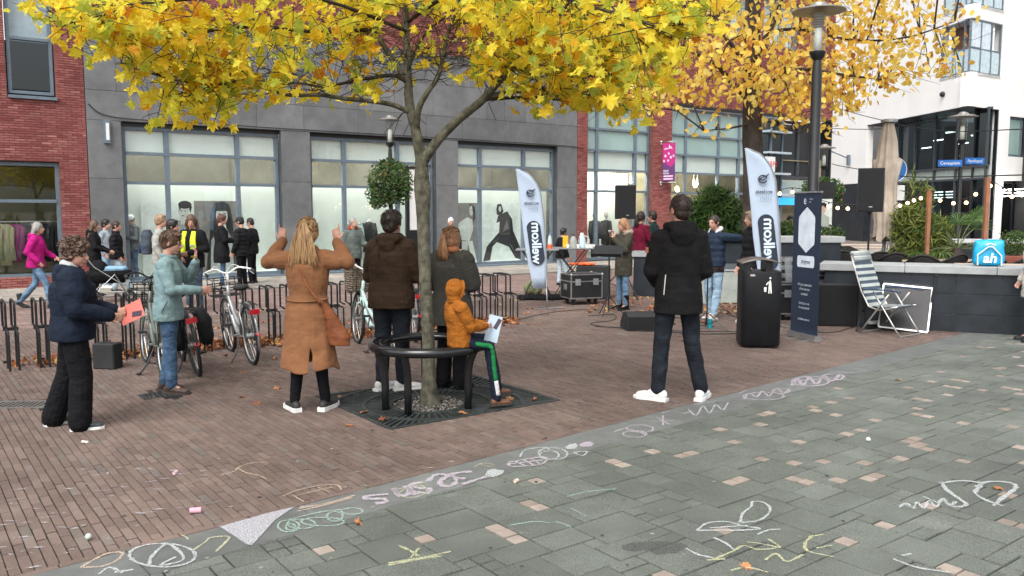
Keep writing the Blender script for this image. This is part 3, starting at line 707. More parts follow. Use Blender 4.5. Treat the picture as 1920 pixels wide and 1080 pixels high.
P = MB(); P.b2((18.3, 4.0, 0), (28.6, 4.1, 4)); P.b2((18.3, .45, 3.9), (28.6, 4, 3.95)); P.b2((14.4, .45, 3.9), (18.2, 1.6, 3.95)); P.b2((18.2, .42, 0), (18.28, 4, 4)); P.b2((28.62, .42, 0), (28.7, 4, 4)); P.b2((14.4, .42, .0), (14.45, 1.6, 3.9)); P.build('interior', mat('warm_interior', (.33, .28, .18), .9, var=.4, vs=.8), bg_)
for k, (s, y) in enumerate([(14.95, .6), (15.1, .6), (16.2, .6), (16.35, .6), (17.4, .7), (20.9, .8), (21.1, .8)]):
    t = empty('spotlight', FAC_A + FX * s - FN * y, FAC_ROT, 1, 'small white ceiling spotlight, %s' % ['outer one of the pair left in the fourth window', 'inner one of the pair left in the fourth window', 'left of the pair in the middle of the fourth window', 'right of the pair in the middle of the fourth window', 'single one right in the fourth window', 'left of the pair behind the cafe window', 'right of the pair behind the cafe window'][k], 'spotlight', 'spotlights inside the glass fronts')
    P = MB(); P.tube([(0, 0, 3.18), (0, 0, 3.05)], .01, 6); P.loft([(0, 0, 2.84, .06, .06), (0, 0, 3.0, .045, .045), (0, 0, 3.05, .02, .02)], 10); P.build('body', WHITEP, t)
    P = MB(); P.ball((0, 0, 2.845), .05); P.build('lamp', lampe, t)
for k in range(9):
    s = 18.95 + k * .28 if k < 5 else 19.6 + (k - 5) * .5
    t = empty('cafe_pendant', FAC_A + FX * s - FN * (.9 + .5 * (k % 2)), FAC_ROT, 1, 'warm lit glass pendant lamp in the cafe window, %s from the brick pier' % ['first', 'second', 'third', 'fourth', 'fifth', 'sixth', 'seventh', 'eighth', 'ninth'][k], 'lamp', 'pendant lamps in the cafe window')
    P = MB(); P.tube([(0, 0, 3.1), (0, 0, 2.62 + .1 * (k % 3))], .006, 5); P.build('cord', BLACKM, t)
    P = MB(); P.ball((0, 0, 2.56 + .1 * (k % 3)), .065, 10, 8); P.build('bulb', lampw, t)
for (a, b, yy) in ((14.8, 17.8, .62), (19.0, 23.6, .9)):
    P = MB(); P.b2((a, yy, 3.78), (b, yy + .12, 3.86)); P.build('added_light_strip', MATS['added_strip_glow'], bg_)  # same added glow, hidden above the windows to light the interiors
P = MB(); P.b2((28.7, .0, 0), (28.8, 3, 5.66)); P.build('end_wall', BLACK, bg_)
# corner glass bay with fins
by = MB()
for z in (2.4, 3.25, 4.1, 4.95): by = MB(); by.b2((24.0, -.35, z), (25.5, -.02, z + .08)); by.build('fin', mat('pale_fin', (.42, .5, .54), .5), bg_)
window(bg_, 23.95, 25.4, .05, 5.6, [24.6], [2.45, 3.3, 4.15, 5.0], y=.0, fw=.06, glassf=lambda i, j: GLASSD)
window(bg_, 25.42, 28.7, 3.15, 5.6, [27.1], [], y=.5, fw=.12, fm=mat('anthracite_frame', (.05, .06, .07), .5), glassf=lambda i, j: mat('anthracite_panel', (.018, .02, .024), .25))
P = MB(); P.b2((25.4, .5, 2.35), (28.7, .6, 3.1)); P.build('fascia', mat('pale_green_fascia', (.36, .42, .39), .5), bg_)
window(bg_, 25.42, 28.7, .05, 2.35, [26.3, 27.4], [], y=.7, fw=.07, glassf=lambda i, j: GLASS)
sg = empty('shop_sign', FAC_A + FX * 25.9 + FN * .1, FAC_ROT, 1, 'bright blue lit shop sign seen between the flag and the roll-up banner', 'sign')
P = MB(); P.b2((-.9, -.06, 2.02), (.7, .06, 2.32)); P.build('light_box', mat('blue_light_box', (.02, .25, .7), .4, emit=((.03, .35, .9), .7)), sg)
hm = empty('hanging_sign', FAC_A + FX * 24.05 + FN * .4, FAC_ROT, 1, 'small white sign with red letters hanging beside the second tree trunk', 'sign')
P = MB(); P.b2((-.28, -.03, 3.35), (.28, .03, 3.95)); P.build('sign_board', mat('sign_white', (.75, .75, .75), .5), hm)
inst('lettering', text_mesh('H&M', .34), hm, (.02, -.035, 3.65), (R(90), 0, 0)).data.materials.append(mat('sign_red', (.65, .02, .04), .5))
# pink banner on the pier
pb = empty('street_banner', FAC_A + FX * 18.25 + FN * .02 + V((0, 0, .69)), FAC_ROT, 1, 'pink and purple vertical banner fixed to the brick pier', 'banner')
bpk = mat('banner_pink', (.42, .012, .17), .6, var=.06); bpp = mat('banner_purple', (.10, .025, .14), .6, var=.06); wpr = mat('print_pink_white', (.85, .55, .7), .6); wp2 = mat('print_pure_white', (.85, .85, .85), .6)
BR = Matrix.Rotation(R(-62), 3, 'Z')
bx = empty('tmp')
bpy.data.objects.remove(bx)
def wob(x): return 3.30 + .12 * math.sin(x * 9 + 1) + .10 * x / .6
W_ = .62; z0, z1 = 2.62, 4.28
def bloc(p): return BR @ V(p)
B = MB(); n = 12
B.add([bloc((.06 + W_ * i / n, -.006 * k, (z1 if t else wob(W_ * i / n)))) for k in (0, 1) for t in (0, 1) for i in range(n + 1)],
      [(i, i + 1, n + 2 + i, n + 1 + i) for i in range(n)] + [(2 * n + 2 + i, 3 * n + 3 + i, 3 * n + 4 + i, 2 * n + 3 + i) for i in range(n)]); B.build('upper_cloth', bpk, pb)
B = MB()
B.add([bloc((.06 + W_ * i / n, -.006 * k, (wob(W_ * i / n) if t else z0))) for k in (0, 1) for t in (0, 1) for i in range(n + 1)],
      [(i, i + 1, n + 2 + i, n + 1 + i) for i in range(n)] + [(2 * n + 2 + i, 3 * n + 3 + i, 3 * n + 4 + i, 2 * n + 3 + i) for i in range(n)]); B.build('lower_cloth', bpp, pb)
for z in (4.34, 2.56):
    B = MB(); B.tube([bloc((-.02, 0, z)), bloc((.75, 0, z))], .016, 8); B.ball(bloc((-.02, 0, z)), .06, 10, 8); B.ball(bloc((0.0, 0, z - .1)), .04, 10, 8); B.build('bracket', CHROME, pb, smooth=True)
for k, (tx, sz, x, z, m_) in enumerate([('SHOP', .10, .21, 3.06, wp2), ('VOOR', .10, .21, 2.95, wp2)]):
    o = inst('lettering', text_mesh(tx, sz, bold=.001), pb); o.data.materials.append(m_); o.location = bloc((x + .03, -.014, z)); o.rotation_euler = (R(90), 0, R(-62))
B = MB()
for z in (2.83, 2.71): 
    B.add([bloc((.12, -.013, z - .035)), bloc((.58, -.013, z - .025)), bloc((.59, -.013, z + .04)), bloc((.13, -.013, z + .03))], [(0, 1, 2, 3)])
pb.scale = (.76, .76, .83); B.build('print_bars', wpr, pb); B = MB()
for cx, cz, s_ in ((.2, 3.72, .06), (.36, 3.82, .055), (.47, 3.66, .06), (.6, 3.72, .05), (.14, 3.5, .055), (.34, 3.52, .05)):
    B.add([bloc((cx + s_ * math.cos(a), -.013, cz + s_ * 1.1 * math.sin(a))) for a in (0.4, 1.9, 3.2, 4.4, 5.4)], [(4, 3, 2, 1, 0)])
for poly in ([(.15, 3.98), (.3, 4.02), (.45, 4.05), (.55, 4.0), (.5, 4.1), (.42, 4.16), (.4, 4.24), (.37, 4.16), (.36, 4.06), (.16, 4.06)],):
    B.add([bloc((x, -.013, z)) for x, z in poly], [tuple(range(len(poly)))])
tag(B.build('pictograms', wpr, pb), kind='stuff')

# ------------------------------------------------ white building
WC = V((21.7, 40, 0)); dl = V((-.106, .994, 0)).normalized(); drr = V((.844, .536, 0)).normalized()
plaster = mat('white_plaster', (.80, .79, .77), .85, var=.05, vs=.4, bump=.15)
bt = mat('black_tile', (.022, .026, .032), .35, var=.3, vs=2)
wb = empty('white_building', WC, 0, 1, 'tall white plastered building with a dark glazed corner at the right', 'building')
def face_wall(name, d, t0, t1, z0, z1, holes, m, off=0, th=.4):
    B = MB(); wall_boxes(B, t0, t1, z0, z1, holes, off, off + th)
    o = B.build(name, m, wb); o.rotation_euler = (0, 0, math.atan2(d.y, d.x)); return o
# right face: local x along drr, y>0 is into the building ; left face: local x along dl, y<0 is into the building
RZR = math.atan2(drr.y, drr.x); RZL = math.atan2(dl.y, dl.x)
def para(name, a0, a1, b0, b1, z0, z1, m):
    B = MB(); vs = [drr * a + dl * b + V((0, 0, z)) for z in (z0, z1) for a, b in ((a0, b0), (a1, b0), (a1, b1), (a0, b1))]
    B.add(vs, [(3, 2, 1, 0), (4, 5, 6, 7), (0, 1, 5, 4), (1, 2, 6, 5), (2, 3, 7, 6), (3, 0, 4, 7)]); return B.build(name, m, wb)
def lw(name, boxes, m, rz, parent=None):
    B = MB()
    for lo, hi in boxes: B.b2(lo, hi)
    o = B.build(name, m, parent or wb); o.rotation_euler = (0, 0, rz); return o
face_wall('wall', drr, .01, 22, 0, 18, [(0, 2.8, 8.35, 10.85), (0, 2.8, 11.5, 14), (0, 2.86, 0, 6.75), (3.9, 9, 4.5, 6.5), (3.6, 12, 0, 3.3), (5.1, 9, 7.6, 14)], plaster)
B = MB(); wall_boxes(B, .0, 30, 0, 18, [(0, 2.3, 8.35, 10.85), (0, 2.3, 11.5, 14), (0, 9.0, 0, 6.75), (9.0, 13.0, 0, 3.4)], -.4, 0); o = B.build('wall', plaster, wb); o.rotation_euler = (0, 0, RZL)
para('soffit', .02, 2.86, .02, 9, 6.72, 6.745, BLACK)
for z in (10.84, 13.99): para('balcony_ceiling', .02, 2.8, .02, 2.3, z, z + .06, plaster)
for z in (8.2, 11.35): para('balcony_floor', .0, 2.8, .0, 2.3, z, z + .155, plaster)
for z in (8.36, 11.51): para('balcony_wall', .9, 1.0, .05, 2.28, z, z + 2.47, mat('balcony_brown', (.28, .15, .1), .8, var=.2))
for z in (8.36, 11.5):
    for (rz, sgn, L) in ((RZR, 1, 2.75), (RZL, -1, 2.25)):
        ys = (.02, .10) if sgn > 0 else (-.10, -.02)
        B = MB()
        for x in ([.0, .9, 1.85, L - .08] if sgn > 0 else [.5, 1.3, L - .08]): B.b2((x, ys[0], z + .05), (x + .08, ys[1], z + 2.42))
        B.b2((0, ys[0], z), (L, ys[1], z + .05)); B.b2((0, ys[0] + .01, z + 1.12), (L, ys[1] - .01, z + 1.17)); B.b2((0, ys[0], z + 2.42), (L, ys[1], z + 2.48))
        f_ = B.build('balcony_frame', FRAMEB, wb); f_.rotation_euler = (0, 0, rz)
        P = MB(); P.b2((.05, (ys[0] + ys[1]) / 2 - .01, z + .08), (L - .1, (ys[0] + ys[1]) / 2 + .01, z + 1.1)); P.build('pane', mat('frosted_glass', (.50, .62, .66), .2, coat=.3), f_)
        if sgn > 0:
            P = MB(); P.b2((.1, .05, z + 1.2), (1.8, .06, z + 2.4)); P.build('pane', mat('curtain_glass', (.6, .68, .74), .2, coat=.3), f_)
# glazed recess at the corner, set back
para('recess_wall', 1.3, 2.85, .5, .6, 0, 6.71, bt)
para('recess_side', 2.75, 2.855, .02, .5, 0, 6.71, bt)
for rz, y0, L, mu in ((RZL, -1.25, 9.0, [2.4, 4.2, 6.0, 7.6]),):
    B = MB(); y = y0
    for x in [.1] + mu + [8.9]: B.b2((x, y, 0), (x + .1, y + .1, 6.75))
    for z in (3.3, 3.9): B.b2((0, y - .01, z), (9, y + .11, z + .1))
    f_ = B.build('glazing_frame', mat('anthracite_frame', (.05, .06, .07), .5), wb); f_.rotation_euler = (0, 0, rz)
    P = MB(); P.b2((0, y - .06, 3.95), (9, y - .04, 6.75)); P.build('pane', GLASSD, f_)
    P = MB(); P.b2((0, y - .06, 3.35), (9, y - .02, 3.95)); P.build('pane', mat('pale_green_fascia', (.36, .42, .39), .5), f_)
    P = MB(); P.b2((0, y - .06, 0), (9, y - .04, 3.3)); P.build('pane', GLASSD, f_)
lw('recess_back', [((.6, -5, 0), (9, -4.8, 6.7))], darki, RZL)
tag(lw('upper_light', [((2.5 + k * 1.1, -3.4, 6.1 - .35 * (k % 3)), (3.3 + k * 1.1, -3.3, 6.15 - .35 * (k % 3))) for k in range(6)], lampe, RZL), kind='stuff')
tag(lw('lower_light', [((.4 + k * 1.1, -3.6, 2.5 + .16 * j), (1.2 + k * 1.1, -3.55, 2.54 + .16 * j)) for k in range(7) for j in range(3)], lampe, RZL), kind='stuff')
lw('base_tiles', [((9.0, -.45, 0), (13.0, -.01, 3.4))], bt, RZL)
for d in ((3.9, 9, 4.5, 6.5, [5.2, 6.6]), (5.1, 9, 7.6, 14, [6.6])):
    o = window(wb, d[0], d[1], d[2], d[3], d[4], [], y=.1, fw=.09, name='window', glassf=lambda i, j: teal); o.rotation_euler = (0, 0, RZR)
o = window(wb, 3.6, 12, 0, 3.3, [5.2, 7, 9], [], y=.3, fw=.1, name='entrance', glassf=lambda i, j: GLASSD, fm=BLACK); o.rotation_euler = (0, 0, RZR)
lw('entrance_back', [((3.6, 2, 0), (12, 2.1, 3.3))], mat('red_shop_interior', (.16, .04, .02), .9, var=.4, vs=.6), RZR)
B = MB(); p = WC + dl * 2.0; B.ball((0, 0, 0), .14); tag(B.build('wall_camera', BLACK), 'small round black fitting on the white wall above the dark corner', 'camera').location = p + V((-.05, -.1, 7.55))
# wall lamps on the white column
t = empty('wall_lamp', WC + dl * 10.9 + V((-.03, -.05, 0)), RZL, 1, 'angled arm lamp on the white column at the right of the brick building', 'wall lamp')
B = MB(); B.b2((-.12, .01, 4.55), (.12, .12, 5.15)); B.build('bracket', FRAMEB, t); B = MB(); B.tube([(0, .1, 4.95), (.1, .8, 5.25), (.15, 1.3, 5.45)], .04, 6); B.build('arm', FRAMEB, t); B = MB(); B.ball((.15, 1.7, 5.45), (.2, .45, .12)); B.build('lamp_head', FRAMEB, t, smooth=True)
# enclosing neighbours outside the view, so windows mirror a street and not an empty plain
far = empty('far_block', (30, 66, 0), R(20), 1, 'plain dark building closing the passage behind the terrace', 'building')
B = MB(); B.b2((-22, 0, 0), (20, 8, 9)); B.build('wall', mat('far_wall', (.12, .12, .13), .8, var=.2, vs=.3), far)
# ------------------------------------------------ trees
bark = mat('plane_bark', (0.115, 0.108, 0.078), .9, var=.55, vs=16, bump=1.0, bs=60, stretch=(1, 1, .8), dark=(.026, .026, .016))
barkd = mat('twig_bark', (0.045, 0.035, 0.026), .9, var=.4, vs=20, bump=.6)
leaf_m = ramp_mat('yellow_leaf', [(0, (.62, .22, .02)), (.04, (.82, .44, .03)), (.12, (.92, .66, .05)), (.45, (.93, .78, .07)), (.72, (.88, .80, .09)), (.88, (.60, .64, .08)), (1, (.42, .52, .10))], .5, trans=.6, spec=.3)
leaf2_m = ramp_mat('orange_leaf', [(0, (.32, .10, .05)), (.06, (.62, .28, .07)), (.16, (.88, .56, .10)), (.55, (.93, .72, .14)), (1, (.92, .76, .25))], .55, trans=.55, spec=.25)
drop_m = ramp_mat('fallen_leaf', [(0, (.16, .06, .035)), (.3, (.33, .12, .055)), (.65, (.45, .20, .09)), (.9, (.52, .31, .16)), (1, (.55, .42, .14))], .7, trans=.15, spec=.25)
MAPLE = [(0, -.48), (.06, -.30), (.34, -.36), (.27, -.18), (.50, -.06), (.33, .05), (.42, .30), (.20, .22), (.16, .36), (0, .56), (-.16, .36), (-.20, .22), (-.42, .30), (-.33, .05), (-.50, -.06), (-.27, -.18), (-.34, -.36), (-.06, -.30)]
OVAL = [(0, -.5), (.25, -.36), (.38, -.05), (.26, .26), (0, .52), (-.26, .26), (-.38, -.05), (-.25, -.36)]
def leafdata(shape, cup, rng, tw=.15):
    vs = [(0, 0, 0)]; 
    for x, y in shape: vs.append((x, y, cup * (x * x * 1.6 + y * y) * (1 if y < .2 else -1.2) + rng.uniform(-tw, tw) * .3))
    n = len(shape); return vs, [(0, 1 + i, 1 + (i + 1) % n) for i in range(n)]
rl4 = random.Random(77)
def leaf_mats(d, rng, droop=.6):
    """orientation for a hanging leaf"""
    n = V((rng.gauss(0, .8), rng.gauss(-.25, .8), rng.gauss(.35, .6))).normalized()
    tip = V((rng.gauss(0, .6), rng.gauss(0, .5), -droop + rng.gauss(0, .5)))
    tip = (tip - n * tip.dot(n))
    if tip.length < .05: tip = V((1, 0, 0)) - n * n.x
    tip.normalize(); x = tip.cross(n); return Matrix((x, tip, n)).transposed()
def bez(pts, n=5):
    pts = [V(p) for p in pts]; out = []
    for i in range(len(pts) - 1):
        p0 = pts[max(i - 1, 0)]; p1 = pts[i]; p2 = pts[i + 1]; p3 = pts[min(i + 2, len(pts) - 1)]
        for k in range(n):
            t = k / n; out.append(.5 * ((2 * p1) + (p2 - p0) * t + (2 * p0 - 5 * p1 + 4 * p2 - p3) * t * t + (3 * p1 - p0 - 3 * p2 + p3) * t ** 3))
    out.append(pts[-1]); return out
T1 = empty('plane_tree', TC, 0, 1, 'young yellow leaved plane tree growing through the round black ring bench', 'tree')
def ta(u, v, dy=0.0): return AT(u, v, TC.y + dy) - TC
# trunk and main limbs
def limb_obj(name, pts, r0, r1, parent, m, seg=10, rough=0, power=1.0, n=5):
    P = bez(pts, n); N = len(P); rr_ = random.Random(len(pts) * 7 + int(r0 * 999))
    rad = [(r0 + (r1 - r0) * (i / (N - 1)) ** power) * (1 + rr_.uniform(-rough, rough)) for i in range(N)]
    B = MB(); B.tube(P, rad, seg); return B.build(name, m, parent, smooth=True), P, rad
tp = [ta(806, 775), ta(805, 755), ta(803, 640), ta(797, 520), ta(794, 420), ta(791, 340), ta(790, 285)]
P = bez(tp, 5); rad = []
for i, p in enumerate(P):
    h_ = p.z; rad.append((.060 + .040 * math.exp(-max(h_, 0) / .12) + .026 * math.exp(-abs(h_ - 1.98) / .22)) * (1 + .03 * math.sin(i * 2.3)) - .004 * h_)
B = MB(); B.tube(P, rad, 18); tr = B.build('trunk', bark, T1, smooth=True)
sub = tr.modifiers.new('s', 'SUBSURF'); sub.levels = 2; sub.render_levels = 2
txk = bpy.data.textures.new('bark_relief', 'CLOUDS'); txk.noise_scale = .07
dm = tr.modifiers.new('d', 'DISPLACE'); dm.texture = txk; dm.strength = .016; dm.texture_coords = 'LOCAL'
LIMBS = [  # (pixels+depth), radius at base and tip
    ([(790, 300, 0), (780, 245, 0), (768, 195, 0), (765, 140, .0), (762, 60, .02), (757, -40, .05), (750, -160, .1), (745, -330, .15)], .052, .014),
    ([(795, 300, 0), (822, 262, -.05), (862, 222, -.15), (900, 192, -.25), (925, 165, -.35), (962, 125, -.5), (1010, 80, -.65), (1050, 30, -.8), (1085, -40, -.95)], .048, .014),
    ([(918, 180, -.3), (960, 172, -.35), (1010, 170, -.4), (1080, 150, -.45), (1150, 128, -.5), (1200, 100, -.6)], .022, .006),
    ([(912, 186, -.3), (950, 184, -.2), (1000, 182, 0), (1060, 188, .2), (1120, 180, .4)], .018, .005),
    ([(780, 250, 0), (785, 205, -.08), (800, 175, -.12), (820, 145, -.15), (830, 110, -.15), (840, 60, -.1), (862, 5, -.1), (880, -70, -.05)], .03, .010),
    ([(772, 212, 0), (735, 196, -.1), (690, 189, -.2), (640, 184, -.3), (600, 178, -.4), (540, 178, -.55), (500, 165, -.65), (470, 150, -.75), (400, 158, -.9), (330, 150, -1.05), (250, 128, -1.2)], .024, .006),
    ([(768, 158, 0), (740, 142, -.05), (700, 145, -.05), (650, 155, 0), (600, 162, .1), (560, 155, .2), (500, 160, .35), (430, 150, .5)], .02, .005),
    ([(770, 165, 0), (745, 125, .05), (718, 85, .1), (690, 40, .2), (668, 5, .3), (640, -60, .4)], .028, .010),
    ([(768, 120, 0), (800, 60, .3), (850, 20, .6), (900, -40, .9)], .018, .006),
    ([(960, 128, -.5), (985, 90, -.3), (990, 60, -.2), (1010, 20, 0), (1050, -20, .2)], .014, .005),
    ([(700, 55, .15), (600, 60, -.3), (480, 50, -.7), (360, 60, -1.1), (230, 45, -1.4), (140, 40, -1.6)], .018, .005),
    ([(765, 60, .02), (640, 10, -.5), (500, -20, -1), (350, 0, -1.5), (220, 10, -1.8)], .018, .005),
    ([(765, 40, .02), (860, -20, -.7), (960, -30, -1.3), (1100, 10, -1.7), (1230, 50, -1.9)], .02, .006),
    ([(1050, 30, -.8), (1120, 40, -.9), (1200, 50, -.9), (1290, 45, -.8), (1350, 30, -.8)], .012, .004),
    ([(962, 125, -.5), (1040, 110, -.2), (1120, 85, .1), (1200, 70, .3)], .012, .004),
    ([(790, 220, -.02), (860, 240, .25), (930, 250, .3)], .001, .001),
]
LIMBS = LIMBS[:-1]
seeds = []
for pts, r0, r1 in LIMBS:
    o, P, rad = limb_obj('branch', [ta(u, v, d) for u, v, d in pts], r0, r1, T1, bark if r0 > .02 else barkd, 9, .05)
    for i in range(len(P)): seeds.append((P[i], rad[i], i / (len(P) - 1), (P[min(i + 1, len(P) - 1)] - P[max(i - 1, 0)]).normalized()))
# twigs and leaves: a wide flat crown, thin near the trunk, dense towards the rim
twigs = MB(); leaves = []
rt = random.Random(11)
def env_ok(p):          # crown envelope in tree space: underside rises towards the trunk and the rims
    q_ = in_view(p + TC, 4000)
    if not q_: return True
    u, v = q_
    pts = [(-900, 40), (60, 62), (110, 105), (180, 128), (225, 150), (270, 245), (330, 252), (420, 248), (480, 200), (560, 196), (640, 205), (700, 215), (735, 200), (800, 165), (880, 170), (960, 205), (1010, 222), (1090, 212), (1130, 232), (1190, 245), (1225, 230), (1262, 205), (1290, 120), (1330, 90), (1385, 60), (1400, -30), (3000, -60)]
    for (x0, y0), (x1, y1) in zip(pts, pts[1:]):
        if x0 <= u < x1: return v < y0 + (y1 - y0) * (u - x0) / (x1 - x0) + (2 * rt.random() - 1.5) * 22
    return True
def gap(u, v):          # openings through which the wall shows
    g_ = 0
    for cu, cv, ru, rv, s_ in ((300, 30, 90, 30, .3), (480, 60, 60, 40, .35), (200, 100, 40, 25, .3), (620, 168, 170, 38, .72), (1000, 165, 110, 40, .62), (300, 160, 60, 40, .4), (1120, 150, 80, 30, .35), (380, 140, 70, 40, .45), (790, 120, 95, 110, .93), (640, 130, 90, 60, .78), (545, 118, 75, 45, .75), (880, 60, 70, 50, .6), (700, 60, 40, 60, .55), (880, 215, 90, 60, .85), (1010, 130, 40, 30, .4), (420, 190, 60, 30, .4), (190, 45, 25, 30, .3), (960, 210, 60, 18, .5)):
        if ((u - cu) / ru) ** 2 + ((v - cv) / rv) ** 2 < 1: g_ = max(g_, s_)
    return g_
def add_twig(p, d, L, lv):
    pts = [p]; q_ = V(p); dd = V(d).normalized(); n = 4
    for i in range(n):
        dd = (dd + V((rt.gauss(0, .22), rt.gauss(0, .22), rt.gauss(-.03, .16)))).normalized(); q_ = q_ + dd * (L / n); pts.append(V(q_))
    if not all(env_ok(q3) for q3 in pts): return
    twigs.tube(pts, [.0045 if lv == 0 else .003, .004 if lv == 0 else .0025, .003, .002, .0015], 4)
    for i, q2 in enumerate(pts[1:]):
        for _ in range(rt.choice((1, 1, 2) if lv else (0, 1, 1))): leaves.append(q2 + V((rt.gauss(0, .05), rt.gauss(0, .05), rt.gauss(-.03, .05))))
        if lv == 0 and rt.random() < .75: add_twig(q2, (dd + V((rt.gauss(0, .8), rt.gauss(0, .8), rt.gauss(0, .5)))), L * .55, 1)
for p, r_, t, d in seeds:
    k = 0 if t < .12 and r_ > .03 else (1 if t < .45 else 2)
    if p.z > 3.6: k = min(k, 1)
    for _ in range(k):
        side = V((rt.gauss(0, 1), rt.gauss(0, 1), rt.gauss(.1, .6)))
        add_twig(p, (side + d * .6), rt.uniform(.35, .8), 0)
# rim and free clusters (branches reach out to them)
CL = [(135, 35, -1.9), (100, 75, -1.9), (180, 60, -1.7), (165, 100, -1.8), (215, 120, -1.5), (240, 70, -1.5), (280, 30, -1.4), (300, 110, -1.3), (310, 185, -1.2), (295, 220, -1.2), (335, 215, -1.2), (385, 225, -1.1), (400, 235, -1.0), (345, 130, -1.1), (380, 85, -1.0), (420, 120, -.9), (440, 60, -.9), (480, 40, -.8), (470, 185, -.6), (520, 90, -.6), (350, 20, -1.2), (420, 10, -1), (540, 30, -.5), (580, 20, -.4), (600, 70, -.3), (640, 40, 0), (655, 90, .2), (560, 175, -.5), (620, 190, -.3), (690, 195, -.2), (660, 165, 0), (735, 262, -.1), (755, 255, 0), (720, 250, -.1), (720, 120, 0), (760, 100, -.3), (790, 110, -.3), (830, 110, -.2), (880, 40, -.2), (905, 75, -.2), (840, 160, 0), (900, 150, -.1), (930, 225, .1), (800, 235, .1), (945, 75, -.5), (960, 110, -.5), (1000, 60, -.7), (1040, 90, -.7), (1010, 120, -.6), (1080, 130, -.6), (1060, 60, -.9), (1100, 30, -1), (1090, 180, -.4), (1010, 205, -.4), (1060, 200, -.4), (1040, 170, -.5), (1120, 170, -.4), (1140, 100, -.8), (1160, 60, -1), (1180, 140, -.6), (1190, 20, -1.1), (1220, 90, -.9), (1230, 50, -1), (1260, 110, -.8), (1200, 190, -.4), (1180, 215, -.4), (1290, 30, -1), (1300, 70, -.9), (1340, 40, -.8), (1160, 200, -.3), (1250, 20, -1.2), (1130, 50, -1.2), (960, 20, -1.2), (1000, 10, -1.2), (880, 10, -1), (820, 20, -.6), (500, 130, -.3), (440, 150, 0), (560, 60, .3), (250, 100, -1.0), (200, 20, -1.6), (270, 60, -.9), (1110, 210, -.4), (1240, 150, -.6), (930, 130, -.5), (970, 190, -.2), (90, 20, -2)]
for u, v, dy in CL:
    c = ta(u, v, dy)
    s_ = min(seeds, key=lambda s2: (s2[0] - c).length + (2 if s2[2] < .25 else 0))
    mid = (s_[0] + c) / 2 + V((rt.gauss(0, .06), rt.gauss(0, .06), rt.uniform(0, .08)))
    twigs.tube([s_[0], s_[0].lerp(mid, .6) + V((0, 0, .02)), mid, c], [.006, .005, .004, .0025], 5)
    for _ in range(3): add_twig(mid.lerp(c, rt.random()), V((rt.gauss(0, 1), rt.gauss(0, 1), rt.gauss(0, .5))), rt.uniform(.18, .34), 1)
    for _ in range(rt.randint(7, 12)): leaves.append(c + V((rt.gauss(0, .16), rt.gauss(0, .26), rt.gauss(-.02, .11))))
ok = []
for p in leaves:
    if not env_ok(p): continue
    q_ = in_view(p + TC, 3000)
    if q_ and rt.random() < max(.45, gap(*q_)): continue
    ok.append(p)
for _ in range(650):      # the crown goes on above the picture and towards the viewer
    a = rt.random() * 6.283; r_ = 3.6 * math.sqrt(rt.random()); z = rt.uniform(3.5, 5.6) - .12 * r_
    p = V((r_ * math.cos(a) - .4, r_ * math.sin(a), z))
    if env_ok(p): ok.append(p)
ok2 = []
for p in ok:
    y = (p + TC).y
    if y > 3.4: ok2.append(p)
ok2.sort(key=lambda p: ((p + TC) - V((0, 0, CAM_H))).length if (lambda q_: q_ and q_[1] > -60)(in_view(p + TC, 0)) else 99)
shapes = [leafdata(MAPLE, c, rl4) for c in (.3, .6, -.4, .9, -.7, .45)]
lm = [MB().add(*s_).mesh('leaf', leaf_m) for s_ in shapes]
rest = MB()
for i, p in enumerate(ok2):
    sz = rt.choice((rt.uniform(.05, .11), rt.uniform(.08, .14))); M = leaf_mats(None, rt)
    if i < 300:
        o = inst('leaf', lm[i % 6], T1, p, M.to_euler(), (sz, sz, sz))
    else:
        vs, fs = shapes[i % 6]; rest.add([p + M @ (V(v_) * sz) for v_ in vs], fs)
tag(rest.build('foliage', leaf_m, T1), kind='stuff')
tag(twigs.build('twigs', barkd, T1), kind='stuff')

# second tree, farther off, small orange leaves
def far_tree(base, label, name, limbs, clusters, nleaf, lsz, rng, env, trunk_r, trunk_pts):
    T = empty(name, base, 0, 1, label, 'tree')
    B = MB(); P = bez(trunk_pts, 5); B.tube(P, [trunk_r * (1.25 if i == 0 else 1) * (1 - .45 * i / len(P)) for i in range(len(P))], 14); o = B.build('trunk', mat('dark_bark', (.06, .045, .038), .95, var=.5, vs=6, bump=1, bs=30, stretch=(1, 1, .4)), T, smooth=True)
    for pts, r0, r1 in limbs:
        limb_obj('branch', pts, r0, r1, T, MATS['dark_bark'], 7, .05)
    tw = MB(); sp = [q_ for pts, _, _ in limbs for q_ in bez(pts, 4)] + P[-8:]
    L = MB(); shp = [leafdata(OVAL, c, rng) for c in (.2, -.3, .5)]
    for c, rad_, n in clusters:
        s_ = min(sp, key=lambda q_: (q_ - c).length); mid = (s_ + c) / 2 + V((0, 0, .15)); tw.tube([s_, mid, c], [.02, .014, .006], 4)
        for _ in range(5):
            e = c + V((rng.gauss(0, rad_ * .7), rng.gauss(0, rad_ * .7), rng.gauss(0, rad_ * .5))); tw.tube([mid.lerp(c, rng.random()), (c + e) / 2 + V((0, 0, -.04)), e], [.007, .005, .003], 3)
        for _ in range(n):
            p = c + V((rng.gauss(0, rad_ * .6), rng.gauss(0, rad_ * .6), rng.gauss(0, rad_ * .42)))
            if not env(p + base): continue
            M = leaf_mats(None, rng); sz = rng.uniform(.75, 1.25) * lsz; vs, fs = shp[rng.randint(0, 2)]
            L.add([p + M @ (V(v_) * sz) for v_ in vs], fs)
    tag(L.build('foliage', leaf2_m, T), kind='stuff'); tag(tw.build('twigs', barkd, T), kind='stuff'); return T
B2 = AT(1414, 395, 17.0); B2.z = 0
def tb(u, v, dy=0.0): return AT(u, v, 17.0 + dy) - B2
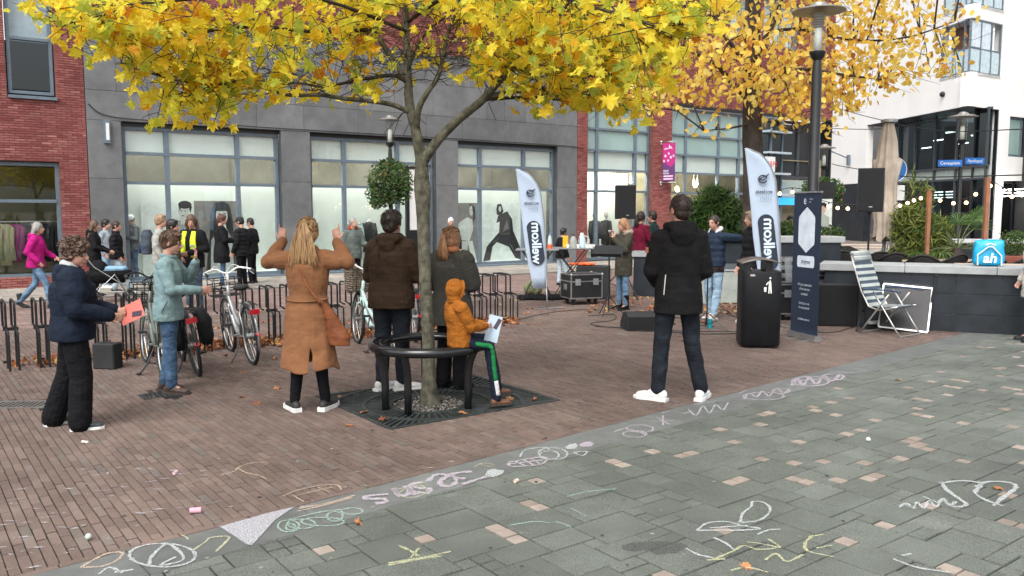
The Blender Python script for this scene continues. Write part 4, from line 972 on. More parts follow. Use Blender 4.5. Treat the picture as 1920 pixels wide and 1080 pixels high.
def env2(p):
    q_ = in_view(p, 6000)
    if not q_: return True
    u, v = q_; pts = [(-3000, 20), (860, 30), (1100, 60), (1140, 235), (1230, 235), (1270, 215), (1300, 262), (1360, 258), (1380, 215), (1450, 250), (1500, 262), (1560, 262), (1590, 238), (1610, 205), (1650, 190), (1700, 175), (1740, 150), (1820, 140), (1830, 60), (1900, 20), (4000, -20)]
    for (x0, y0), (x1, y1) in zip(pts, pts[1:]):
        if x0 <= u < x1: return v < y0 + (y1 - y0) * (u - x0) / (x1 - x0) + 6
    return True
r2 = random.Random(31)
cl = []
for u, v, d, r_, n in [(1130, 200, -.5, .5, 60), (1180, 170, -1, .55, 120), (1220, 200, -.5, .4, 90), (1240, 140, 0, .6, 150), (1190, 110, .5, .6, 120), (1280, 180, -.6, .5, 120), (1300, 110, -1, .6, 170), (1330, 150, -.5, .5, 120), (1350, 90, -.4, .55, 150), (1320, 60, .5, .6, 130), (1370, 180, -.6, .45, 90), (1400, 120, -1.2, .5, 130), (1430, 160, -1, .5, 150), (1400, 60, -.8, .5, 110), (1440, 90, -.8, .5, 130), (1470, 130, -.5, .5, 150), (1480, 180, -.4, .5, 140), (1460, 210, -.6, .4, 70), (1500, 70, 0, .55, 140), (1540, 120, -.2, .6, 190), (1520, 170, -.3, .5, 160), (1560, 170, 0, .5, 150), (1590, 120, .2, .6, 190), (1600, 170, .2, .5, 150), (1560, 60, .3, .6, 170), (1620, 60, .2, .6, 180), (1640, 110, .4, .55, 170), (1650, 150, .4, .45, 120), (1600, 20, .2, .6, 150), (1660, 30, .4, .55, 140), (1690, 80, .6, .5, 120), (1690, 130, .5, .5, 90), (1740, 50, .6, .5, 80), (1740, 110, .8, .45, 60), (1770, 90, .8, .4, 40), (1770, 130, .8, .35, 40), (1800, 130, .8, .3, 22), (1790, 30, .8, .4, 35), (1720, 10, .6, .5, 80), (1500, 20, 0, .6, 120), (1450, 20, -.3, .6, 120), (1520, 235, -.4, .35, 30), (1450, 245, -.4, .3, 16), (1310, 240, -.8, .35, 22), (1350, 250, -.8, .3, 14), (1150, 60, 1, .7, 120), (1100, 100, 1.2, .6, 90), (1550, 240, -.2, .3, 20), (1360, 20, .4, .6, 110), (1250, 40, .8, .7, 140), (1500, 210, -.4, .4, 50), (1580, 205, .1, .35, 40), (900, 20, 2, .6, 60), (1000, 20, 1.8, .7, 80)]:
    cl.append((tb(u, v, d), r_ * 1.0, int(n * .62)))
for _ in range(46):
    a = r2.random() * 6.283; rr2 = 4.2 * math.sqrt(r2.random()); cl.append((V((rr2 * math.cos(a), rr2 * math.sin(a) * .8, r2.uniform(6.3, 9.5))), .8, 60))
far_tree(B2, 'tall dark trunked tree with small orange yellow leaves standing behind the right flag', 'lime_tree',
         [([tb(1414, 210), tb(1380, 165, -.2), tb(1340, 120, -.5), tb(1280, 90, -.8), tb(1200, 80, -1)], .07, .02), ([tb(1412, 130), tb(1385, 100, .1), tb(1350, 60, .2), tb(1300, 10, .4)], .06, .02),
          ([tb(1414, 170), tb(1450, 150, -.2), tb(1500, 130, -.3), tb(1580, 140, .1), tb(1660, 150, .4)], .06, .015), ([tb(1410, 110), tb(1432, 80, 0), tb(1455, 30, .2), tb(1480, -40, .3)], .09, .03),
          ([tb(1440, 60), tb(1500, 55, .2), tb(1600, 75, .3), tb(1700, 70, .6), tb(1790, 40, .8)], .04, .012), ([tb(1414, 230), tb(1370, 240, -.4), tb(1320, 245, -.8)], .03, .008), ([tb(1414, 215), tb(1460, 235, -.3), tb(1500, 250, -.4)], .03, .008)],
         cl, 0, .125, r2, env2, .225, [V((0, 0, 0)), tb(1413, 340), tb(1410, 250), tb(1411, 160), tb(1409, 80), tb(1412, 10), tb(1418, -80), tb(1420, -220)])

# ring bench round the young tree
RB = empty('ring_bench', TC, 0, 1, 'low black round metal ring bench on curved legs round the young tree trunk', 'bench')
gloss = mat('gloss_black_steel', (0.010, 0.011, 0.013), .22, var=.25, vs=5, coat=.3)
RR, RZ_ = .50, .555
B = MB(); B.tube([(RR * math.cos(t * math.pi / 24), RR * math.sin(t * math.pi / 24), RZ_) for t in range(48)], .042, 12, closed=True); B.build('ring_seat', gloss, RB, smooth=True)
B = MB(); B.tube([((RR - .075) * math.cos(t * math.pi / 24), (RR - .075) * math.sin(t * math.pi / 24), RZ_ + .01) for t in range(48)], .024, 8, closed=True); B.build('inner_ring', gloss, RB, smooth=True)
for a in (-108, -146 + 360, -28, 32, 100, 165):
    c, s_ = math.cos(R(a)), math.sin(R(a)); B = MB()
    B.tube([(c * r_, s_ * r_, z) for r_, z in ((.43, -.005), (.43, .2), (.435, .34), (.455, .44), (.49, .52), (.50, .55))], [.034] * 6, 10); B.build('leg', gloss, RB, smooth=True)

# fallen leaves
rf = random.Random(90)
fl = [MB().add([(x, y, z * .5 + .004 + .2 * abs(z)) for x, y, z in v_], f_).mesh('fallen_leaf', drop_m) for v_, f_ in [leafdata(MAPLE, c, rl4, .3) for c in (.6, -.5, .9)]]
singles = [(1064, 1060, 'large reddish leaf lying on the chalked grey slabs at the bottom of the picture', 1398, 1062), (0, 0, 'reddish leaf lying inside the white chalk loop at the right edge', 1871, 915), (0, 0, 'small orange leaf lying on the grey slabs just below the chalk scribbles', 673, 981), (0, 0, 'orange leaf on the slabs under the green flower of chalk', 1684, 713),
 (0, 0, 'brown leaf lying on the iron grate left of the bench legs', 682, 772), (0, 0, 'ochre leaf lying on the front corner of the iron grate', 718, 786), (0, 0, 'pale leaf on the iron grate in front of the boy', 867, 774), (0, 0, 'orange leaf on the iron grate right of the boy boots', 956, 748), (0, 0, 'pale leaf at the right tip of the iron grate', 1000, 750), (0, 0, 'orange leaf on the bricks left of the iron grate corner', 655, 797),
 (0, 0, 'leaf on the bricks left of the coat woman', 481, 757), (0, 0, 'small leaf on the bricks near the first bicycle stand', 520, 728), (0, 0, 'leaf lying on the bricks between man in pale jacket and silver bicycle', 455, 745), (0, 0, 'yellow leaf on the bricks beside the rear wheel of the silver bicycle', 457, 698), (0, 0, 'curled leaf on the bricks behind the silver bicycle', 515, 672), (0, 0, 'pale leaf at the left of the grate', 640, 745)]
for k, (a, b, lab, u, v) in enumerate(singles):
    p = G(u, v, .004 if k not in (4, 5, 6, 7, 8) else .012)
    o = inst('fallen_leaf', fl[k % 3], None, p, (rf.gauss(0, .1), rf.gauss(0, .1), rf.random() * 6), .075 if v > 900 else .09); tag(o, lab, 'leaf', 'single fallen leaves on the paving')
pile = MB(); shp = [leafdata(MAPLE, c, rl4, .4) for c in (.5, -.5, .9)]
A0 = G(0, 690); A1 = G(958, 602); dline = (A1 - A0).normalized(); nline = V((-dline.y, dline.x, 0))
for _ in range(1500):
    t = rf.random() ** .8; dens = .35 + .65 * abs(math.sin(t * 9))
    if rf.random() > dens or (t < .25 and rf.random() < .6): continue
    p = A0.lerp(A1, t) + nline * rf.gauss(.02, .14); sz = rf.uniform(.07, .14); M = Matrix.Rotation(rf.random() * 6.3, 3, 'Z') @ Matrix.Rotation(rf.gauss(0, .5), 3, 'X') @ Matrix.Rotation(rf.gauss(0, .5), 3, 'Y')
    h_ = .012 + abs(rf.gauss(0, .022)); vs, fs = shp[rf.randint(0, 2)]
    pile.add([V((p.x, p.y, h_)) + M @ (V(v_) * sz) for v_ in vs], fs)
for _ in range(190):
    u = rf.uniform(180, 1480); v = rf.uniform(560, 640) + (30 if u < 700 else 0); p = G(u, v); sz = rf.uniform(.05, .1); M = Matrix.Rotation(rf.random() * 6.3, 3, 'Z')
    if (p - A0).dot(nline) < 0 and rf.random() < .7: continue
    vs, fs = shp[rf.randint(0, 2)]; pile.add([V((p.x, p.y, .012)) + M @ (V(v_) * sz) for v_ in vs], fs)
for _ in range(260):
    u = rf.uniform(1100, 1480); p = G(u, rf.uniform(552, 590)); sz = rf.uniform(.05, .1); M = Matrix.Rotation(rf.random() * 6.3, 3, 'Z')
    vs, fs = shp[rf.randint(0, 2)]; pile.add([V((p.x, p.y, .012)) + M @ (V(v_) * sz) for v_ in vs], fs)
tag(pile.build('leaf_litter', drop_m), 'orange and brown fallen leaves gathered along the bicycle racks and scattered on the street', 'fallen leaves', kind='stuff')
# ------------------------------------------------ people
fold_tex = bpy.data.textures.new('cloth_folds', 'CLOUDS'); fold_tex.noise_scale = .12; fold_tex.noise_depth = 2
curl_tex = bpy.data.textures.new('hair_curls', 'CLOUDS'); curl_tex.noise_scale = .028; curl_tex.noise_depth = 1
quilt_tex = bpy.data.textures.new('quilting', 'WOOD'); quilt_tex.noise_scale = .25; quilt_tex.wood_type = 'BANDS'; 
def cloth(name, col, rough=.85, bump=.5, var=.18, knit=False, sheen=.0, quilt=0, denim=False):
    nm = name
    if nm in MATS: return MATS[nm]
    m = mat(nm, col, rough, var=var, vs=7, bump=min(1, bump * 1.3), bs=10, sheen=sheen, spec=.2, stretch=(1, 1, 1.5))
    n, l = nodes_of(m)
    b1 = [x for x in n if x.type == 'BUMP'][0]; b1.inputs['Distance'].default_value = .024
    tc = [x for x in n if x.type == 'TEX_COORD'][0]
    if knit or quilt:
        wv = n.new('ShaderNodeTexWave'); wv.wave_type = 'BANDS'; wv.bands_direction = 'Z'; wv.inputs['Scale'].default_value = 28 if knit else quilt; wv.inputs['Distortion'].default_value = 1.2 if knit else .3
        l.new(tc.outputs['Object'], wv.inputs[0]); b2_ = n.new('ShaderNodeBump'); b2_.inputs['Strength'].default_value = .8 if knit else .35; b2_.inputs['Distance'].default_value = .01 if knit else .03
        l.new(wv.outputs['Fac'], b2_.inputs['Height']); l.new(b1.outputs[0], b2_.inputs['Normal']); l.new(b2_.outputs[0], n['Principled BSDF'].inputs['Normal'])
    if knit:
        ck = n.new('ShaderNodeTexChecker'); ck.inputs['Scale'].default_value = 75; ck.inputs[1].default_value = (*[c * 1.5 for c in col], 1); ck.inputs[2].default_value = (*[c * .7 for c in col], 1)
        l.new(tc.outputs['Object'], ck.inputs[0]); l.new(ck.outputs[0], n['Principled BSDF'].inputs['Base Color'])
    return m
skin = mat('skin', (.50, .27, .20), .5, var=.08, vs=12, bump=.1, bs=90)
def hairm(name, col, col2=None):
    return mat('hair_' + name, col, .45, var=.35, vs=38, bump=.9, bs=70, stretch=(1, 1, .12), dark=col2)
HB = hairm('dark_brown', (.035, .02, .014)); HK = hairm('black', (.012, .010, .010)); HBL = hairm('blonde', (.46, .29, .14), (.20, .11, .05)); HGI = hairm('ginger_blonde', (.34, .18, .09), (.16, .075, .035))
HG = hairm('grey', (.30, .28, .26), (.14, .13, .12)); HW = hairm('white', (.65, .62, .58), (.45, .42, .4)); HM = hairm('mid_brown', (.12, .065, .04)); HC = hairm('curly_brown', (.13, .075, .05), (.03, .018, .012)); HS = hairm('sandy', (.30, .20, .12), (.14, .09, .055))
def ori(d, n):
    d = V(d).normalized(); n = V(n); n = (n - d * n.dot(d)).normalized(); b = d.cross(n); return b, d, n
def hand(B, w, d, n, curl=.5, side=1, s=1.0, point=False):
    b, d, n = ori(d, n); b = b * side
    M = Matrix((b, d, n)).transposed()
    w = V(w); B.tube([w - d * .03, w + d * .012], [.026 * s, .027 * s], 10, flat=.8)
    B.ball(w + d * .045 * s, (.039 * s, .052 * s, .016 * s), 12, 8, M=M)
    for i, (off, L) in enumerate(((.032, .072), (.0108, .082), (-.0108, .076), (-.031, .06))):
        p = w + d * (.082 * s) + b * off * s; c = curl if not (point and i == 0) else .02; dirv = V(d); pts = [p - d * .02 * s]; a = 0
        for k, f in enumerate((.46, .31, .23)):
            pts.append(pts[-1] + dirv * (L * f * s + (.02 * s if k == 0 else 0))); a += c * 1.15; dirv = (d * math.cos(a) + n * math.sin(a))
        B.tube(pts, [.0088 * s, .0086 * s, .0078 * s, .0066 * s], 8); B.ball(pts[-1], .0066 * s, 8, 6); B.ball(pts[0], .009 * s, 8, 6)
    p = w + d * .022 * s + b * .028 * s; t1 = (b * .75 + d * .6 + n * .25).normalized(); t2 = (b * .25 + d * .85 + n * .5 * (1 if curl > .3 else .3)).normalized()
    B.tube([p - t1 * .012, p + t1 * .036 * s, p + t1 * .036 * s + t2 * .03 * s], [.013 * s, .0115 * s, .009 * s], 8); B.ball(p + t1 * .036 * s + t2 * .03 * s, .009 * s, 8, 6)
def remesh(o, vox, disp=0, tex=None, smooth=0):
    m = o.modifiers.new('remesh', 'REMESH'); m.mode = 'VOXEL'; m.voxel_size = vox; m.use_smooth_shade = True
    if smooth: 
        s_ = o.modifiers.new('smooth', 'SMOOTH'); s_.factor = .5; s_.iterations = smooth
    if disp:
        d = o.modifiers.new('folds', 'DISPLACE'); d.texture = tex or fold_tex; d.strength = disp; d.mid_level = .5; d.texture_coords = 'LOCAL'
def person(label, pos, H, face, pose=None, top=None, bottom=None, shoes=None, hair=None, build=1.0, fem=False, near=False, facef=True, skinm=None, group=None, kid=False, vox=None):
    P = dict(pelvis=(0, 0, .95), hipR=(.09, 0, .93), hipL=(-.09, 0, .93), kR=(.10, .02, .50), kL=(-.10, .02, .50), aR=(.11, -.01, .085), aL=(-.11, -.01, .085),
             sR=(.168, -.005, 1.392), sL=(-.168, -.005, 1.392), eR=(.235, -.04, 1.15), eL=(-.235, -.04, 1.15), wR=(.235, .09, .92), wL=(-.235, .09, .92), fR=8, fL=-8,
             yaw=0, pitch=0, lean=0.0, side=0.0, nR=None, nL=None, dR=None, dL=None, cR=.55, cL=.55, ptR=False, ptL=False, hands=(1, 1), twist=0)
    P.update(pose or {})
    sc = H / 1.755
    T = empty('person', pos, -R(face), sc, label, 'person', group)
    v0 = vox or (.009 if near else .013); vb = (.0062 if near else .010); skm = skinm or skin
    pel = V(P['pelvis']); dz = pel.z - .95
    lean, side = P['lean'], P['side']; cy_, sy_ = math.cos(-R(P['twist'])), math.sin(-R(P['twist']))
    def W(p):                                # upper body follows the pelvis, the lean and the twist
        p = V(p); h_ = p.z - .95; f = max(0, min(1, h_ / .35)); x, y = p.x, p.y
        x2, y2 = x * cy_ - y * sy_, x * sy_ + y * cy_
        x, y = x + (x2 - x) * f, y + (y2 - y) * f
        hh = max(h_, 0); return V((x + pel.x + side * h_ * (1 if h_ > 0 else .2), y + pel.y + lean * h_ * (1 if h_ > 0 else .2), p.z + dz - hh * (lean * lean + side * side) * .45))
    J = {k: V(P[k]) for k in ('hipR', 'hipL', 'kR', 'kL', 'aR', 'aL')}
    J['hipR'] = V((pel.x + .09, pel.y, pel.z - .02)); J['hipL'] = V((pel.x - .09, pel.y, pel.z - .02))
    for k in ('sR', 'sL'): J[k] = W(V(P[k]) * 1.0 if not fem else V((P[k][0] * .9, P[k][1], P[k][2])))
    for k in ('eR', 'eL', 'wR', 'wL'): J[k] = V(P[k]) if P.get('abs') else W(P[k])
    nb = W((0, -.015, 1.49)); hc = W((0, .02 + .03 * math.sin(R(-P['pitch'])), 1.632))
    Rh = Matrix.Rotation(-R(P['yaw']), 3, 'Z') @ Matrix.Rotation(R(P['pitch']), 3, 'X')
    hd = 1.12 if kid else 1.0
    def hl(p): return hc + Rh @ (V(p) * hd)
    # body
    B = MB()
    B.ball(hl((0, -.008, .022)), (.074 * hd, .094 * hd, .098 * hd), 18, 12, M=Rh); B.ball(hl((0, .022, -.03)), (.060 * hd, .074 * hd, .085 * hd), 16, 10, M=Rh); B.ball(hl((0, .06, -.088)), (.03, .026, .024), 10, 8, M=Rh)
    B.tube([hl((0, .088, .018)), hl((0, .108, -.012)), hl((0, .113, -.03))], [.008, .012, .014], 8); B.ball(hl((0, .106, -.03)), (.017, .013, .012), 8, 6, M=Rh)
    B.ball(hl((0, .091, -.062)), (.024, .009, .010), 8, 6, M=Rh); B.ball(hl((0, .078, .025)), (.05, .02, .012), 10, 6, M=Rh)
    for sx in (-1, 1): B.ball(hl((sx * .077, -.008, -.005)), (.011, .022, .033), 8, 8, M=Rh)
    B.tube([hl((0, -.022, -.06)), nb + V((0, 0, -.02)), W((0, -.01, 1.38))], [.052, .058, .07], 14)
    B.limb([W((0, 0, 1.36)), W((0, 0, 1.15)), pel], [.09, .08, .085], 14)
    for s_ in ('R', 'L'):
        B.limb([W((0.05 if s_ == 'R' else -.05, 0, 1.40)), J['s' + s_], J['e' + s_], J['w' + s_]], [.045, .04, .032, .024], 10)
        B.limb([J['hip' + s_], J['k' + s_], J['a' + s_]], [.06, .045, .036], 10)
        an = J['a' + s_]; B.limb([an, an + Matrix.Rotation(-R(P['f' + s_]), 3, 'Z') @ V((0, .12, -.045))], [.034, .026], 8)
        d = P['d' + s_]; d = V(d) if d else (J['w' + s_] - J['e' + s_])
        n = P['n' + s_]; n = V(n) if n else V((-1 if s_ == 'R' else 1, .3, 0))
        hand(B, J['w' + s_] + V(d).normalized() * .02, d, n, P['c' + s_], (1 if s_ == 'L' else -1) * P.get('thumb' + s_, 1), .95 if fem or kid else 1.03, P['pt' + s_])
    o = B.build('body', skm, T, smooth=True); remesh(o, vb, smooth=2)
    if facef:
        ew = mat('eye_white', (.6, .58, .55), .3); ed = mat('eye_dark', (.03, .02, .018), .2)
        for sx in (-1, 1):
            B = MB(); B.ball(hl((sx * .03, .083, .008)), (.013, .009, .0065), 8, 6, M=Rh); B.ball(hl((sx * .03, .0905, .008)), (.006, .004, .006), 8, 6, mi=1, M=Rh); B.build('eye', [ew, ed], T, smooth=True)
            B = MB(); B.tube([hl((sx * .015, .094, .026)), hl((sx * .032, .092, .031)), hl((sx * .048, .082, .027))], [.003, .0035, .002], 5); B.build('eyebrow', HB, T)
        B = MB(); B.ball(hl((0, .0985, -.061)), (.021, .006, .0055), 10, 6, M=Rh); B.build('mouth', mat('lips', (.36, .13, .11), .5), T, smooth=True)
    # hair
    if hair:
        k, hm_ = hair[0], hair[1]; B = MB(); ds = 0; tx = None
        if k in ('short', 'crop', 'bald'):
            g_ = .006 if k == 'crop' else .013
            B.ball(hl((0, -.018, .034)), (.078 + g_, .094 + g_, .097 + g_), 18, 12, M=Rh); B.ball(hl((0, -.05, -.02)), (.066 + g_, .056 + g_, .072), 14, 10, M=Rh)
            for sx in (-1, 1): B.ball(hl((sx * .068, .01, .02)), (.014 + g_ * .4, .04, .045), 8, 8, M=Rh)
            if k == 'short': B.ball(hl((.01, .045, .098)), (.06, .05, .03), 12, 8, M=Rh); ds = .010
            tx = curl_tex
        elif k == 'curly':
            B.ball(hl((0, -.02, .055)), (.108, .122, .098), 20, 14, M=Rh); B.ball(hl((0, -.05, -.02)), (.08, .075, .075), 14, 10, M=Rh); B.ball(hl((0, .05, .085)), (.09, .06, .05), 14, 10, M=Rh); ds = .05; tx = curl_tex
        elif k in ('long', 'pony', 'bob', 'hightail'):
            B.ball(hl((0, -.015, .036)), (.088, .103, .102), 18, 12, M=Rh); B.ball(hl((0, -.055, -.02)), (.076, .062, .08), 14, 10, M=Rh); ds = .008; tx = curl_tex
            for sx in (-1, 1): B.ball(hl((sx * .07, .0, .01)), (.02, .06, .07), 8, 8, M=Rh)
            if k == 'bob' or k == 'long':
                L = .20 if k == 'bob' else .36
                for sx in (-1, -.45, .45, 1): B.tube([hl((sx * .072, -.035, .03)), hl((sx * .084, -.055, -.06)), hl((0, 0, 0)) + V((sx * .09, -.07 if k == 'bob' else -.11, -L * .7)), hl((0, 0, 0)) + V((sx * .07, -.07 if k == 'bob' else -.13, -L))], [.035, .042, .042, .012], 10)
                B.tube([hl((0, -.07, .0)), hl((0, -.085, -.1)), hc + V((0, -.12, -L * .8))], [.05, .06, .02], 10)
        elif k == 'cap':
            B.ball(hl((0, -.02, .0)), (.082, .10, .085), 16, 10, M=Rh)
        o = B.build('hair', hm_, T, smooth=True); remesh(o, .007 if near else .011, ds, tx)
        if near:
            S = MB(); rh = random.Random(len(label)); rt_ = V((0, -.098, .10 if k == 'hightail' else .045))
            for i in range(260 if k != 'curly' else 190):
                a = rh.uniform(0, 6.283); ph = rh.uniform(-.25, 1.5); e = V((math.cos(a) * math.cos(ph), math.sin(a) * math.cos(ph), math.sin(ph)))
                if e.y > .35 and e.z < .45: continue
                if k == 'curly':
                    c = V((e.x * .118, -.02 + e.y * .130, .055 + e.z * .108)); u1 = e.cross(V((0, .3, 1))).normalized(); r_ = rh.uniform(.010, .018); w2 = rh.random() * 6
                    S.tube([hl(c + (u1 * math.cos(w2 + t) + e * math.sin(w2 + t)) * r_ + u1.cross(e) * .004 * t) for t in range(5)], .0042, 4)
                else:
                    g2 = .096 if k != 'crop' else .085; c = V((e.x * g2, -.018 + e.y * (g2 + .016), .034 + e.z * (g2 + .014)))
                    tg = (rt_ - c) if k in ('pony', 'hightail') else V((e.x * .4, -.3 - e.y * .2 + (.6 if e.z > .8 and k != 'crop' else 0), -1.0)); tg = tg - e * tg.dot(e); 
                    if tg.length < .02: continue
                    tg.normalize(); Ls = rh.uniform(.03, .06) * (.45 if k == 'crop' else 1)
                    S.tube([hl(c - e * .006), hl(c + tg * Ls * .5 + e * .004), hl(c + tg * Ls - e * .004 + V((rh.gauss(0, .005), 0, 0)))], [.0035, .003, .001], 3)
            tag(S.build('hair_strands', hm_, T, smooth=True), kind='stuff')
        if k in ('pony', 'hightail'):
            S = MB(); rh = random.Random(hash(label) % 1000 if False else len(label))
            z0 = .10 if k == 'hightail' else .045; L = .40 if k == 'hightail' else .26; wd_ = .125 if k == 'hightail' else .06
            root = hl((0, -.098, z0)); S.tube([root + V((0, .03, 0)), root - V((0, .03, 0))], .022, 8)
            for i in range(150 if near else 60):
                a = rh.uniform(-1, 1); e = rh.gauss(0, .5); q2 = root + V((a * .018, -.03 - abs(rh.gauss(0, .012)), rh.uniform(-.015, .015)))
                mid = root + V((a * wd_ * .8, -.065 + e * .012, -L * .45)); end = root + V((a * wd_ + rh.gauss(0, .012), -.05 + e * .02, -L * rh.uniform(.8, 1.08)))
                if k == 'hightail' : mid.y = min(mid.y, hc.y - .10); end.y = min(end.y, W((0, -.15, 1.35)).y)
                S.tube(bez([q2, mid, end], 3), [.006, .008, .008, .0075, .006, .004, .002], 4, flat=.6)
            S.build('ponytail', hm_, T, smooth=True)
        if k == 'cap':
            B = MB(); B.ball(hl((0, -.012, .052)), (.092, .108, .082), 18, 12, M=Rh); B.prism([(-.07, .06), (.07, .06), (.075, .13), (.04, .18), (-.04, .18), (-.075, .13)], .035, .047, M=None)
            n0 = len(B.v) - 12; B.v[n0:] = [tuple(hl(q2)) for q2 in B.v[n0:]]
            o = B.build('cap', hair[2], T, smooth=True); remesh(o, .008)
        if k == 'hood': pass
    # upper garment
    if top:
        hem = top.get('hem', .82); b = build * top.get('fat', 1.0); fl = top.get('flare', .0); th = top.get('thick', .0); ft = top.get('fit', 1.0)
        prof = [(hem, .172 + fl + th, .125 + fl + th), (.95, .175 + th + fl * .35, .13 + th + fl * .3), (1.08, (.148 if fem else .162) * ft + th, .112 * ft + th), (1.25, .175 + th, .125 + th), (1.34, .172 + th, .118 + th), (1.405, .142 + th * .7, .096 + th * .6), (1.455, .098 + th * .4, .075 + th * .4), (1.50, .06, .055)]
        if fem: prof = [(z, rx * .93, ry * (1.04 if 1.2 < z < 1.37 else 1)) for z, rx, ry in prof]
        prof = [p_ for p_ in prof if p_[0] >= hem]; B = MB(); vs_ = []; seg = 24; rings = []
        if hem < .6: prof.insert(1, (.75, .19 + fl * .7 + th, .14 + fl * .6 + th))
        prof.sort()
        for z, rx, ry in prof: rings.append((0, -.005, z, rx * b, ry * b))
        n0 = 0; B.loft(rings, seg); B.v = [tuple(W(q2)) for q2 in B.v]
        sr = top.get('sleeve', 1.0)
        for s_ in ('R', 'L'):
            sx = 1 if s_ == 'R' else -1
            w_ = J['w' + s_]; e_ = J['e' + s_]; s0 = J['s' + s_]; dd = (w_ - e_).normalized(); el = w_ + dd * .01
            if top.get('short'): el = e_
            B.limb([W((sx * .085, 0, 1.40)), s0, (s0 + e_) / 2, e_, (e_ + el) / 2, el], [(.062 + th * .6) * sr, (.064 + th * .6) * sr * b, (.056 + th * .6) * sr * b, (.051 + th * .5) * sr, (.045 + th * .4) * sr, (.038 + th * .25) * sr], 14)
        c_ = top.get('collar')
        if c_: B.tube([W((.075 * math.cos(t), .0 + .07 * math.sin(t), 1.495 + .012 * math.sin(-t))) for t in [k * math.pi / 8 for k in range(16)]], [c_] * 16, 8, closed=True)
        if top.get('hood'):
            h_ = top['hood']; B.tube([W(q2) for q2 in ((.095, .055, 1.465), (.115, -.01, 1.50), (.09, -.085, 1.50), (0, -.12, 1.495), (-.09, -.085, 1.50), (-.115, -.01, 1.50), (-.095, .055, 1.465))], [.022, .034, .046, .052, .046, .034, .022], 12)
            B.ball(W((0, -.12, 1.43)), (.10 * h_, .055 * h_, .10 * h_), 14, 10)
        if top.get('hood_up'):
            B.ball(hl((0, -.028, .012)), (.112 * hd, .118 * hd, .13 * hd), 18, 14, M=Rh); B.tube([hl((0, -.03, -.05)), nb], [.095, .10], 14)
            B.tube([hl((.095 * math.cos(t), .052, .01 + .125 * math.sin(t))) for t in [k * math.pi / 10 for k in range(20)]], [.013] * 20, 6, closed=True)
        o = B.build(top.get('name', 'jacket'), top['m'], T, smooth=True); remesh(o, v0, top.get('fold', .022) * .85, quilt_tex if top.get('quilted') else fold_tex, smooth=1)
        if top.get('slit'): pass
    # lower garment
    if bottom:
        r0, r1, r2_ = bottom.get('r', (.088, .064, .056)); B = MB()
        B.ball(pel + V((0, -.005, -.01)), (.165 * build * bottom.get('hipw', 1), .118 * build, .11), 16, 12)
        for s_ in ('R', 'L'):
            hi, kn, an = J['hip' + s_], J['k' + s_], J['a' + s_]; low = an + (kn - an).normalized() * (.02 - bottom.get('long', .0))
            B.limb([hi, (hi + kn) / 2, kn, (kn + low) / 2, low], [r0 * build, (r0 * .45 + r1 * .55) * build * 1.04, r1 * build, (r1 + r2_) / 2 * 1.02, r2_], 14)
        o = B.build(bottom.get('name', 'trousers'), bottom['m'], T, smooth=True); remesh(o, v0, bottom.get('fold', .016) * .9, fold_tex, smooth=1)
    if shoes:
        for s_ in ('R', 'L'):
            an = J['a' + s_]; M = Matrix.Rotation(-R(P['f' + s_]), 3, 'Z'); M4 = Matrix.Translation(V((an.x, an.y, an.z - .085))) @ M.to_4x4() @ Matrix.Rotation(R(P.get('tip' + s_, 0)), 4, 'X')
            B = MB(); f_ = shoes.get('size', 1.0)
            for q2, r_ in (((0, -.035, .055), (.038, .05, .045)), ((0, .03, .052), (.040, .07, .042)), ((0, .10, .042), (.044, .075, .030)), ((0, .15, .036), (.040, .05, .026))): B.ball(M4 @ V(q2), (r_[0] * f_, r_[1] * f_, r_[2] * f_), 12, 8, M=M)
            if shoes.get('boot'): B.tube([M4 @ V((0, -.02, .06)), an + V((0, 0, .05 + .10 * shoes['boot']))], [.05, .058], 12)
            o = B.build('shoe', shoes['m'], T, smooth=True); remesh(o, .006 if near else .010, .004)
            out = [(-.034, -.085), (.034, -.085), (.042, -.03), (.040, .04), (.048, .11), (.042, .17), (.018, .205), (-.022, .203), (-.046, .165), (-.047, .11), (-.038, .04), (-.042, -.03)]
            S = MB(); S.prism([(x * f_, y * f_) for x, y in out], .0, shoes.get('solet', .026), M=M4); S.build('sole', shoes.get('sole', WHITEP), T)
            if shoes.get('lace'):
                for q3 in (.045, .07, .095): L_ = MB(); L_.tube([M4 @ V((-.022, q3, .088 - q3 * .22)), M4 @ V((.022, q3 + .006, .088 - q3 * .22))], .004, 5); L_.build('lace', shoes['lace'], T)
    T['_hc'] = tuple(T.matrix_basis @ hc) if False else 0
    del T['_hc']
    return T, W, hl, Rh, J
def PX(u, v, hv, z=0):
    p = G(u, v, z); t = AT(u, hv, p.y); return p, t.z
# ------------------------------------------------ the people in the photo
NAVY = cloth('navy_sweat', (.008, .014, .028)); BLKC = cloth('black_cloth', (.008, .008, .010), bump=.7); BLKT = cloth('black_trousers', (.005, .005, .007), bump=.7)
DENIM = cloth('blue_denim', (.06, .115, .20), var=.35, bump=.8); LDEN = cloth('light_denim', (.28, .40, .52), var=.3, bump=.8); DDEN = cloth('dark_denim', (.015, .019, .027), var=.4, bump=.8); MDEN = cloth('mid_denim', (.13, .22, .33), var=.35, bump=.8)
CAMEL = cloth('camel_wool', (.235, .105, .048), bump=.4, var=.14, sheen=.05); OLIVEB = cloth('olive_brown_cloth', (.036, .021, .012), bump=.6); KNIT = cloth('grey_knit', (.055, .052, .045), knit=True)
RUST = cloth('rust_orange_cloth', (.30, .10, .012), bump=.6); MINT = cloth('pale_blue_softshell', (.20, .30, .315), bump=.5, rough=.7); CHAR = cloth('charcoal_parka', (.010, .0095, .010), bump=.6, var=.3)
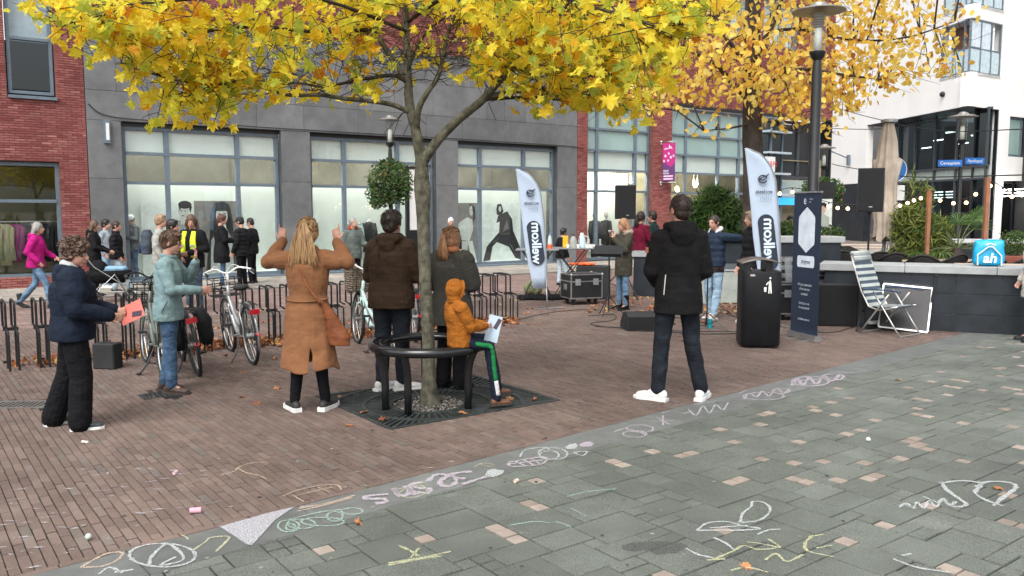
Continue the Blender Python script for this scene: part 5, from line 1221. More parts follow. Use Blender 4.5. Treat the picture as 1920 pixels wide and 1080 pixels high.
# 1 woman at the left with curly hair
p, h = PX(146, 801, 452)
T, W, hl, Rh, J = person('woman with curly brown hair in a navy hoodie and wide black trousers holding a flyer', p, h, 62,
    dict(yaw=22, pitch=-8, lean=.04, kR=(.10, .05, .50), kL=(-.13, -.06, .50), aR=(.13, .02, .085), aL=(-.19, -.20, .085), fR=6, fL=-25, eR=(.26, .02, 1.14), wR=(.20, .28, 1.07), eL=(-.22, .10, 1.13), wL=(-.06, .33, 1.09), cR=.6, cL=.6),
    dict(m=NAVY, hem=.84, thick=.036, fat=1.2, sleeve=1.35, hood=1.0, name='hoodie'), dict(m=BLKT, r=(.118, .10, .105), long=.03, hipw=1.2, fold=.014), dict(m=mat('shoe_dark', (.03, .04, .04), .6), sole=WHITEP), ('curly', HC), fem=True, near=True, facef=True)
B = MB(); B.tube([W(q2) for q2 in ((.085, .04, 1.50), (.09, -.02, 1.535), (.05, -.075, 1.55), (-.05, -.075, 1.55), (-.09, -.02, 1.535), (-.085, .04, 1.50))], [.02, .03, .036, .036, .03, .02], 10)
o = B.build('hood_lining', cloth('grey_marl', (.42, .43, .45)), T, smooth=True); remesh(o, .009, .008)
# her flyer
hp = T.matrix_basis @ ((J['wR'] + J['wL']) / 2) if False else None
bpy.context.view_layer.update()
def world_pt(T, q2): return T.matrix_world @ V(q2)
def flyer(T, c, size, rz, tilt, label, m, name='flyer', roll=0.0, marks=True):
    w_, h_ = size; t = empty(name, world_pt(T, c), rz, 1, label, 'paper')
    M = Matrix.Rotation(tilt, 3, 'X') @ Matrix.Rotation(roll, 3, 'Y'); B = MB(); B.box((0, 0, 0), (w_, .002, h_), M=M); B.build('sheet', m, t)
    if marks:
        B = MB(); B.box(M @ V((w_ * .22, -.0022, h_ * .2)), (w_ * .3, .0012, h_ * .42), M=M @ Matrix.Rotation(.3, 3, 'Y')); B.build('print', mat('print_dark', (.05, .03, .05), .6), t)
    return t
flyer(T, (.06, .50, 1.07), (.16, .21), R(-12), R(-20), 'red flyer held out by the woman with curly hair', mat('red_paper', (.62, .16, .13), .7, var=.05), roll=R(62))
# 2 man in the pale blue jacket, eating
p, h = PX(322, 735, 434)
T, W, hl, Rh, J = person('man with glasses in a pale blue jacket and jeans eating beside the parked bicycles', p, h, 84,
    dict(yaw=4, pitch=-12, lean=.05, kR=(.08, .03, .50), kL=(-.09, -.03, .50), aR=(.10, .03, .085), aL=(-.08, -.09, .085), fR=14, fL=2, eR=(.23, .10, 1.14), wR=(.10, .33, 1.13), eL=(-.22, .16, 1.20), wL=(-.06, .26, 1.41), dL=(.1, .1, 1), nL=(.4, -.8, 0), cL=.7, cR=.8),
    dict(m=MINT, hem=.80, thick=.02, sleeve=1.12, collar=.02, flare=.01), dict(m=DENIM, r=(.09, .068, .062), fold=.026), dict(m=mat('brown_leather', (.075, .045, .035), .6, var=.3, bump=.3), sole=mat('dark_sole', (.05, .035, .03), .8), boot=.5, size=1.05), ('short', HM), near=True)
g_ = MB()
for sx in (-1, 1): g_.tube([hl((sx * .031 + .021 * math.cos(a), .096, .006 + .015 * math.sin(a))) for a in [k * math.pi / 6 for k in range(12)]], .0016, 5, closed=True); g_.tube([hl((sx * .052, .093, .008)), hl((sx * .079, .0, .012))], .0016, 4)
g_.build('glasses', BLACK, T)
B = MB(); B.tube([W((.205, .05, 1.02)), W((.215, -.01, .90))], .005, 5); B.build('zip', BLACK, T)
t = empty('snack', world_pt(T, J['wL'] + V((.04, .05, .10))), 0, 1, 'white wrapped snack held at the mouth of the man in the pale blue jacket', 'snack'); B = MB(); B.ball((0, 0, 0), (.04, .03, .03), 10, 7); B.ball((.035, .01, .02), (.02, .02, .02), 8, 6); B.build('wrapper', WHITEP, t, smooth=True)
# 3 woman in the camel coat with raised fingers
p, h = PX(582, 770, 411)
T, W, hl, Rh, J = person('woman in a long camel coat pointing both index fingers up', p, h, 6,
    dict(kR=(.10, .0, .50), kL=(-.10, .0, .50), aR=(.13, .05, .085), aL=(-.14, -.02, .085), fR=10, fL=-40, eR=(.36, .02, 1.37), wR=(.24, .11, 1.54), dR=(-.12, .0, 1), eL=(-.38, .02, 1.37), wL=(-.27, .08, 1.54), dL=(.04, 0, 1), nR=(0, 1, 0), nL=(0, 1, 0), cR=1.5, cL=1.5, ptR=True, ptL=True, side=.02),
    dict(m=CAMEL, hem=.60, thick=.022, flare=.03, fit=.98, sleeve=1.15, collar=.024, name='coat'), dict(m=BLKT, r=(.085, .06, .048), fold=.008, name='leggings'), dict(m=mat('black_sneaker', (.03, .028, .028), .6, var=.3), sole=WHITEP, solet=.04, lace=WHITEP, size=1.08), ('hightail', HBL), fem=True, near=True, facef=False, build=1.08)
# coat skirt with open slits at back and sides
SK = MB(); n = 40; rings = []
zs = [.98, .86, .72, .58, .46, .40]
for k, z in enumerate(zs):
    f = k / (len(zs) - 1); rx = .19 + .075 * f; ry = .15 + .07 * f
    for i in range(n + 1):
        a = 2 * math.pi * i / n - math.pi / 2 + .0; open_ = 0.0
        gap_ = max(0, (.70 - z)) * .55
        a2 = -math.pi / 2 + .35 + gap_ / 2 + (2 * math.pi - gap_) * i / n
        wv = 1 + .035 * math.sin(a2 * 7) * f
        rings.append(V((rx * wv * math.cos(a2), ry * wv * math.sin(a2), z - .02 * math.sin(a2 * 3) * f)))
fs = [(k * (n + 1) + i, (k + 1) * (n + 1) + i, (k + 1) * (n + 1) + i + 1, k * (n + 1) + i + 1) for k in range(len(zs) - 1) for i in range(n)]
SK.add(rings, fs); o = SK.build('coat_skirt', CAMEL, T, smooth=True)
m_ = o.modifiers.new('t', 'SOLIDIFY'); m_.thickness = .014; m_.offset = 0; m_ = o.modifiers.new('s', 'SUBSURF'); m_.levels = 2; m_.render_levels = 2
d_ = o.modifiers.new('d', 'DISPLACE'); d_.texture = fold_tex; d_.strength = .03; d_.texture_coords = 'LOCAL'
B = MB(); B.tube([W((.175 * math.cos(a), -.01 + .142 * math.sin(a), 1.045 + .018 * math.sin(a))) for a in [math.pi + k * math.pi / 14 for k in range(15)]], [.028] * 15, 8, flat=.25, up=(0, 0, 1)); o = B.build('belt', CAMEL, T, smooth=True)
B = MB(); B.ball(W((-.165, -.10, 1.05)), .009); B.build('button', mat('horn_button', (.25, .14, .07), .4), T)
for z0, pts in ((0, [(-.16, -.128, 1.345), (0, -.155, 1.34), (.16, -.128, 1.345)]),):
    B = MB(); B.tube([W(q2) for q2 in pts], .004, 5); B.build('yoke_seam', mat('seam', (.16, .07, .035), .9), T)
for s_, zz in (('R', 1), ('L', 1)): pass
bag = empty('shoulder_bag', p, -R(6), h / 1.755, 'tan leather crossbody bag hanging at the right hip of the woman in the camel coat', 'bag')
tan = cloth('tan_leather', (.22, .075, .032), rough=.6, bump=.4)
B = MB(); B.tube([W(q2) for q2 in ((-.08, .08, 1.50), (-.09, -.05, 1.50), (-.02, -.168, 1.32), (.07, -.178, 1.15), (.16, -.155, 1.02))], .010, 6, flat=.4); B.build('strap', tan, bag)
B = MB(); B.loft([(.30, -.04, .62, .10, .055), (.29, -.045, .70, .11, .065), (.25, -.06, .85, .07, .05), (.20, -.10, .98, .035, .03), (.17, -.13, 1.03, .03, .025)], 16); o = B.build('pouch', tan, bag, smooth=True); remesh(o, .009, .02)
# 4 man in brown jacket
p, h = PX(736, 731, 397)
T, W, hl, Rh, J = person('man in a dark brown hooded jacket and dark jeans standing behind the ring bench', p, h, 14,
    dict(yaw=10, pitch=-3, lean=.0, side=.02, aR=(.10, .02, .085), aL=(-.10, -.03, .085), fR=55, fL=20, eR=(.27, .04, 1.13), wR=(.12, .24, 1.10), eL=(-.24, .04, 1.12), wL=(-.08, .24, 1.12)),
    dict(m=OLIVEB, hem=.82, thick=.030, sleeve=1.15, hood=.9, fat=1.06, flare=.008), dict(m=DDEN, r=(.098, .074, .062), fold=.026), dict(m=mat('white_sneaker', (.62, .61, .6), .6), sole=WHITEP, size=1.1, lace=WHITEP), ('short', HB), near=True, facef=False, build=1.06)
B = MB(); B.tube([W((.085 * math.cos(t), -.01 + .08 * math.sin(t), 1.52)) for t in [k * math.pi / 8 for k in range(16)]], [.034] * 16, 8, closed=True); o = B.build('collar', BLKC, T, smooth=True); remesh(o, .009, .008)
B = MB(); B.tube([W((-.06, -.185, 1.39)), W((-.06, -.175, 1.30))], .006, 5); B.build('hood_cord', OLIVEB, T)
# 5 woman with ponytail in knitted cape
p, h = PX(848, 728, 428)
T, W, hl, Rh, J = person('woman with a ginger blonde ponytail in a grey knitted cape behind the tree trunk', p, h, 28,
    dict(yaw=14, pitch=0, eR=(.24, .04, 1.16), wR=(.12, .20, 1.12), eL=(-.24, .02, 1.15), wL=(-.10, .2, 1.12), fR=10, fL=0), dict(m=KNIT, hem=.72, thick=.04, flare=.035, sleeve=1.35, fat=1.12, name='cape', fold=.03),
    dict(m=BLKT, r=(.10, .085, .085), long=.03), dict(m=BLKC, sole=BLKC), ('pony', HGI), fem=True, near=True, facef=False)
B = MB(); B.tube([W((.07 * math.cos(t), -.01 + .066 * math.sin(t), 1.525)) for t in [k * math.pi / 8 for k in range(16)]], [.032] * 16, 8, closed=True); o = B.build('scarf', cloth('rust_scarf', (.38, .15, .07)), T, smooth=True); remesh(o, .009, .01)
# 6 boy on the bench
seat = TC + V((.36, -.22, 0)); face6 = 62; Yb = seat.y; hb = .98
bx_ = AT(862, 660, Yb); zt = AT(848, 528, Yb).z
S6 = zt / 1.755; S6 = 1.16 / 1.755 * 1.0
ps = V((AT(862, 700, Yb - .05).x, Yb - .05, 0)); sc6 = .64
pel_z = .645 / sc6
T, W, hl, Rh, J = person('boy in an orange hoodie with raised hood sitting on the ring bench', ps, sc6 * 1.755, face6,
    dict(pelvis=(0, 0, pel_z), kR=(.12, .40, pel_z - .12), kL=(-.12, .50, pel_z - .04), aR=(.12, .52, .13), aL=(-.13, .66, .22), fR=4, fL=-2, lean=-.10, yaw=2, pitch=-14, eR=(.21, .10, 1.14), wR=(.13, .34, 1.13), eL=(-.2, .12, 1.14), wL=(-.05, .38, 1.13), cR=.9, cL=.9),
    dict(m=RUST, hem=.86, thick=.034, sleeve=1.25, hood_up=True, name='hoodie', fold=.032), dict(m=cloth('navy_tracksuit', (.010, .016, .032), bump=.6), r=(.098, .082, .07), fold=.024), dict(m=mat('tan_boot', (.16, .07, .035), .6, var=.3), sole=mat('dark_sole', (.05, .035, .03), .8), boot=.5, size=1.2), None, near=True, kid=True)
for nm, col, off, z_ in (('green_stripe', (.02, .28, .07), 0, 0), ):
    B = MB(); hi = J['hipR'] + V((.0, .10, -.02)); kn = J['kR']; an = J['aR']
    pts = bez([hi + V((.085, .02, .0)), (hi + kn) / 2 + V((.098, 0, .01)), kn + V((.092, -.01, .0)), kn.lerp(an, .35) + V((.085, -.01, 0)), kn.lerp(an, .62) + V((.080, -.01, 0))], 4)
    B.tube(pts, [.032] * len(pts), 8, flat=.45, up=(1, 0, 0)); B.build('green_stripe', cloth('green_cloth', (.015, .20, .06)), T, smooth=True)
    B = MB(); pts = bez([kn.lerp(an, .62) + V((.080, -.01, 0)), kn.lerp(an, .9) + V((.076, -.005, 0))], 4); B.tube(pts, [.032] * len(pts), 8, flat=.45, up=(1, 0, 0)); B.build('white_stripe', cloth('white_cloth', (.7, .7, .7)), T, smooth=True)
bpy.context.view_layer.update()
flyer(T, (.05, .50, 1.13), (.12, .24), R(4), R(-12), 'pale blue flyer in the hands of the boy in the orange hoodie', mat('blue_paper', (.42, .52, .62), .7, var=.04), roll=R(14))
# 7 tall man in black parka
p, h = PX(1268, 750, 367)
T, W, hl, Rh, J = person('tall man in a black hooded parka and white sneakers seen from behind', p, h, -4,
    dict(yaw=-22, pitch=2, kR=(.13, .01, .50), kL=(-.13, .02, .50), aR=(.215, .0, .085), aL=(-.165, .0, .085), fR=32, fL=-52, eR=(.235, .0, 1.12), wR=(.14, .20, 1.0), eL=(-.235, .0, 1.12), wL=(-.14, .20, 1.0)),
    dict(m=CHAR, hem=.76, thick=.028, sleeve=1.08, hood=1.1, fat=1.0, flare=.015, name='parka', fold=.018), dict(m=DDEN, r=(.095, .072, .062), fold=.022), dict(m=WHITEP, sole=WHITEP, size=1.08, lace=mat('lace_white', (.8, .8, .8), .7)), ('crop', HB), near=True, facef=False, build=.98)
B = MB(); B.box(W((-.285, -.03, 1.30)), (.02, .035, .045)); B.build('sleeve_badge', mat('badge', (.35, .12, .08), .7), T)
B = MB(); B.tube([W((-.155, -.165, 1.10)), W((-.165, -.155, .93))], .004, 4); B.build('reflective_piping', WHITEP, T)
# 8 singing woman
p, h = PX(1168, 580, 410)
FB = dict(m=BLKC, sole=BLACKM, boot=1.6)
T, W, hl, Rh, J = person('woman with glasses singing into a microphone in a fur trimmed khaki parka', p, h, -118,
    dict(yaw=8, pitch=-6, aR=(.13, .0, .085), aL=(-.12, .02, .085), eR=(.20, .10, 1.17), wR=(.05, .24, 1.40), eL=(-.20, .12, 1.16), wL=(-.03, .24, 1.36), cR=1.0, cL=1.0, dR=(-.2, .1, .9), dL=(.3, .1, .8)),
    dict(m=cloth('khaki_parka', (.05, .046, .034)), hem=.66, thick=.03, sleeve=1.15, hood=1.0, name='parka'), dict(m=MDEN, r=(.085, .063, .052)), FB, ('bob', HGI), fem=True, vox=.012)
B = MB(); B.tube([W(q2) for q2 in ((.10, .07, 1.45), (.125, -.01, 1.50), (.10, -.10, 1.50), (0, -.14, 1.49), (-.10, -.10, 1.50), (-.125, -.01, 1.50), (-.10, .07, 1.45))], [.03, .045, .05, .055, .05, .045, .03], 10); o = B.build('fur_trim', mat('fur', (.38, .30, .24), .95, var=.3, bump=1, bs=120), T, smooth=True); remesh(o, .012, .03, curl_tex)
bpy.context.view_layer.update()
def mic(p, rot, label):
    t = empty('microphone', p, 0, 1, label, 'microphone'); t.rotation_euler = rot
    B = MB(); B.loft([(0, 0, -.19, .012, .012), (0, 0, -.03, .018, .018), (0, 0, 0, .022, .022)], 12); B.build('handle', BLACK, t, smooth=True); B = MB(); B.ball((0, 0, .02), .027, 12, 8); B.build('grille', STEEL, t, smooth=True)
mic(world_pt(T, J['wR'] + V((-.02, .06, .10))), (R(30), R(-40), 0), 'microphone held to the mouth of the woman in the khaki parka')
# 9 man with microphone, arm stretched
p, h = PX(1337, 597, 404)
T, W, hl, Rh, J = person('man in a navy quilted jacket and pale jeans holding out a microphone', p, h, -125,
    dict(yaw=-6, pitch=-6, lean=.02, aR=(.12, -.08, .085), aL=(-.10, .10, .085), eL=(-.36, -.30, 1.36), wL=(-.48, -.50, 1.38), dL=(-.3, -.3, .25), eR=(.22, .12, 1.14), wR=(.06, .26, 1.38), dR=(-.2, .1, .8), cL=1.0, cR=1.0),
    dict(m=cloth('navy_quilt', (.018, .03, .055), quilt=3.0), hem=.90, thick=.028, sleeve=1.1, collar=.02), dict(m=LDEN, r=(.095, .075, .066), fold=.026), dict(m=mat('tan_shoe', (.35, .27, .2), .7), sole=WHITEP), ('crop', HB), vox=.012)
B = MB(); B.tube([W(q2) for q2 in ((.07, .06, 1.47), (.10, -.02, 1.51), (.06, -.09, 1.53), (-.06, -.09, 1.53), (-.10, -.02, 1.51), (-.07, .06, 1.47))], [.02, .035, .045, .045, .035, .02], 10); o = B.build('white_hood', cloth('white_cloth', (.7, .7, .7)), T, smooth=True); remesh(o, .011, .01)
B = MB(); B.loft([(0, 0, .80, .19, .14), (0, 0, .95, .185, .135)], 20); o = B.build('shirt_hem', cloth('dark_print_shirt', (.03, .02, .025), var=1.5), T, smooth=True); remesh(o, .012, .02)
bpy.context.view_layer.update()
mic(world_pt(T, J['wR'] + V((-.01, .07, .09))), (R(50), R(-30), 0), 'microphone at the mouth of the man in the navy quilted jacket')
mic(world_pt(T, J['wL'] + V((-.03, -.06, .07))), (R(-20), R(50), 0), 'microphone held out towards the person in the black puffer jacket')
# 10 person in black puffer behind the flag
p, h = PX(1408, 606, 396)
person('person in a black puffer jacket partly hidden behind the right flag', p, h, -100, dict(pitch=-4, lean=.02), dict(m=cloth('black_quilt', (.010, .010, .012), quilt=3.0), hem=.78, thick=.035, sleeve=1.15, collar=.03), dict(m=cloth('cream_trousers', (.55, .52, .46)), r=(.085, .062, .05)), dict(m=WHITEP, sole=WHITEP), ('short', HS), vox=.013)
# background people : label, foot px, foot v, head v, facing, pose, top, bottom, shoes, hair, flags
SH = dict(m=BLACKM, sole=BLACKM); SHW = dict(m=WHITEP, sole=WHITEP)
def far(label, u, v, hv, face, pose, top, bottom, shoes, hair, **k):
    p, h = PX(u, v, hv); return person(label, p, h, face, pose, top, bottom, shoes, hair, vox=.014, **k)
WALK = dict(kR=(.09, .20, .52), aR=(.09, .28, .085), kL=(-.09, -.06, .50), aL=(-.09, -.38, .13), tipL=-30, eR=(.24, -.08, 1.16), wR=(.22, .10, .98), eL=(-.24, .06, 1.16), wL=(-.2, .26, 1.05), lean=.08)
far('woman in a magenta jacket and jeans walking past the clothes shop window', 72, 578, 417, 80, WALK, dict(m=cloth('magenta_cloth', (.42, .01, .17)), hem=.84, thick=.03, sleeve=1.12, hood=.9, flare=.02), dict(m=MDEN, r=(.09, .066, .056), fold=.02), dict(m=BLACKM, sole=BLACKM, boot=1.2), ('bob', HG), fem=True)
far('woman with long light brown hair in a black coat beside the pushchair', 180, 556, 413, 72, dict(eR=(.22, .06, 1.15), wR=(.14, .30, 1.05), eL=(-.22, .06, 1.15), wL=(-.1, .3, 1.05), lean=.03), dict(m=BLKC, hem=.70, thick=.03, hood=1), dict(m=BLKT), SH, ('long', HM), fem=True)
far('youth in a black padded gilet and pale ripped jeans stepping past the brick pier', 222, 548, 415, 75, dict(kR=(.09, .12, .52), aR=(.09, .30, .1), aL=(-.08, -.10, .085), pitch=-6), dict(m=cloth('black_quilt', (.010, .010, .012), quilt=3.0), hem=.82, thick=.035, collar=.03), dict(m=cloth('ice_denim', (.42, .52, .58), var=.3, bump=.8), r=(.09, .07, .064)), dict(m=BLACKM, sole=WHITEP), ('crop', HB))
far('boy with dark hair half hidden behind the woman with long hair', 203, 540, 412, 95, {}, dict(m=cloth('grey_sport', (.30, .34, .38)), hem=.84, thick=.02), dict(m=LDEN), SHW, ('short', HK))
far('man in a white cap and grey jacket looking at his phone by the stone pier', 252, 529, 403, -150, dict(pitch=-30, eR=(.23, .06, 1.14), wR=(.08, .28, 1.18), eL=(-.23, .06, 1.14), wL=(-.08, .28, 1.18), cR=.9, cL=.9), dict(m=cloth('grey_jacket', (.10, .115, .115)), hem=.84, thick=.03, collar=.02), dict(m=DENIM), SHW, ('cap', HK, mat('white_cap', (.8, .8, .8), .7)))
far('grey haired man in a pale grey jacket carrying a backpack', 305, 575, 403, 80, dict(yaw=5, lean=.02), dict(m=cloth('pale_grey_cloth', (.36, .36, .33)), hem=.82, thick=.025), dict(m=BLKT), SH, ('short', HS))
bk_ = PX(283, 575, 403)[0]; t = empty('backpack', bk_ + V((-.02, .0, .98)), R(-80), 1, 'grey and navy backpack on the back of the man in the pale grey jacket', 'backpack')
B = MB(); B.loft([(0, -.0, 0, .15, .09), (0, 0, .15, .17, .11), (0, 0, .35, .15, .10), (0, .0, .45, .09, .06)], 16, power=3); o = B.build('pack', cloth('slate_nylon', (.06, .075, .10)), t, smooth=True); remesh(o, .015, .02)
B = MB(); B.loft([(0, -.09, .02, .10, .05), (0, -.10, .18, .10, .05)], 12, power=3); B.build('front_pocket', cloth('navy_nylon', (.01, .03, .10)), t, smooth=True)
far('young person with tousled dark hair standing just behind the man in the pale blue jacket', 328, 590, 412, 78, dict(pitch=-4, yaw=4), dict(m=cloth('olive_drab', (.07, .07, .05)), hem=.82, thick=.025), dict(m=BLKT), SH, ('short', HK))
far('long haired man in a yellow safety vest over a black jacket and jeans', 366, 582, 403, -165, dict(yaw=-30, pitch=-14, eR=(.26, -.02, 1.14), wR=(.12, .14, 1.0), eL=(-.26, -.02, 1.14), wL=(-.10, .22, 1.08)), dict(m=BLKC, hem=.80, thick=.035, sleeve=1.2), dict(m=cloth('faded_denim', (.07, .10, .14), var=.4, bump=.8), r=(.095, .072, .062)), SH, ('long', HM))
pv_, hv_ = PX(366, 582, 403); t = empty('safety_vest', pv_, R(165), hv_ / 1.755, 'bright yellow reflective vest worn over a black jacket', 'vest')
B = MB()
for sx in (-1, 1): B.loft([(sx * .115, .135, .98, .06, .035), (sx * .115, .145, 1.15, .062, .035), (sx * .10, .14, 1.30, .06, .03), (sx * .095, .09, 1.46, .04, .03)], 12)
B.build('panel', mat('neon_yellow', (.72, .90, .02), .6, emit=None), t, smooth=True).data
B = MB()
for sx in (-1, 1):
    for z in (1.06, 1.20): B.box((sx * .115, .181, z), (.10, .004, .035))
tag(B.build('reflective_band', mat('silver_band', (.6, .62, .62), .3, .4), t), kind='stuff')
far('woman with short auburn hair in a long black coat showing something to the two men', 418, 536, 403, 70, dict(yaw=5, pitch=-10, eR=(.22, .08, 1.14), wR=(.08, .28, 1.12), eL=(-.22, .08, 1.14), wL=(-.06, .28, 1.12)), dict(m=cloth('black_wool', (.010, .010, .012)), hem=.58, thick=.04, flare=.03, sleeve=1.2), dict(m=DENIM, r=(.085, .062, .054)), dict(m=BLACKM, sole=WHITEP), ('short', hairm('auburn', (.10, .035, .022))), fem=True)
far('man in a black flat cap and black puffer jacket standing by the portrait poster', 455, 540, 407, -75, dict(pitch=-14, yaw=-6), dict(m=cloth('black_quilt', (.010, .010, .012), quilt=3.0), hem=.80, thick=.035), dict(m=BLKT), SH, ('cap', HK, BLACKM))
far('short haired man in black standing behind the man with the flat cap', 474, 532, 409, -80, dict(pitch=-14), dict(m=BLKC, hem=.80, thick=.035), dict(m=BLKT), SH, ('crop', HK))
far('grey bearded man in a grey green jacket with a red hood behind the basket bicycle', 664, 548, 408, 150, dict(yaw=-20, eR=(.24, .0, 1.14), wR=(.20, .12, 1.02), eL=(-.24, .05, 1.14), wL=(-.34, .22, 1.12)), dict(m=cloth('grey_green_cloth', (.10, .12, .11)), hem=.80, thick=.028, sleeve=1.1), dict(m=BLKT), SH, ('crop', HG))
pr_, hr_ = PX(664, 548, 408); t = empty('red_hood', pr_, -R(150), hr_ / 1.755, 'red hood folded over the collar of the grey green jacket', 'hood'); B = MB(); B.tube([(.08, .05, 1.48), (.10, -.02, 1.52), (.06, -.09, 1.53), (-.06, -.09, 1.53), (-.10, -.02, 1.52), (-.08, .05, 1.48)], [.03, .04, .045, .045, .04, .03], 10); o = B.build('cloth', cloth('brick_red', (.36, .06, .03)), t, smooth=True); remesh(o, .014, .01)
far('white haired old man in a black jacket and beige trousers by the last stone pier', 846, 528, 408, 165, dict(pitch=-6), dict(m=BLKC, hem=.82, thick=.03, collar=.02), dict(m=cloth('beige_trousers', (.42, .38, .32))), SH, ('crop', HW))
far('dark haired person in black and pale jeans at the high table behind the left flag', 1052, 535, 428, 60, dict(lean=.1, kR=(.10, .1, .5), aR=(.1, .1, .085)), dict(m=BLKC, hem=.84, thick=.035), dict(m=cloth('ice_denim', (.42, .52, .58)), r=(.1, .075, .065)), SH, ('short', HK))
far('woman in a maroon coat drinking beside the loudspeaker stand', 1199, 545, 397, 60, dict(yaw=-10, eL=(-.2, .1, 1.16), wL=(-.03, .22, 1.40), dL=(0, .1, .9), eR=(.22, .1, 1.15), wR=(.1, .3, 1.14)), dict(m=cloth('maroon_cloth', (.15, .008, .03)), hem=.74, thick=.028, flare=.02), dict(m=BLKT), SH, ('pony', HB), fem=True)
far('man in a dark green coat half hidden by the tall man in the parka', 1222, 540, 396, -60, {}, dict(m=cloth('dark_green_cloth', (.02, .04, .04)), hem=.7, thick=.03, collar=.02), dict(m=BLKT), SH, ('short', HB))
far('person in dark clothes near the plants beyond the roll-up banner', 1478, 545, 405, 190, {}, dict(m=BLKC, hem=.8, thick=.03), dict(m=BLKT), SH, ('short', HK))
# 27 fluffy coat at the right edge
p, h = PX(1934, 640, 420)
person('person in a fluffy cream coat and black shoes cut off by the right edge', p, h, -80, {}, dict(m=mat('cream_fleece', (.62, .58, .52), .95, bump=1, bs=90), hem=.66, thick=.04, fold=.04), dict(m=BLKT), SH, ('long', HB), fem=True, vox=.013)
# ------------------------------------------------ bicycle racks
rack_m = mat('rack_black', (.012, .013, .015), .4, var=.3, bump=.05)
RA = G(-25, 694); RD = (G(956, 600) - RA); RL = RD.length; RD.normalize(); RROT = math.atan2(RD.y, RD.x)
def rack_tube(x, B): 
    B.tube(bez([(x, -.22, -.01), (x, -.22, .38)], 2) + bez([(x, -.22, .40), (x, -.19, .435), (x, -.03, .45)], 3), .0125, 6)
    B.tube(bez([(x, -.02, -.01), (x, -.02, .70)], 2) + bez([(x, -.02, .71), (x, .02, .745), (x, .30, .755), (x, .34, .72), (x, .345, .66)], 4) + [V((x, .345, .45)), V((x, .20, .43))], .0135, 6)
n_r = 24; proto = None
for i in range(n_r):
    x = RL - .05 - i * RL / n_r; p = RA + RD * x
    lab = 'black tubular bicycle rack hoop, number %s counted from the right end of the row' % ['one', 'two', 'three', 'four', 'five', 'six', 'seven', 'eight', 'nine', 'ten', 'eleven', 'twelve', 'thirteen', 'fourteen', 'fifteen', 'sixteen', 'seventeen', 'eighteen', 'nineteen', 'twenty', 'twenty-one', 'twenty-two', 'twenty-three', 'twenty-four'][i]
    if proto is None:
        t = empty('bike_rack', p, RROT, 1, lab, 'bike rack', 'bicycle rack hoops along the street'); proto = t
        for x0 in (-.045, .045):
            B = MB(); rack_tube(x0, B); B.build('hoop', rack_m, t)
        B = MB(); B.b2((-.075, -.035, .43), (.075, -.005, .465)); B.build('bracket', rack_m, t)
        B = MB(); B.tube(bez([(-.03, -.03, .43), (-.02, -.04, .37), (.02, -.04, .37), (.03, -.03, .43)], 3), .004, 5); B.build('chain_loop', CHROME, t)
        B = MB(); B.b2((-.06, .34, -.005), (.06, .36, .03)); B.build('foot', rack_m, t)
    else:
        t = copy_tree(proto); t.location = p; t['label'] = lab; t.rotation_euler = (0, 0, RROT + random.gauss(0, .02))
# ------------------------------------------------ bicycles
def wheel(T, c, m_tyre, rimm, name='wheel', steer=0):
    R_ = .335; B = MB(); M = Matrix.Rotation(steer, 3, 'Z')
    B.tube([M @ V((0, R_ * math.cos(t), R_ * math.sin(t))) + V(c) for t in [k * math.pi / 20 for k in range(40)]], .021, 8, closed=True); w_ = B.build(name, m_tyre, T, smooth=True)
    B = MB(); B.tube([M @ V((0, (R_ - .03) * math.cos(t), (R_ - .03) * math.sin(t))) + V(c) for t in [k * math.pi / 20 for k in range(40)]], .011, 6, closed=True); B.build('rim', rimm, w_, smooth=True)
    B = MB()
    for k in range(28):
        a = k * 2 * math.pi / 28; B.tube([M @ V(((-.025 if k % 2 else .025), .02 * math.cos(a + .9), .02 * math.sin(a + .9))) + V(c), M @ V((0, (R_ - .03) * math.cos(a), (R_ - .03) * math.sin(a))) + V(c)], .0014, 3, caps=False)
    tag(B.build('spokes', CHROME, w_), kind='stuff')
    B = MB(); B.tube([M @ V((-.045, 0, 0)) + V(c), M @ V((.045, 0, 0)) + V(c)], .028, 10); B.build('hub', STEEL, w_)
def arc(c, r, a0, a1, n=14, x=0, M=None):
    return [V(c) + ((M or Matrix.Identity(3)) @ V((x, r * math.cos(R(a0 + (a1 - a0) * k / n)), r * math.sin(R(a0 + (a1 - a0) * k / n))))) for k in range(n + 1)]
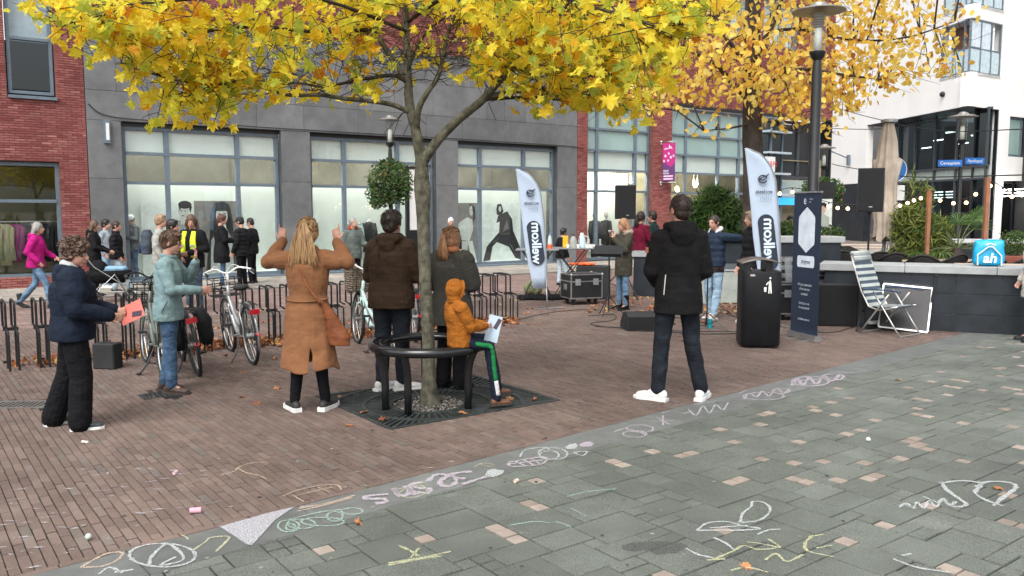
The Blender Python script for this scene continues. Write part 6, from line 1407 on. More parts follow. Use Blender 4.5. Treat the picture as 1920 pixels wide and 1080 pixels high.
def bike(label, rear, front, col, o=None):
    o = o or {}; d = (front - rear); rz = math.atan2(d.y, d.x) - math.pi / 2
    T = empty('bicycle', (rear.x, rear.y, 0), rz, 1, label, 'bicycle', 'bicycles parked in the racks')
    tilt = o.get('tilt', 0); T.rotation_euler = (0, R(tilt), rz)
    fm = o['fm']; guard = o.get('guard', fm); st = R(o.get('steer', 0)); MS = Matrix.Rotation(st, 3, 'Z')
    A, F_ = V((0, 0, .335)), V((0, 1.07, .335)); BBk = V((0, .44, .29)); ST = V((0, .27, .74)); H0 = V((0, .90, .60)); H1 = V((0, .845, .86))
    def S(p): return V((0, .88, 0)) + MS @ (V(p) - V((0, .88, 0)))     # steering
    wheel(T, A, RUBBER, o.get('rim', STEEL)); wheel(T, S(F_), RUBBER, o.get('rim', STEEL), steer=st)
    B = MB(); r_ = o.get('tube', .019)
    B.tube([BBk, ST], .016, 8); B.tube([H0 - (H1 - H0).normalized() * .02, H1], .022, 8)
    if o.get('step', 1):
        B.tube(bez([H0 + V((0, 0, .03)), (0, .74, .44), (0, .58, .31), BBk], 5), [r_ * 1.25] * 16, 8); B.tube(bez([H0 + V((0, 0, .14)), (0, .70, .55), (0, .50, .42), BBk.lerp(ST, .3)], 5), [r_] * 16, 8)
    else:
        B.tube([H0, BBk], r_, 8); B.tube([H1 - V((0, 0, .05)), ST - V((0, .02, .04))], r_, 8)
    for x in (-.055, .055):
        B.tube([BBk, V((x, .25, .30)), A + V((x, 0, 0))], .010, 6); B.tube([ST - V((0, 0, .05)), V((x, .16, .58)), A + V((x, 0, 0))], .009, 6)
    B.build('frame', fm, T, smooth=True)
    B = MB()
    for x in (-.045, .045): B.tube([S(H0 - V((0, 0, .03))), S((x, .93, .55)), S(F_ + V((x, 0, 0)))], .012, 6)
    B.build('fork', fm, T, smooth=True)
    B = MB(); B.tube([S(H1), S((0, .82, 1.0))], .014, 8)
    B.tube(bez([S((-.28, .64, 1.02)), S((-.28, .76, 1.04)), S((-.14, .85, 1.07)), S((0, .82, 1.01)), S((.14, .85, 1.07)), S((.28, .76, 1.04)), S((.28, .64, 1.02))], 4), .011, 8); B.build('handlebar', o.get('barm', CHROME), T, smooth=True)
    for x in (-.28, .28):
        B = MB(); B.tube([S((x, .60, 1.018)), S((x, .73, 1.035))], .017, 8); B.build('grip', RUBBER, T); B = MB(); B.tube([S((x * .93, .76, 1.02)), S((x * 1.02, .66, .985))], .006, 5); B.build('brake_lever', CHROME, T)
    B = MB()
    for x in (-.2, .2): B.tube(bez([S((x, .80, 1.05)), S((x * .5, .98, 1.10)), S((0, .97, .95)), S((0, .92, .78))], 4), .0035, 4)
    tag(B.build('brake_cables', BLACKM if o.get('dark') else WHITEP, T), kind='stuff')
    B = MB(); B.tube([ST, ST + V((0, -.035, .12))], .012, 8); B.build('seat_post', CHROME, T)
    B = MB(); B.loft([(0, .20, .855, .05, .09), (0, .21, .875, .085, .13), (0, .21, .90, .088, .135), (0, .205, .915, .06, .11)], 14); B.ball((0, .35, .893), (.026, .07, .02)); B.build('saddle', RUBBER, T, smooth=True)
    for (cc, a0, a1, MM) in ((A, 30, 200, None), (S(F_), 15, 150, MS)):
        B = MB(); B.tube(arc(cc, .372, a0, a1, 16, 0, MM), [.026] * 17, 8, flat=.45, up=(1, 0, 0)); B.build('mudguard', guard, T, smooth=True)
    B = MB(); B.prism([(-.04, -.05), (.52, -.065), (.56, 0), (.52, .065), (-.04, .05)], -.012, .012, M=Matrix.Translation((.062, 0, .32)) @ Matrix.Rotation(R(90), 4, 'Z') @ Matrix.Rotation(R(90), 4, 'X')); B.build('chain_case', o.get('case', BLACK), T)
    B = MB(); B.tube([BBk + V((.09, 0, 0)), BBk + V((.10, .06, -.15))], .009, 6); B.tube([BBk + V((-.09, 0, 0)), BBk + V((-.10, -.06, .15))], .009, 6); B.tube([BBk - V((.09, 0, 0)), BBk + V((.09, 0, 0))], .015, 8); B.build('crank', CHROME, T)
    for sx, dy, dz in ((1, .06, -.15), (-1, -.06, .15)): B = MB(); B.box(BBk + V((sx * .15, dy, dz)), (.09, .08, .022)); B.build('pedal', RUBBER, T)
    B = MB(); B.tube([V((-.03, .36, .27)), V((-.12, .25, .10)), V((-.20, .20, .008))], .010, 6); B.box((-.21, .20, .008), (.05, .04, .014)); B.build('kickstand', BLACK, T)
    if o.get('carrier', 1):
        B = MB()
        for x in (-.06, .06): B.tube([(x, .16, .72), (x, -.26, .715), (x * .6, -.30, .71)], .006, 5); B.tube([(x, -.10, .715), A + V((x, 0, 0))], .005, 5)
        for y in (.1, -.0, -.1, -.2): B.tube([(-.06, y, .716), (.06, y, .716)], .005, 5)
        B.build('carrier', o.get('carm', BLACK), T)
    B = MB(); B.b2((-.055, -.335, .62), (.055, -.30, .675)); B.build('rear_light', mat('red_reflector', (.45, .01, .02), .25, coat=.5), T)
    B = MB(); B.tube([V((0, -.372, .40)), V((0, -.378, .405))], .028, 12); B.build('reflector', MATS['red_reflector'], T)
    if o.get('basket'):
        wk = mat('wicker', (.20, .155, .115), .85, var=.6, vs=40, bump=1, bs=90); bk2 = MB(); c = S((0, 1.06, 0)); x0, y0 = .17, .14
        for k in range(10):
            z = .72 + k * .03; f = .86 + .014 * k
            bk2.tube([V((c.x + sx * x0 * f + math.sin(k * 2 + q2) * .003, c.y + sy * y0 * f, z + .004 * ((q2 + k) % 2))) for q2, (sx, sy) in enumerate(((-1, -1), (-.5, -1.05), (0, -1.06), (.5, -1.05), (1, -1), (1.05, -.5), (1.06, 0), (1.05, .5), (1, 1), (.5, 1.05), (0, 1.06), (-.5, 1.05), (-1, 1), (-1.05, .5), (-1.06, 0), (-1.05, -.5)))], .0135, 5, closed=True)
        bk2.b2((c.x - x0 * .85, c.y - y0 * .85, .70), (c.x + x0 * .85, c.y + y0 * .85, .715)); bs2 = bk2.build('basket', wk, T)
        B = MB()
        for k in range(22):
            a = k / 22 * 2 * math.pi; q2 = V((max(-1, min(1, 1.35 * math.cos(a))) * x0, max(-1, min(1, 1.35 * math.sin(a))) * y0, 0)); B.tube([V((c.x, c.y, .70)) + q2 * .88, V((c.x, c.y, 1.02)) + q2 * 1.06], .006, 4)
        tag(B.build('stakes', wk, bs2), kind='stuff'); B = MB(); B.tube([V((c.x + sx * x0 * 1.04, c.y + sy * y0 * 1.04, 1.02)) for sx, sy in ((-1, -1), (0, -1.06), (1, -1), (1.06, 0), (1, 1), (0, 1.06), (-1, 1), (-1.06, 0))], .014, 6, closed=True); B.build('rim', wk, bs2)
        B = MB()
        for x in (-.11, .11): B.tube(bez([(c.x + x, c.y - .165, .70), (c.x + x, c.y - .17, .97), (c.x + x * .6, c.y - .17, 1.0)], 3), .006, 5); B.tube([(c.x + x, c.y - .165, .70), S(F_)], .006, 5)
        B.build('front_rack', BLACK, T)
    if o.get('frontrack'):
        c = S((0, 1.06, 0)); B = MB()
        for z in (.72, .79, .86, .93):
            B.tube([V((c.x + sx * .17, c.y + sy * .15, z)) for sx, sy in ((-1, -1), (1, -1), (1, 1), (-1, 1))], .0065, 5, closed=True)
        for sx, sy in ((-1, -1), (1, -1), (1, 1), (-1, 1), (0, 1), (0, -1), (.5, 1), (-.5, 1)): B.tube([V((c.x + sx * .17, c.y + sy * .15, .72)), V((c.x + sx * .17, c.y + sy * .15, .935))], .0055, 5)
        for y in (-.1, -.03, .04, .1): B.tube([V((c.x - .17, c.y + y, .72)), V((c.x + .17, c.y + y, .72))], .0055, 5)
        B.tube([V((c.x, c.y, .72)), S(F_ + V((.05, 0, 0)))], .007, 5); B.build('front_rack', o.get('rackm', BLACK), T)
    if o.get('pannier'):
        for sx in (-1, 1):
            B = MB(); B.loft([(sx * .14, -.08, .34, .05, .14), (sx * .15, -.08, .42, .07, .17), (sx * .15, -.08, .62, .07, .17), (sx * .12, -.08, .72, .06, .15), (sx * .08, -.08, .735, .03, .12)], 14, power=3); B.build('pannier', cloth('black_canvas', (.012, .012, .014)), T, smooth=True)
    if o.get('childseat'):
        B = MB(); B.tube([(0, .5, .78), (0, .62, .86)], .012, 6); B.ball((0, .5, .86), (.08, .09, .03)); B.build('child_saddle', RUBBER, T, smooth=True)
    return T
sil = mat('silver_frame', (.36, .37, .37), .35, .6, var=.1); mintm = mat('mint_frame', (.42, .58, .55), .35, var=.06); gun = mat('grey_green_frame', (.13, .15, .13), .4, .3, var=.1); blkf = mat('black_frame', (.012, .013, .015), .3, var=.2)
bike('silver step-through bicycle with a front wire rack left of the coat woman', G(474, 682), G(432, 657), 0, dict(fm=sil, barm=WHITEP, guard=sil, frontrack=1, rackm=BLACK, tilt=-4, tube=.024, rim=STEEL))
bike('pale mint step-through bicycle with a wicker basket on the front', G(728, 664), G(658, 640), 0, dict(fm=mintm, barm=WHITEP, guard=mintm, basket=1, tube=.024, carm=mintm, childseat=1, steer=-10, tilt=3, rim=CHROME))
bike('black bicycle with double black panniers behind the man in the pale blue jacket', G(372, 703), G(330, 662), 0, dict(fm=blkf, guard=blkf, pannier=1, tilt=-9, dark=1, barm=BLACK, rim=BLACK))
bike('grey green bicycle with a big front carrier leftmost in the racks', G(306, 706), G(262, 668), 0, dict(fm=gun, guard=blkf, frontrack=1, tilt=3, dark=1, tube=.022, barm=BLACK))
bike('black bicycle half hidden between the brown jacket and the tree trunk', G(778, 640), G(752, 612), 0, dict(fm=blkf, guard=blkf, dark=1, tilt=2, barm=BLACK, steer=12))
# black case standing behind the curly haired woman
t = empty('instrument_case', G(203, 690), R(-8), 1, 'small black box case standing on the bricks by the racks behind the curly haired woman', 'case')
B = MB(); B.bbox_bev((-.13, -.09, 0), (.13, .09, .29), .012); B.build('box', BLACKM, t); B = MB(); B.tube([(-.04, 0, .29), (-.04, 0, .315), (.04, 0, .315), (.04, 0, .29)], .006, 6); B.build('handle', BLACK, t)
# pushchair
t = empty('pushchair', G(205, 566), R(-60), 1, 'black pushchair with a pale blue blanket pushed by the woman with long hair', 'pushchair')
for x, y, r_ in ((-.24, -.3, .13), (.24, -.3, .13), (-.16, .38, .09), (.16, .38, .09)): 
    B = MB(); B.tube([(x, y + r_ * math.cos(a), r_ + r_ * math.sin(a)) for a in [k * math.pi / 10 for k in range(20)]], .018, 6, closed=True); B.build('wheel', RUBBER, t, smooth=True)
B = MB()
for x in (-.22, .22): B.tube([(x, -.3, .13), (x, .1, .55), (x, .36, .09)], .012, 6); B.tube([(x, .3, .3), (x, -.25, .7), (x, -.45, 1.0)], .012, 6)
B.tube([(-.22, -.45, 1.0), (.22, -.45, 1.0)], .014, 6); B.build('frame', STEEL, t)
B = MB(); B.loft([(0, .0, .38, .19, .30), (0, .02, .52, .22, .38), (0, .02, .62, .23, .40)], 16, power=3); B.build('seat_shell', BLKC, t, smooth=True); B = MB(); B.loft([(0, .1, .62, .2, .28), (0, .1, .70, .15, .22)], 14, power=3); B.build('blanket', cloth('sky_blanket', (.25, .42, .58)), t, smooth=True)
B = MB(); B.ball((0, -.16, .66), (.19, .17, .17), 14, 8); B.build('canopy', BLKC, t, smooth=True)

# ------------------------------------------------ street lamps
def lamp_post(p, label, basket=None, signs=False, H=4.45, hat=.36, pole_r=.075):
    t = empty('street_lamp', p, 0, 1, label, 'street lamp', 'street lamps with flat round caps')
    B = MB(); B.loft([(0, 0, -.01, pole_r * 1.5, pole_r * 1.5), (0, 0, .9, pole_r * 1.45, pole_r * 1.45), (0, 0, .95, pole_r, pole_r), (0, 0, H - 1.05, pole_r * .92, pole_r * .92), (0, 0, H - .85, pole_r * .7, pole_r * .7), (0, 0, H - .8, .10, .10), (0, 0, H - .74, .12, .12), (0, 0, H - .72, .12, .12)], 16); B.build('pole', BLACK, t, smooth='auto')
    B = MB(); B.loft([(0, 0, H - .72, .105, .105), (0, 0, H - .12, .12, .12)], 20, caps=False); B.build('glass_cylinder', glass_mat('lamp_glass', (.9, .92, .9), .06), t, smooth=True)
    B = MB(); B.loft([(0, 0, H - .72, .06, .06), (0, 0, H - .40, .055, .055), (0, 0, H - .36, .03, .03)], 12); B.build('inner_lamp', mat('lamp_inner', (.75, .75, .72), .5), t, smooth=True)
    B = MB()
    for k in range(6): B.loft([(0, 0, H - .36 + k * .035, .085, .085), (0, 0, H - .352 + k * .035, .085, .085)], 14)
    tag(B.build('louvres', mat('louvre', (.30, .30, .29), .4, .5), t), kind='stuff')
    B = MB(); B.loft([(0, 0, H - .14, hat, hat), (0, 0, H - .125, hat, hat), (0, 0, H - .06, hat * .35, hat * .35), (0, 0, H - .03, hat * .33, hat * .33), (0, 0, H, .05, .05)], 28); B.build('cap', mat('lamp_cap', (.32, .30, .28), .35, .5, var=.15), t, smooth='auto')
    if signs:
        for (tx, a, c) in (('Ceresplein', 176, -.34), ('Apollopad', 8, .34)):
            o = MB(); o.box((0, 0, 0), (.60, .02, .17)); s_ = o.build('street_sign', mat('sign_blue', (.01, .12, .42), .4), t, (c * math.cos(R(8)) * 1.0, -.10 + (0 if c < 0 else .05), 3.02 + (0 if c < 0 else .06)), (0, 0, R(-6 if c < 0 else 14)))
            l_ = inst('lettering', text_mesh(tx, .115), s_, (0, -.0125, 0), (R(90), 0, 0)); l_.data.materials.append(WHITEP)
    return t
lampR = AT(1523, 395, 12.6); lamp_post(V((lampR.x, lampR.y, 0)), 'tall black street lamp right of the second tree, nearest and largest of the lamps', H=4.86, hat=.385, pole_r=.082)
lampL = AT(733, 395, 22.4); lamp_post(V((lampL.x, lampL.y, 0)), 'slim street lamp with a round flower basket in front of the middle display window', H=4.32, hat=.33, pole_r=.06)
lampF = AT(1542, 395, 28); lamp_post(V((lampF.x, lampF.y, 0)), 'small far street lamp seen just right of the big lamp pole', H=4.0, hat=.36, pole_r=.06)
lampS = AT(1797, 395, 22); lamp_post(V((lampS.x, lampS.y, 0)), 'street lamp carrying two blue street name signs in front of the dark glazed corner', H=4.36, hat=.36, signs=True, pole_r=.055)
# ------------------------------------------------ foliage helper
def plant(name, label, cat, loc, blobs, n, size, mcol, shape='leaf', rng=None, parts=None, group=None, dirf=None):
    rng = rng or random.Random(len(label)); t = empty(name, loc, 0, 1, label, cat, group); B = MB()
    nrm = sum(b_[3] for b_ in blobs)
    for (cx, cy, cz), (rx, ry, rz), _, wgt in blobs:
        for _ in range(int(n * wgt / nrm)):
            a = V((rng.gauss(0, 1), rng.gauss(0, 1), rng.gauss(0, 1))).normalized() * (rng.random() ** .35) * (1 if rng.random() < .9 else rng.uniform(1, 1.28))
            p = V((cx + a.x * rx, cy + a.y * ry, cz + a.z * rz)); M = leaf_mats(None, rng, .1); s_ = size * rng.uniform(.6, 1.4)
            vs = [(0, -.5, 0), (.22, -.1, .05), (.16, .25, .02), (0, .5, -.08), (-.16, .25, .02), (-.22, -.1, .05)] if shape == 'leaf' else [(0, -1.1, 0), (.10, -.4, .03), (.09, .4, 0), (0, 1.1, -.25), (-.09, .4, 0), (-.10, -.4, .03)]
            B.add([p + M @ (V(v_) * s_) for v_ in vs], [tuple(range(6))])
    tag(B.build('foliage', mcol, t), kind='stuff'); return t
gbush = ramp_mat('bush_leaf', [(0, (.02, .05, .012)), (.5, (.05, .11, .025)), (.9, (.09, .17, .04)), (1, (.28, .12, .05))], .5, trans=.3)
gbam = ramp_mat('bamboo_leaf', [(0, (.02, .055, .014)), (.5, (.055, .12, .025)), (1, (.13, .21, .05))], .45, trans=.3)
glaur = ramp_mat('yellowish_bush', [(0, (.07, .10, .02)), (.5, (.14, .19, .04)), (1, (.28, .30, .07))], .5, trans=.3)
t = plant('flower_basket', 'large round hanging basket of dense green leaves round the lamp pole by the middle window', 'plant', (lampL.x, lampL.y - .05, 0), [((0, 0, 2.55), (.62, .60, .55), 0, 5), ((-.25, -.1, 2.2), (.42, .35, .35), 0, 1.6), ((.2, -.1, 2.3), (.42, .35, .4), 0, 1.6), ((0, 0, 3.0), (.35, .3, .2), 0, .8), ((-.35, -.2, 1.98), (.2, .2, .18), 0, .3)], 4200, .085, gbush)
B = MB(); B.loft([(0, 0, 2.1, .25, .25), (0, 0, 2.5, .48, .48)], 16); B.build('basket', BLACKM, t)
plant('flower_basket', 'green hanging basket behind the big lamp pole above the roll-up banner', 'plant', (lampF.x - .05, lampF.y - .1, 0), [((0, 0, 2.5), (.70, .55, .42), 0, 3), ((.3, 0, 2.2), (.4, .3, .3), 0, 1)], 2200, .10, gbush)

# ------------------------------------------------ flags, banner, bin
def wing(h, u0=0): pass
def feather(base, H, label, rz, lean, side=1):
    t = empty('beach_flag', base, rz, 1, label, 'flag', 'beach flags with curved poles')
    fm = mat('flag_cloth', (.60, .70, .83), .75, var=.05, vs=3, bump=.15, bs=8, trans=.35)
    z0 = H * .15; fk = [0, .1, .2, .3, .42, .55, .68, .80, .88, .93, .965, .985, 1.0]
    TL = [(0, -.277), (.185, -.365), (.435, -.454), (.56, -.48), (.81, -.54), (.907, -.57), (.968, -.588), (1, -.60)]; TR_ = [(0, -.054), (.185, -.045), (.435, -.07), (.56, -.093), (.81, -.16), (.907, -.255), (.968, -.396), (1, -.585)]
    def itp(tb, f):
        for (a, x), (b_, y) in zip(tb, tb[1:]):
            if f <= b_: return x + (y - x) * (f - a) / (b_ - a)
        return tb[-1][1]
    ks = H / 2.5; L = [(itp(TL, f) * ks, z0 + (H - z0) * f) for f in fk]; P = [(itp(TR_, f) * ks, z0 + (H - z0) * f) for f in fk]
    B = MB(); n = 13; mcol = 6; vs = []
    for k in range(13):
        for j in range(mcol + 1):
            g_ = j / mcol; x = L[k][0] * (1 - g_) + P[k][0] * g_; z = L[k][1]; vs.append((x, .018 * math.sin(k * .9 + g_ * 3) * math.sin(g_ * math.pi), z))
    fs = [(k * (mcol + 1) + j, k * (mcol + 1) + j + 1, (k + 1) * (mcol + 1) + j + 1, (k + 1) * (mcol + 1) + j) for k in range(12) for j in range(mcol)]
    B.add(vs, fs); o = B.build('cloth', fm, t, smooth=True); sd = o.modifiers.new('s', 'SOLIDIFY'); sd.thickness = .003
    B = MB(); B.tube([V((P[0][0] + .03, 0, .0)), V((P[0][0] + .01, 0, z0))] + [V((x + .006, 0, z)) for x, z in P], [.013] * 2 + [.011] * 13, 6); B.build('pole', mat('pole_grey', (.35, .36, .37), .4, .5), t, smooth=True)
    B = MB()
    for a in (20, 110, 200, 290): B.tube([(P[0][0] + .03, 0, .02), (P[0][0] + .03 + .33 * math.cos(R(a)), .33 * math.sin(R(a)), .012)], .009, 5)
    B.build('cross_foot', CHROME, t)
    dk = mat('flag_print', (.018, .026, .045), .7)
    def cx(f, g_=.52): return (itp(TL, f) * (1 - g_) + itp(TR_, f) * g_) * ks
    tl_ = math.atan2(lean, H - z0)
    # pill
    f0, f1 = .2, .57; zc0, zc1 = z0 + (H - z0) * f0, z0 + (H - z0) * f1; rp_ = .125; pts = []
    for k in range(13): a = R(180 * k / 12); pts.append((cx(f1) + rp_ * math.cos(a), zc1 - rp_ + rp_ * math.sin(a)))
    for k in range(13): a = R(180 + 180 * k / 12); pts.append((cx(f0) + rp_ * math.cos(a), zc0 + rp_ + rp_ * math.sin(a)))
    B = MB(); B.add([(x, -.028, z) for x, z in pts] , [tuple(range(len(pts)))]); B.build('print', dk, t)
    white = mat('flag_letter', (.62, .72, .84), .7)
    def lett(tx, size, x, z, m_, rot=0, mirror=True, bold=0.0, sp=1.0):
        me = text_mesh(tx, size, bold=bold, spacing=sp); me.materials.append(m_); o = inst('lettering', me, t, (x, -.032, z), (R(90), 0, 0), (-1 if mirror else 1, 1, 1))
        o.rotation_euler = (R(90), rot, 0); return o
    mid = (f0 + f1) / 2
    me = text_mesh('welkom', .235, bold=.006, spacing=.98); 
    me.transform(Matrix.Scale(-1, 4, V((1, 0, 0))) @ Matrix.Rotation(R(90), 4, 'Z')); me.materials.append(white); inst('lettering', me, t, (cx(mid) + .01, -.034, (zc0 + zc1) / 2), (R(90), R(-2), 0))
    me = text_mesh('ecclesia', .085, bold=.0015); me.transform(Matrix.Scale(-1, 4, V((1, 0, 0)))); me.materials.append(dk); inst('lettering', me, t, (cx(.717), -.032, z0 + (H - z0) * .717), (R(90), 0, 0))
    me = text_mesh('assen', .085); me.transform(Matrix.Scale(-1, 4, V((1, 0, 0)))); me.materials.append(mat('print_blue_grey', (.22, .28, .38), .7)); inst('lettering', me, t, (cx(.68) + .02, -.032, z0 + (H - z0) * .675), (R(90), 0, 0))
    B = MB(); zc = z0 + (H - z0) * .80; xc = cx(.80)
    B.tube([V((xc + .065 * math.cos(R(a)), -.03, zc + .055 * math.sin(R(a)))) for a in range(30, 345, 15)], .0105, 5); B.tube([V((xc - .06, -.031, zc + .0)), V((xc, -.031, zc + .03)), V((xc + .05, -.031, zc + .045)), V((xc + .085, -.031, zc + .075))], .0105, 5); B.tube([V((xc - .06, -.0315, zc + .0)), V((xc, -.0315, zc - .02)), V((xc + .06, -.0315, zc + .03))], .0095, 5)
    B.build('logo', dk, t); return t
bL = G(1029, 580); feather(bL, 2.52, 'left pale blue beach flag with welkom in mirror writing, by the high tables', R(4), .14)
bR = G(1466, 612); feather(bR, 2.72, 'right pale blue beach flag with welkom in mirror writing, behind the litter bin', R(2), .16)
# roll-up banner
pA, pB = G(1482, 630), G(1531, 642); rb_ = empty('rollup_banner', pA, math.atan2((pB - pA).y, (pB - pA).x), 1, 'dark navy roll-up banner with white lettering right of the litter bin', 'banner')
Wb = (pB - pA).length * 1.02; Hb = 2.02; nvy = mat('banner_navy', (.016, .028, .055), .5, var=.1)
B = MB(); B.b2((0, -.004, .08), (Wb, .0, Hb)); B.build('print_sheet', nvy, rb_); B = MB(); B.b2((0, -.014, Hb), (Wb, .014, Hb + .022)); B.build('top_rail', CHROME, rb_)
B = MB(); B.b2((-.01, -.05, .008), (Wb + .01, .06, .085)); B.build('base', CHROME, rb_); B = MB(); B.tube([(Wb / 2, .05, .08), (Wb / 2, .03, Hb)], .011, 6); B.build('support_pole', STEEL, rb_)
for x in (.18, Wb - .16): B = MB(); B.b2((x, -.22, .0), (x + .03, .26, .008)); B.build('foot', CHROME, rb_)
lb = mat('banner_white', (.62, .70, .78), .6); xc = Wb * .5
hw = Wb * .30; B = MB(); B.add([(xc + x * hw, -.0065, z) for x, z in ((0, 1.20), (.55, 1.27), (.95, 1.32), (1, 1.36), (1, 1.66), (.95, 1.70), (.55, 1.76), (0, 1.83), (-.55, 1.76), (-.95, 1.70), (-1, 1.66), (-1, 1.36), (-.95, 1.32), (-.55, 1.27))], [tuple(range(14))]); B.build('panel', lb, rb_)
B = MB(); B.add([(xc + x * hw * 1.05, -.0065, z) for x, z in ((-.9, 1.0), (.9, 1.0), (1, 1.03), (1, 1.13), (.9, 1.16), (-.9, 1.16), (-1, 1.13), (-1, 1.03))], [tuple(range(8))]); B.build('panel', lb, rb_)
def bl_(tx, s_, z, m_, x=0): me = text_mesh(tx, s_); me.transform(Matrix.Scale(min(1, Wb * .8 / max(.01, max(v_.co.x for v_ in me.vertices) - min(v_.co.x for v_ in me.vertices))), 4)) if False else None; me.materials.append(m_); o = inst('lettering', me, rb_, (xc + x, -.010, z), (R(90), 0, 0)); o.scale = (.8, 1, 1)
bl_('zingnee', .085, 1.08, mat('flag_print', (.018, .026, .045), .7)); bl_('e', .17, 1.92, lb, -.05); bl_('ecclesia', .032, 1.94, lb, .08); bl_('assen', .03, 1.90, lb, .06)
for k, (tx, z) in enumerate((('Wil je je aanmelden', .76), ('of iets aan ons', .70), ('vertellen?', .63), ('Schrijf je in via', .50), ('de nieuwsbrief', .44), ('ecclesia-assen.nl', .28))): bl_(tx, .050, z, lb, 0)
# litter bin
pb_ = G(1420, 648); bn = empty('litter_bin', pb_, R(-6), 1, 'black steel litter bin with a curved rain cover and a white pictogram', 'litter bin')
bw = .255; B = MB(); B.loft([(0, 0, .03, bw * .96, .235), (0, 0, .06, bw, .25), (0, 0, .98, bw, .25), (0, 0, 1.0, bw * .98, .245)], 28, power=6); B.build('body', mat('bin_black', (.007, .008, .010), .4, var=.3, spec=.3), bn, smooth='auto')
B = MB(); B.loft([(0, 0, .0, .16, .15), (0, 0, .03, .17, .16)], 20); B.build('plinth', BLACKM, bn)
B = MB(); B.b2((-.22, -.2, 1.0), (-.14, .2, 1.12)); B.b2((.05, -.16, 1.0), (.14, .2, 1.13)); tag(B.build('cover_supports', BLACK, bn), kind='stuff')
B = MB(); n = 14; vs = []
for k in range(n + 1):
    f = k / n; x = -.275 + .53 * f; z = 1.115 + .045 * math.sin(f * math.pi * 1.15 - .2)
    vs += [(x, -.25, z), (x, .25, z + .01)]
B.add(vs, [(2 * k, 2 * k + 2, 2 * k + 3, 2 * k + 1) for k in range(n)]); o = B.build('rain_cover', mat('worn_steel_cover', (.16, .14, .125), .45, .4, var=.4, vs=9), bn, smooth=True); o.modifiers.new('s', 'SOLIDIFY').thickness = .012
pic = MB(); 
for poly in ([(.07, .72), (.085, .72), (.09, .80), (.10, .72), (.115, .72), (.105, .86), (.09, .90), (.075, .86)], [(.045, .82), (.075, .86), (.07, .875), (.04, .84)], [(.02, .74), (.045, .74), (.05, .80), (.015, .80)]): pic.add([(x, -.2535, z) for x, z in poly], [tuple(range(len(poly)))])
pic.add([(.092 + .013 * math.cos(a), -.2535, .918 + .013 * math.sin(a)) for a in [k * math.pi / 5 for k in range(10)]], [tuple(range(10))]); pic.build('pictogram', WHITEP, bn)
B = MB(); B.b2((-.16, -.256, .94), (-.10, -.2525, .965)); B.build('plate', mat('grey_plate', (.4, .4, .4), .4), bn)
# ------------------------------------------------ stage things
def tripod(B, r, h, z1=.0, n=3, a0=30, rad=.012, pole=None):
    for k in range(n):
        a = R(a0 + k * 360 / n); B.tube([(0, 0, h), (r * math.cos(a), r * math.sin(a), .012)], rad, 6); B.tube([(0, 0, h * .35), (r * .5 * math.cos(a), r * .5 * math.sin(a), h * .5)], rad * .6, 5)
def pa_speaker(u, v, H0, label, rz, r=.55, a0=30, hs=.66, hang=False):
    p = G(u, v); t = empty('speaker_stand', p, rz, 1, label + ' stand', 'speaker stand', 'black tripod speaker stands')
    B = MB(); B.tube([(0, 0, .12), (0, 0, 1.0)], .019, 8); B.tube([(0, 0, 1.0), (0, 0, H0)], .015, 8); B.ball((0, 0, 1.0), .03, 8, 6); B.build('pole', BLACK, t)
    for k in range(3):
        a = R(a0 + 120 * k); B = MB(); B.tube([(0, 0, .62), (r * math.cos(a), r * math.sin(a), .02)], .013, 6); B.ball((r * math.cos(a), r * math.sin(a), .018), (.022, .022, .016), 8, 6); B.build('leg', BLACKM, t)
        B = MB(); B.tube([(0, 0, .2), (r * .55 * math.cos(a), r * .55 * math.sin(a), .30)], .008, 5); B.build('brace', BLACK, t)
    s_ = empty('loudspeaker', p + V((0, 0, H0)), rz, 1, label, 'loudspeaker', 'loudspeakers on stands')
    w_, d_ = .37, .34; B = MB(); poly = [(-w_ / 2, -d_ / 2), (w_ / 2, -d_ / 2), (w_ / 2 + .0, d_ * .1), (w_ * .30, d_ / 2), (-w_ * .30, d_ / 2), (-w_ / 2, d_ * .1)]
    B.prism(poly, 0, hs); B.build('cabinet', mat('speaker_vinyl', (.013, .014, .016), .6, var=.3, bump=.5, bs=200), s_)
    B = MB(); B.b2((-w_ / 2 + .015, -d_ / 2 - .012, .015), (w_ / 2 - .015, -d_ / 2 - .001, hs - .015)); B.build('grille', mat('speaker_grille', (.009, .010, .012), .5, .3, bump=.8, bs=400), s_)
    B = MB(); B.b2((-.02, -d_ / 2 - .016, .07), (.03, -d_ / 2 - .0125, .085)); B.build('badge', mat('grey_badge', (.35, .35, .36), .4), s_)
    B = MB(); B.tube([(0, 0, -.03), (0, 0, .001)], .03, 10); B.build('socket', BLACK, s_)
pa_speaker(1622, 611, 1.76, 'black loudspeaker on a tripod stand in front of the beige parasol', R(-22), .72, 20, .66)
pa_speaker(1168, 558, 1.61, 'black loudspeaker on a tripod stand behind the singing woman', R(14), .55, 40, .68)
case_m = mat('case_laminate', (.014, .014, .016), .45, var=.3, bump=.2, bs=150)
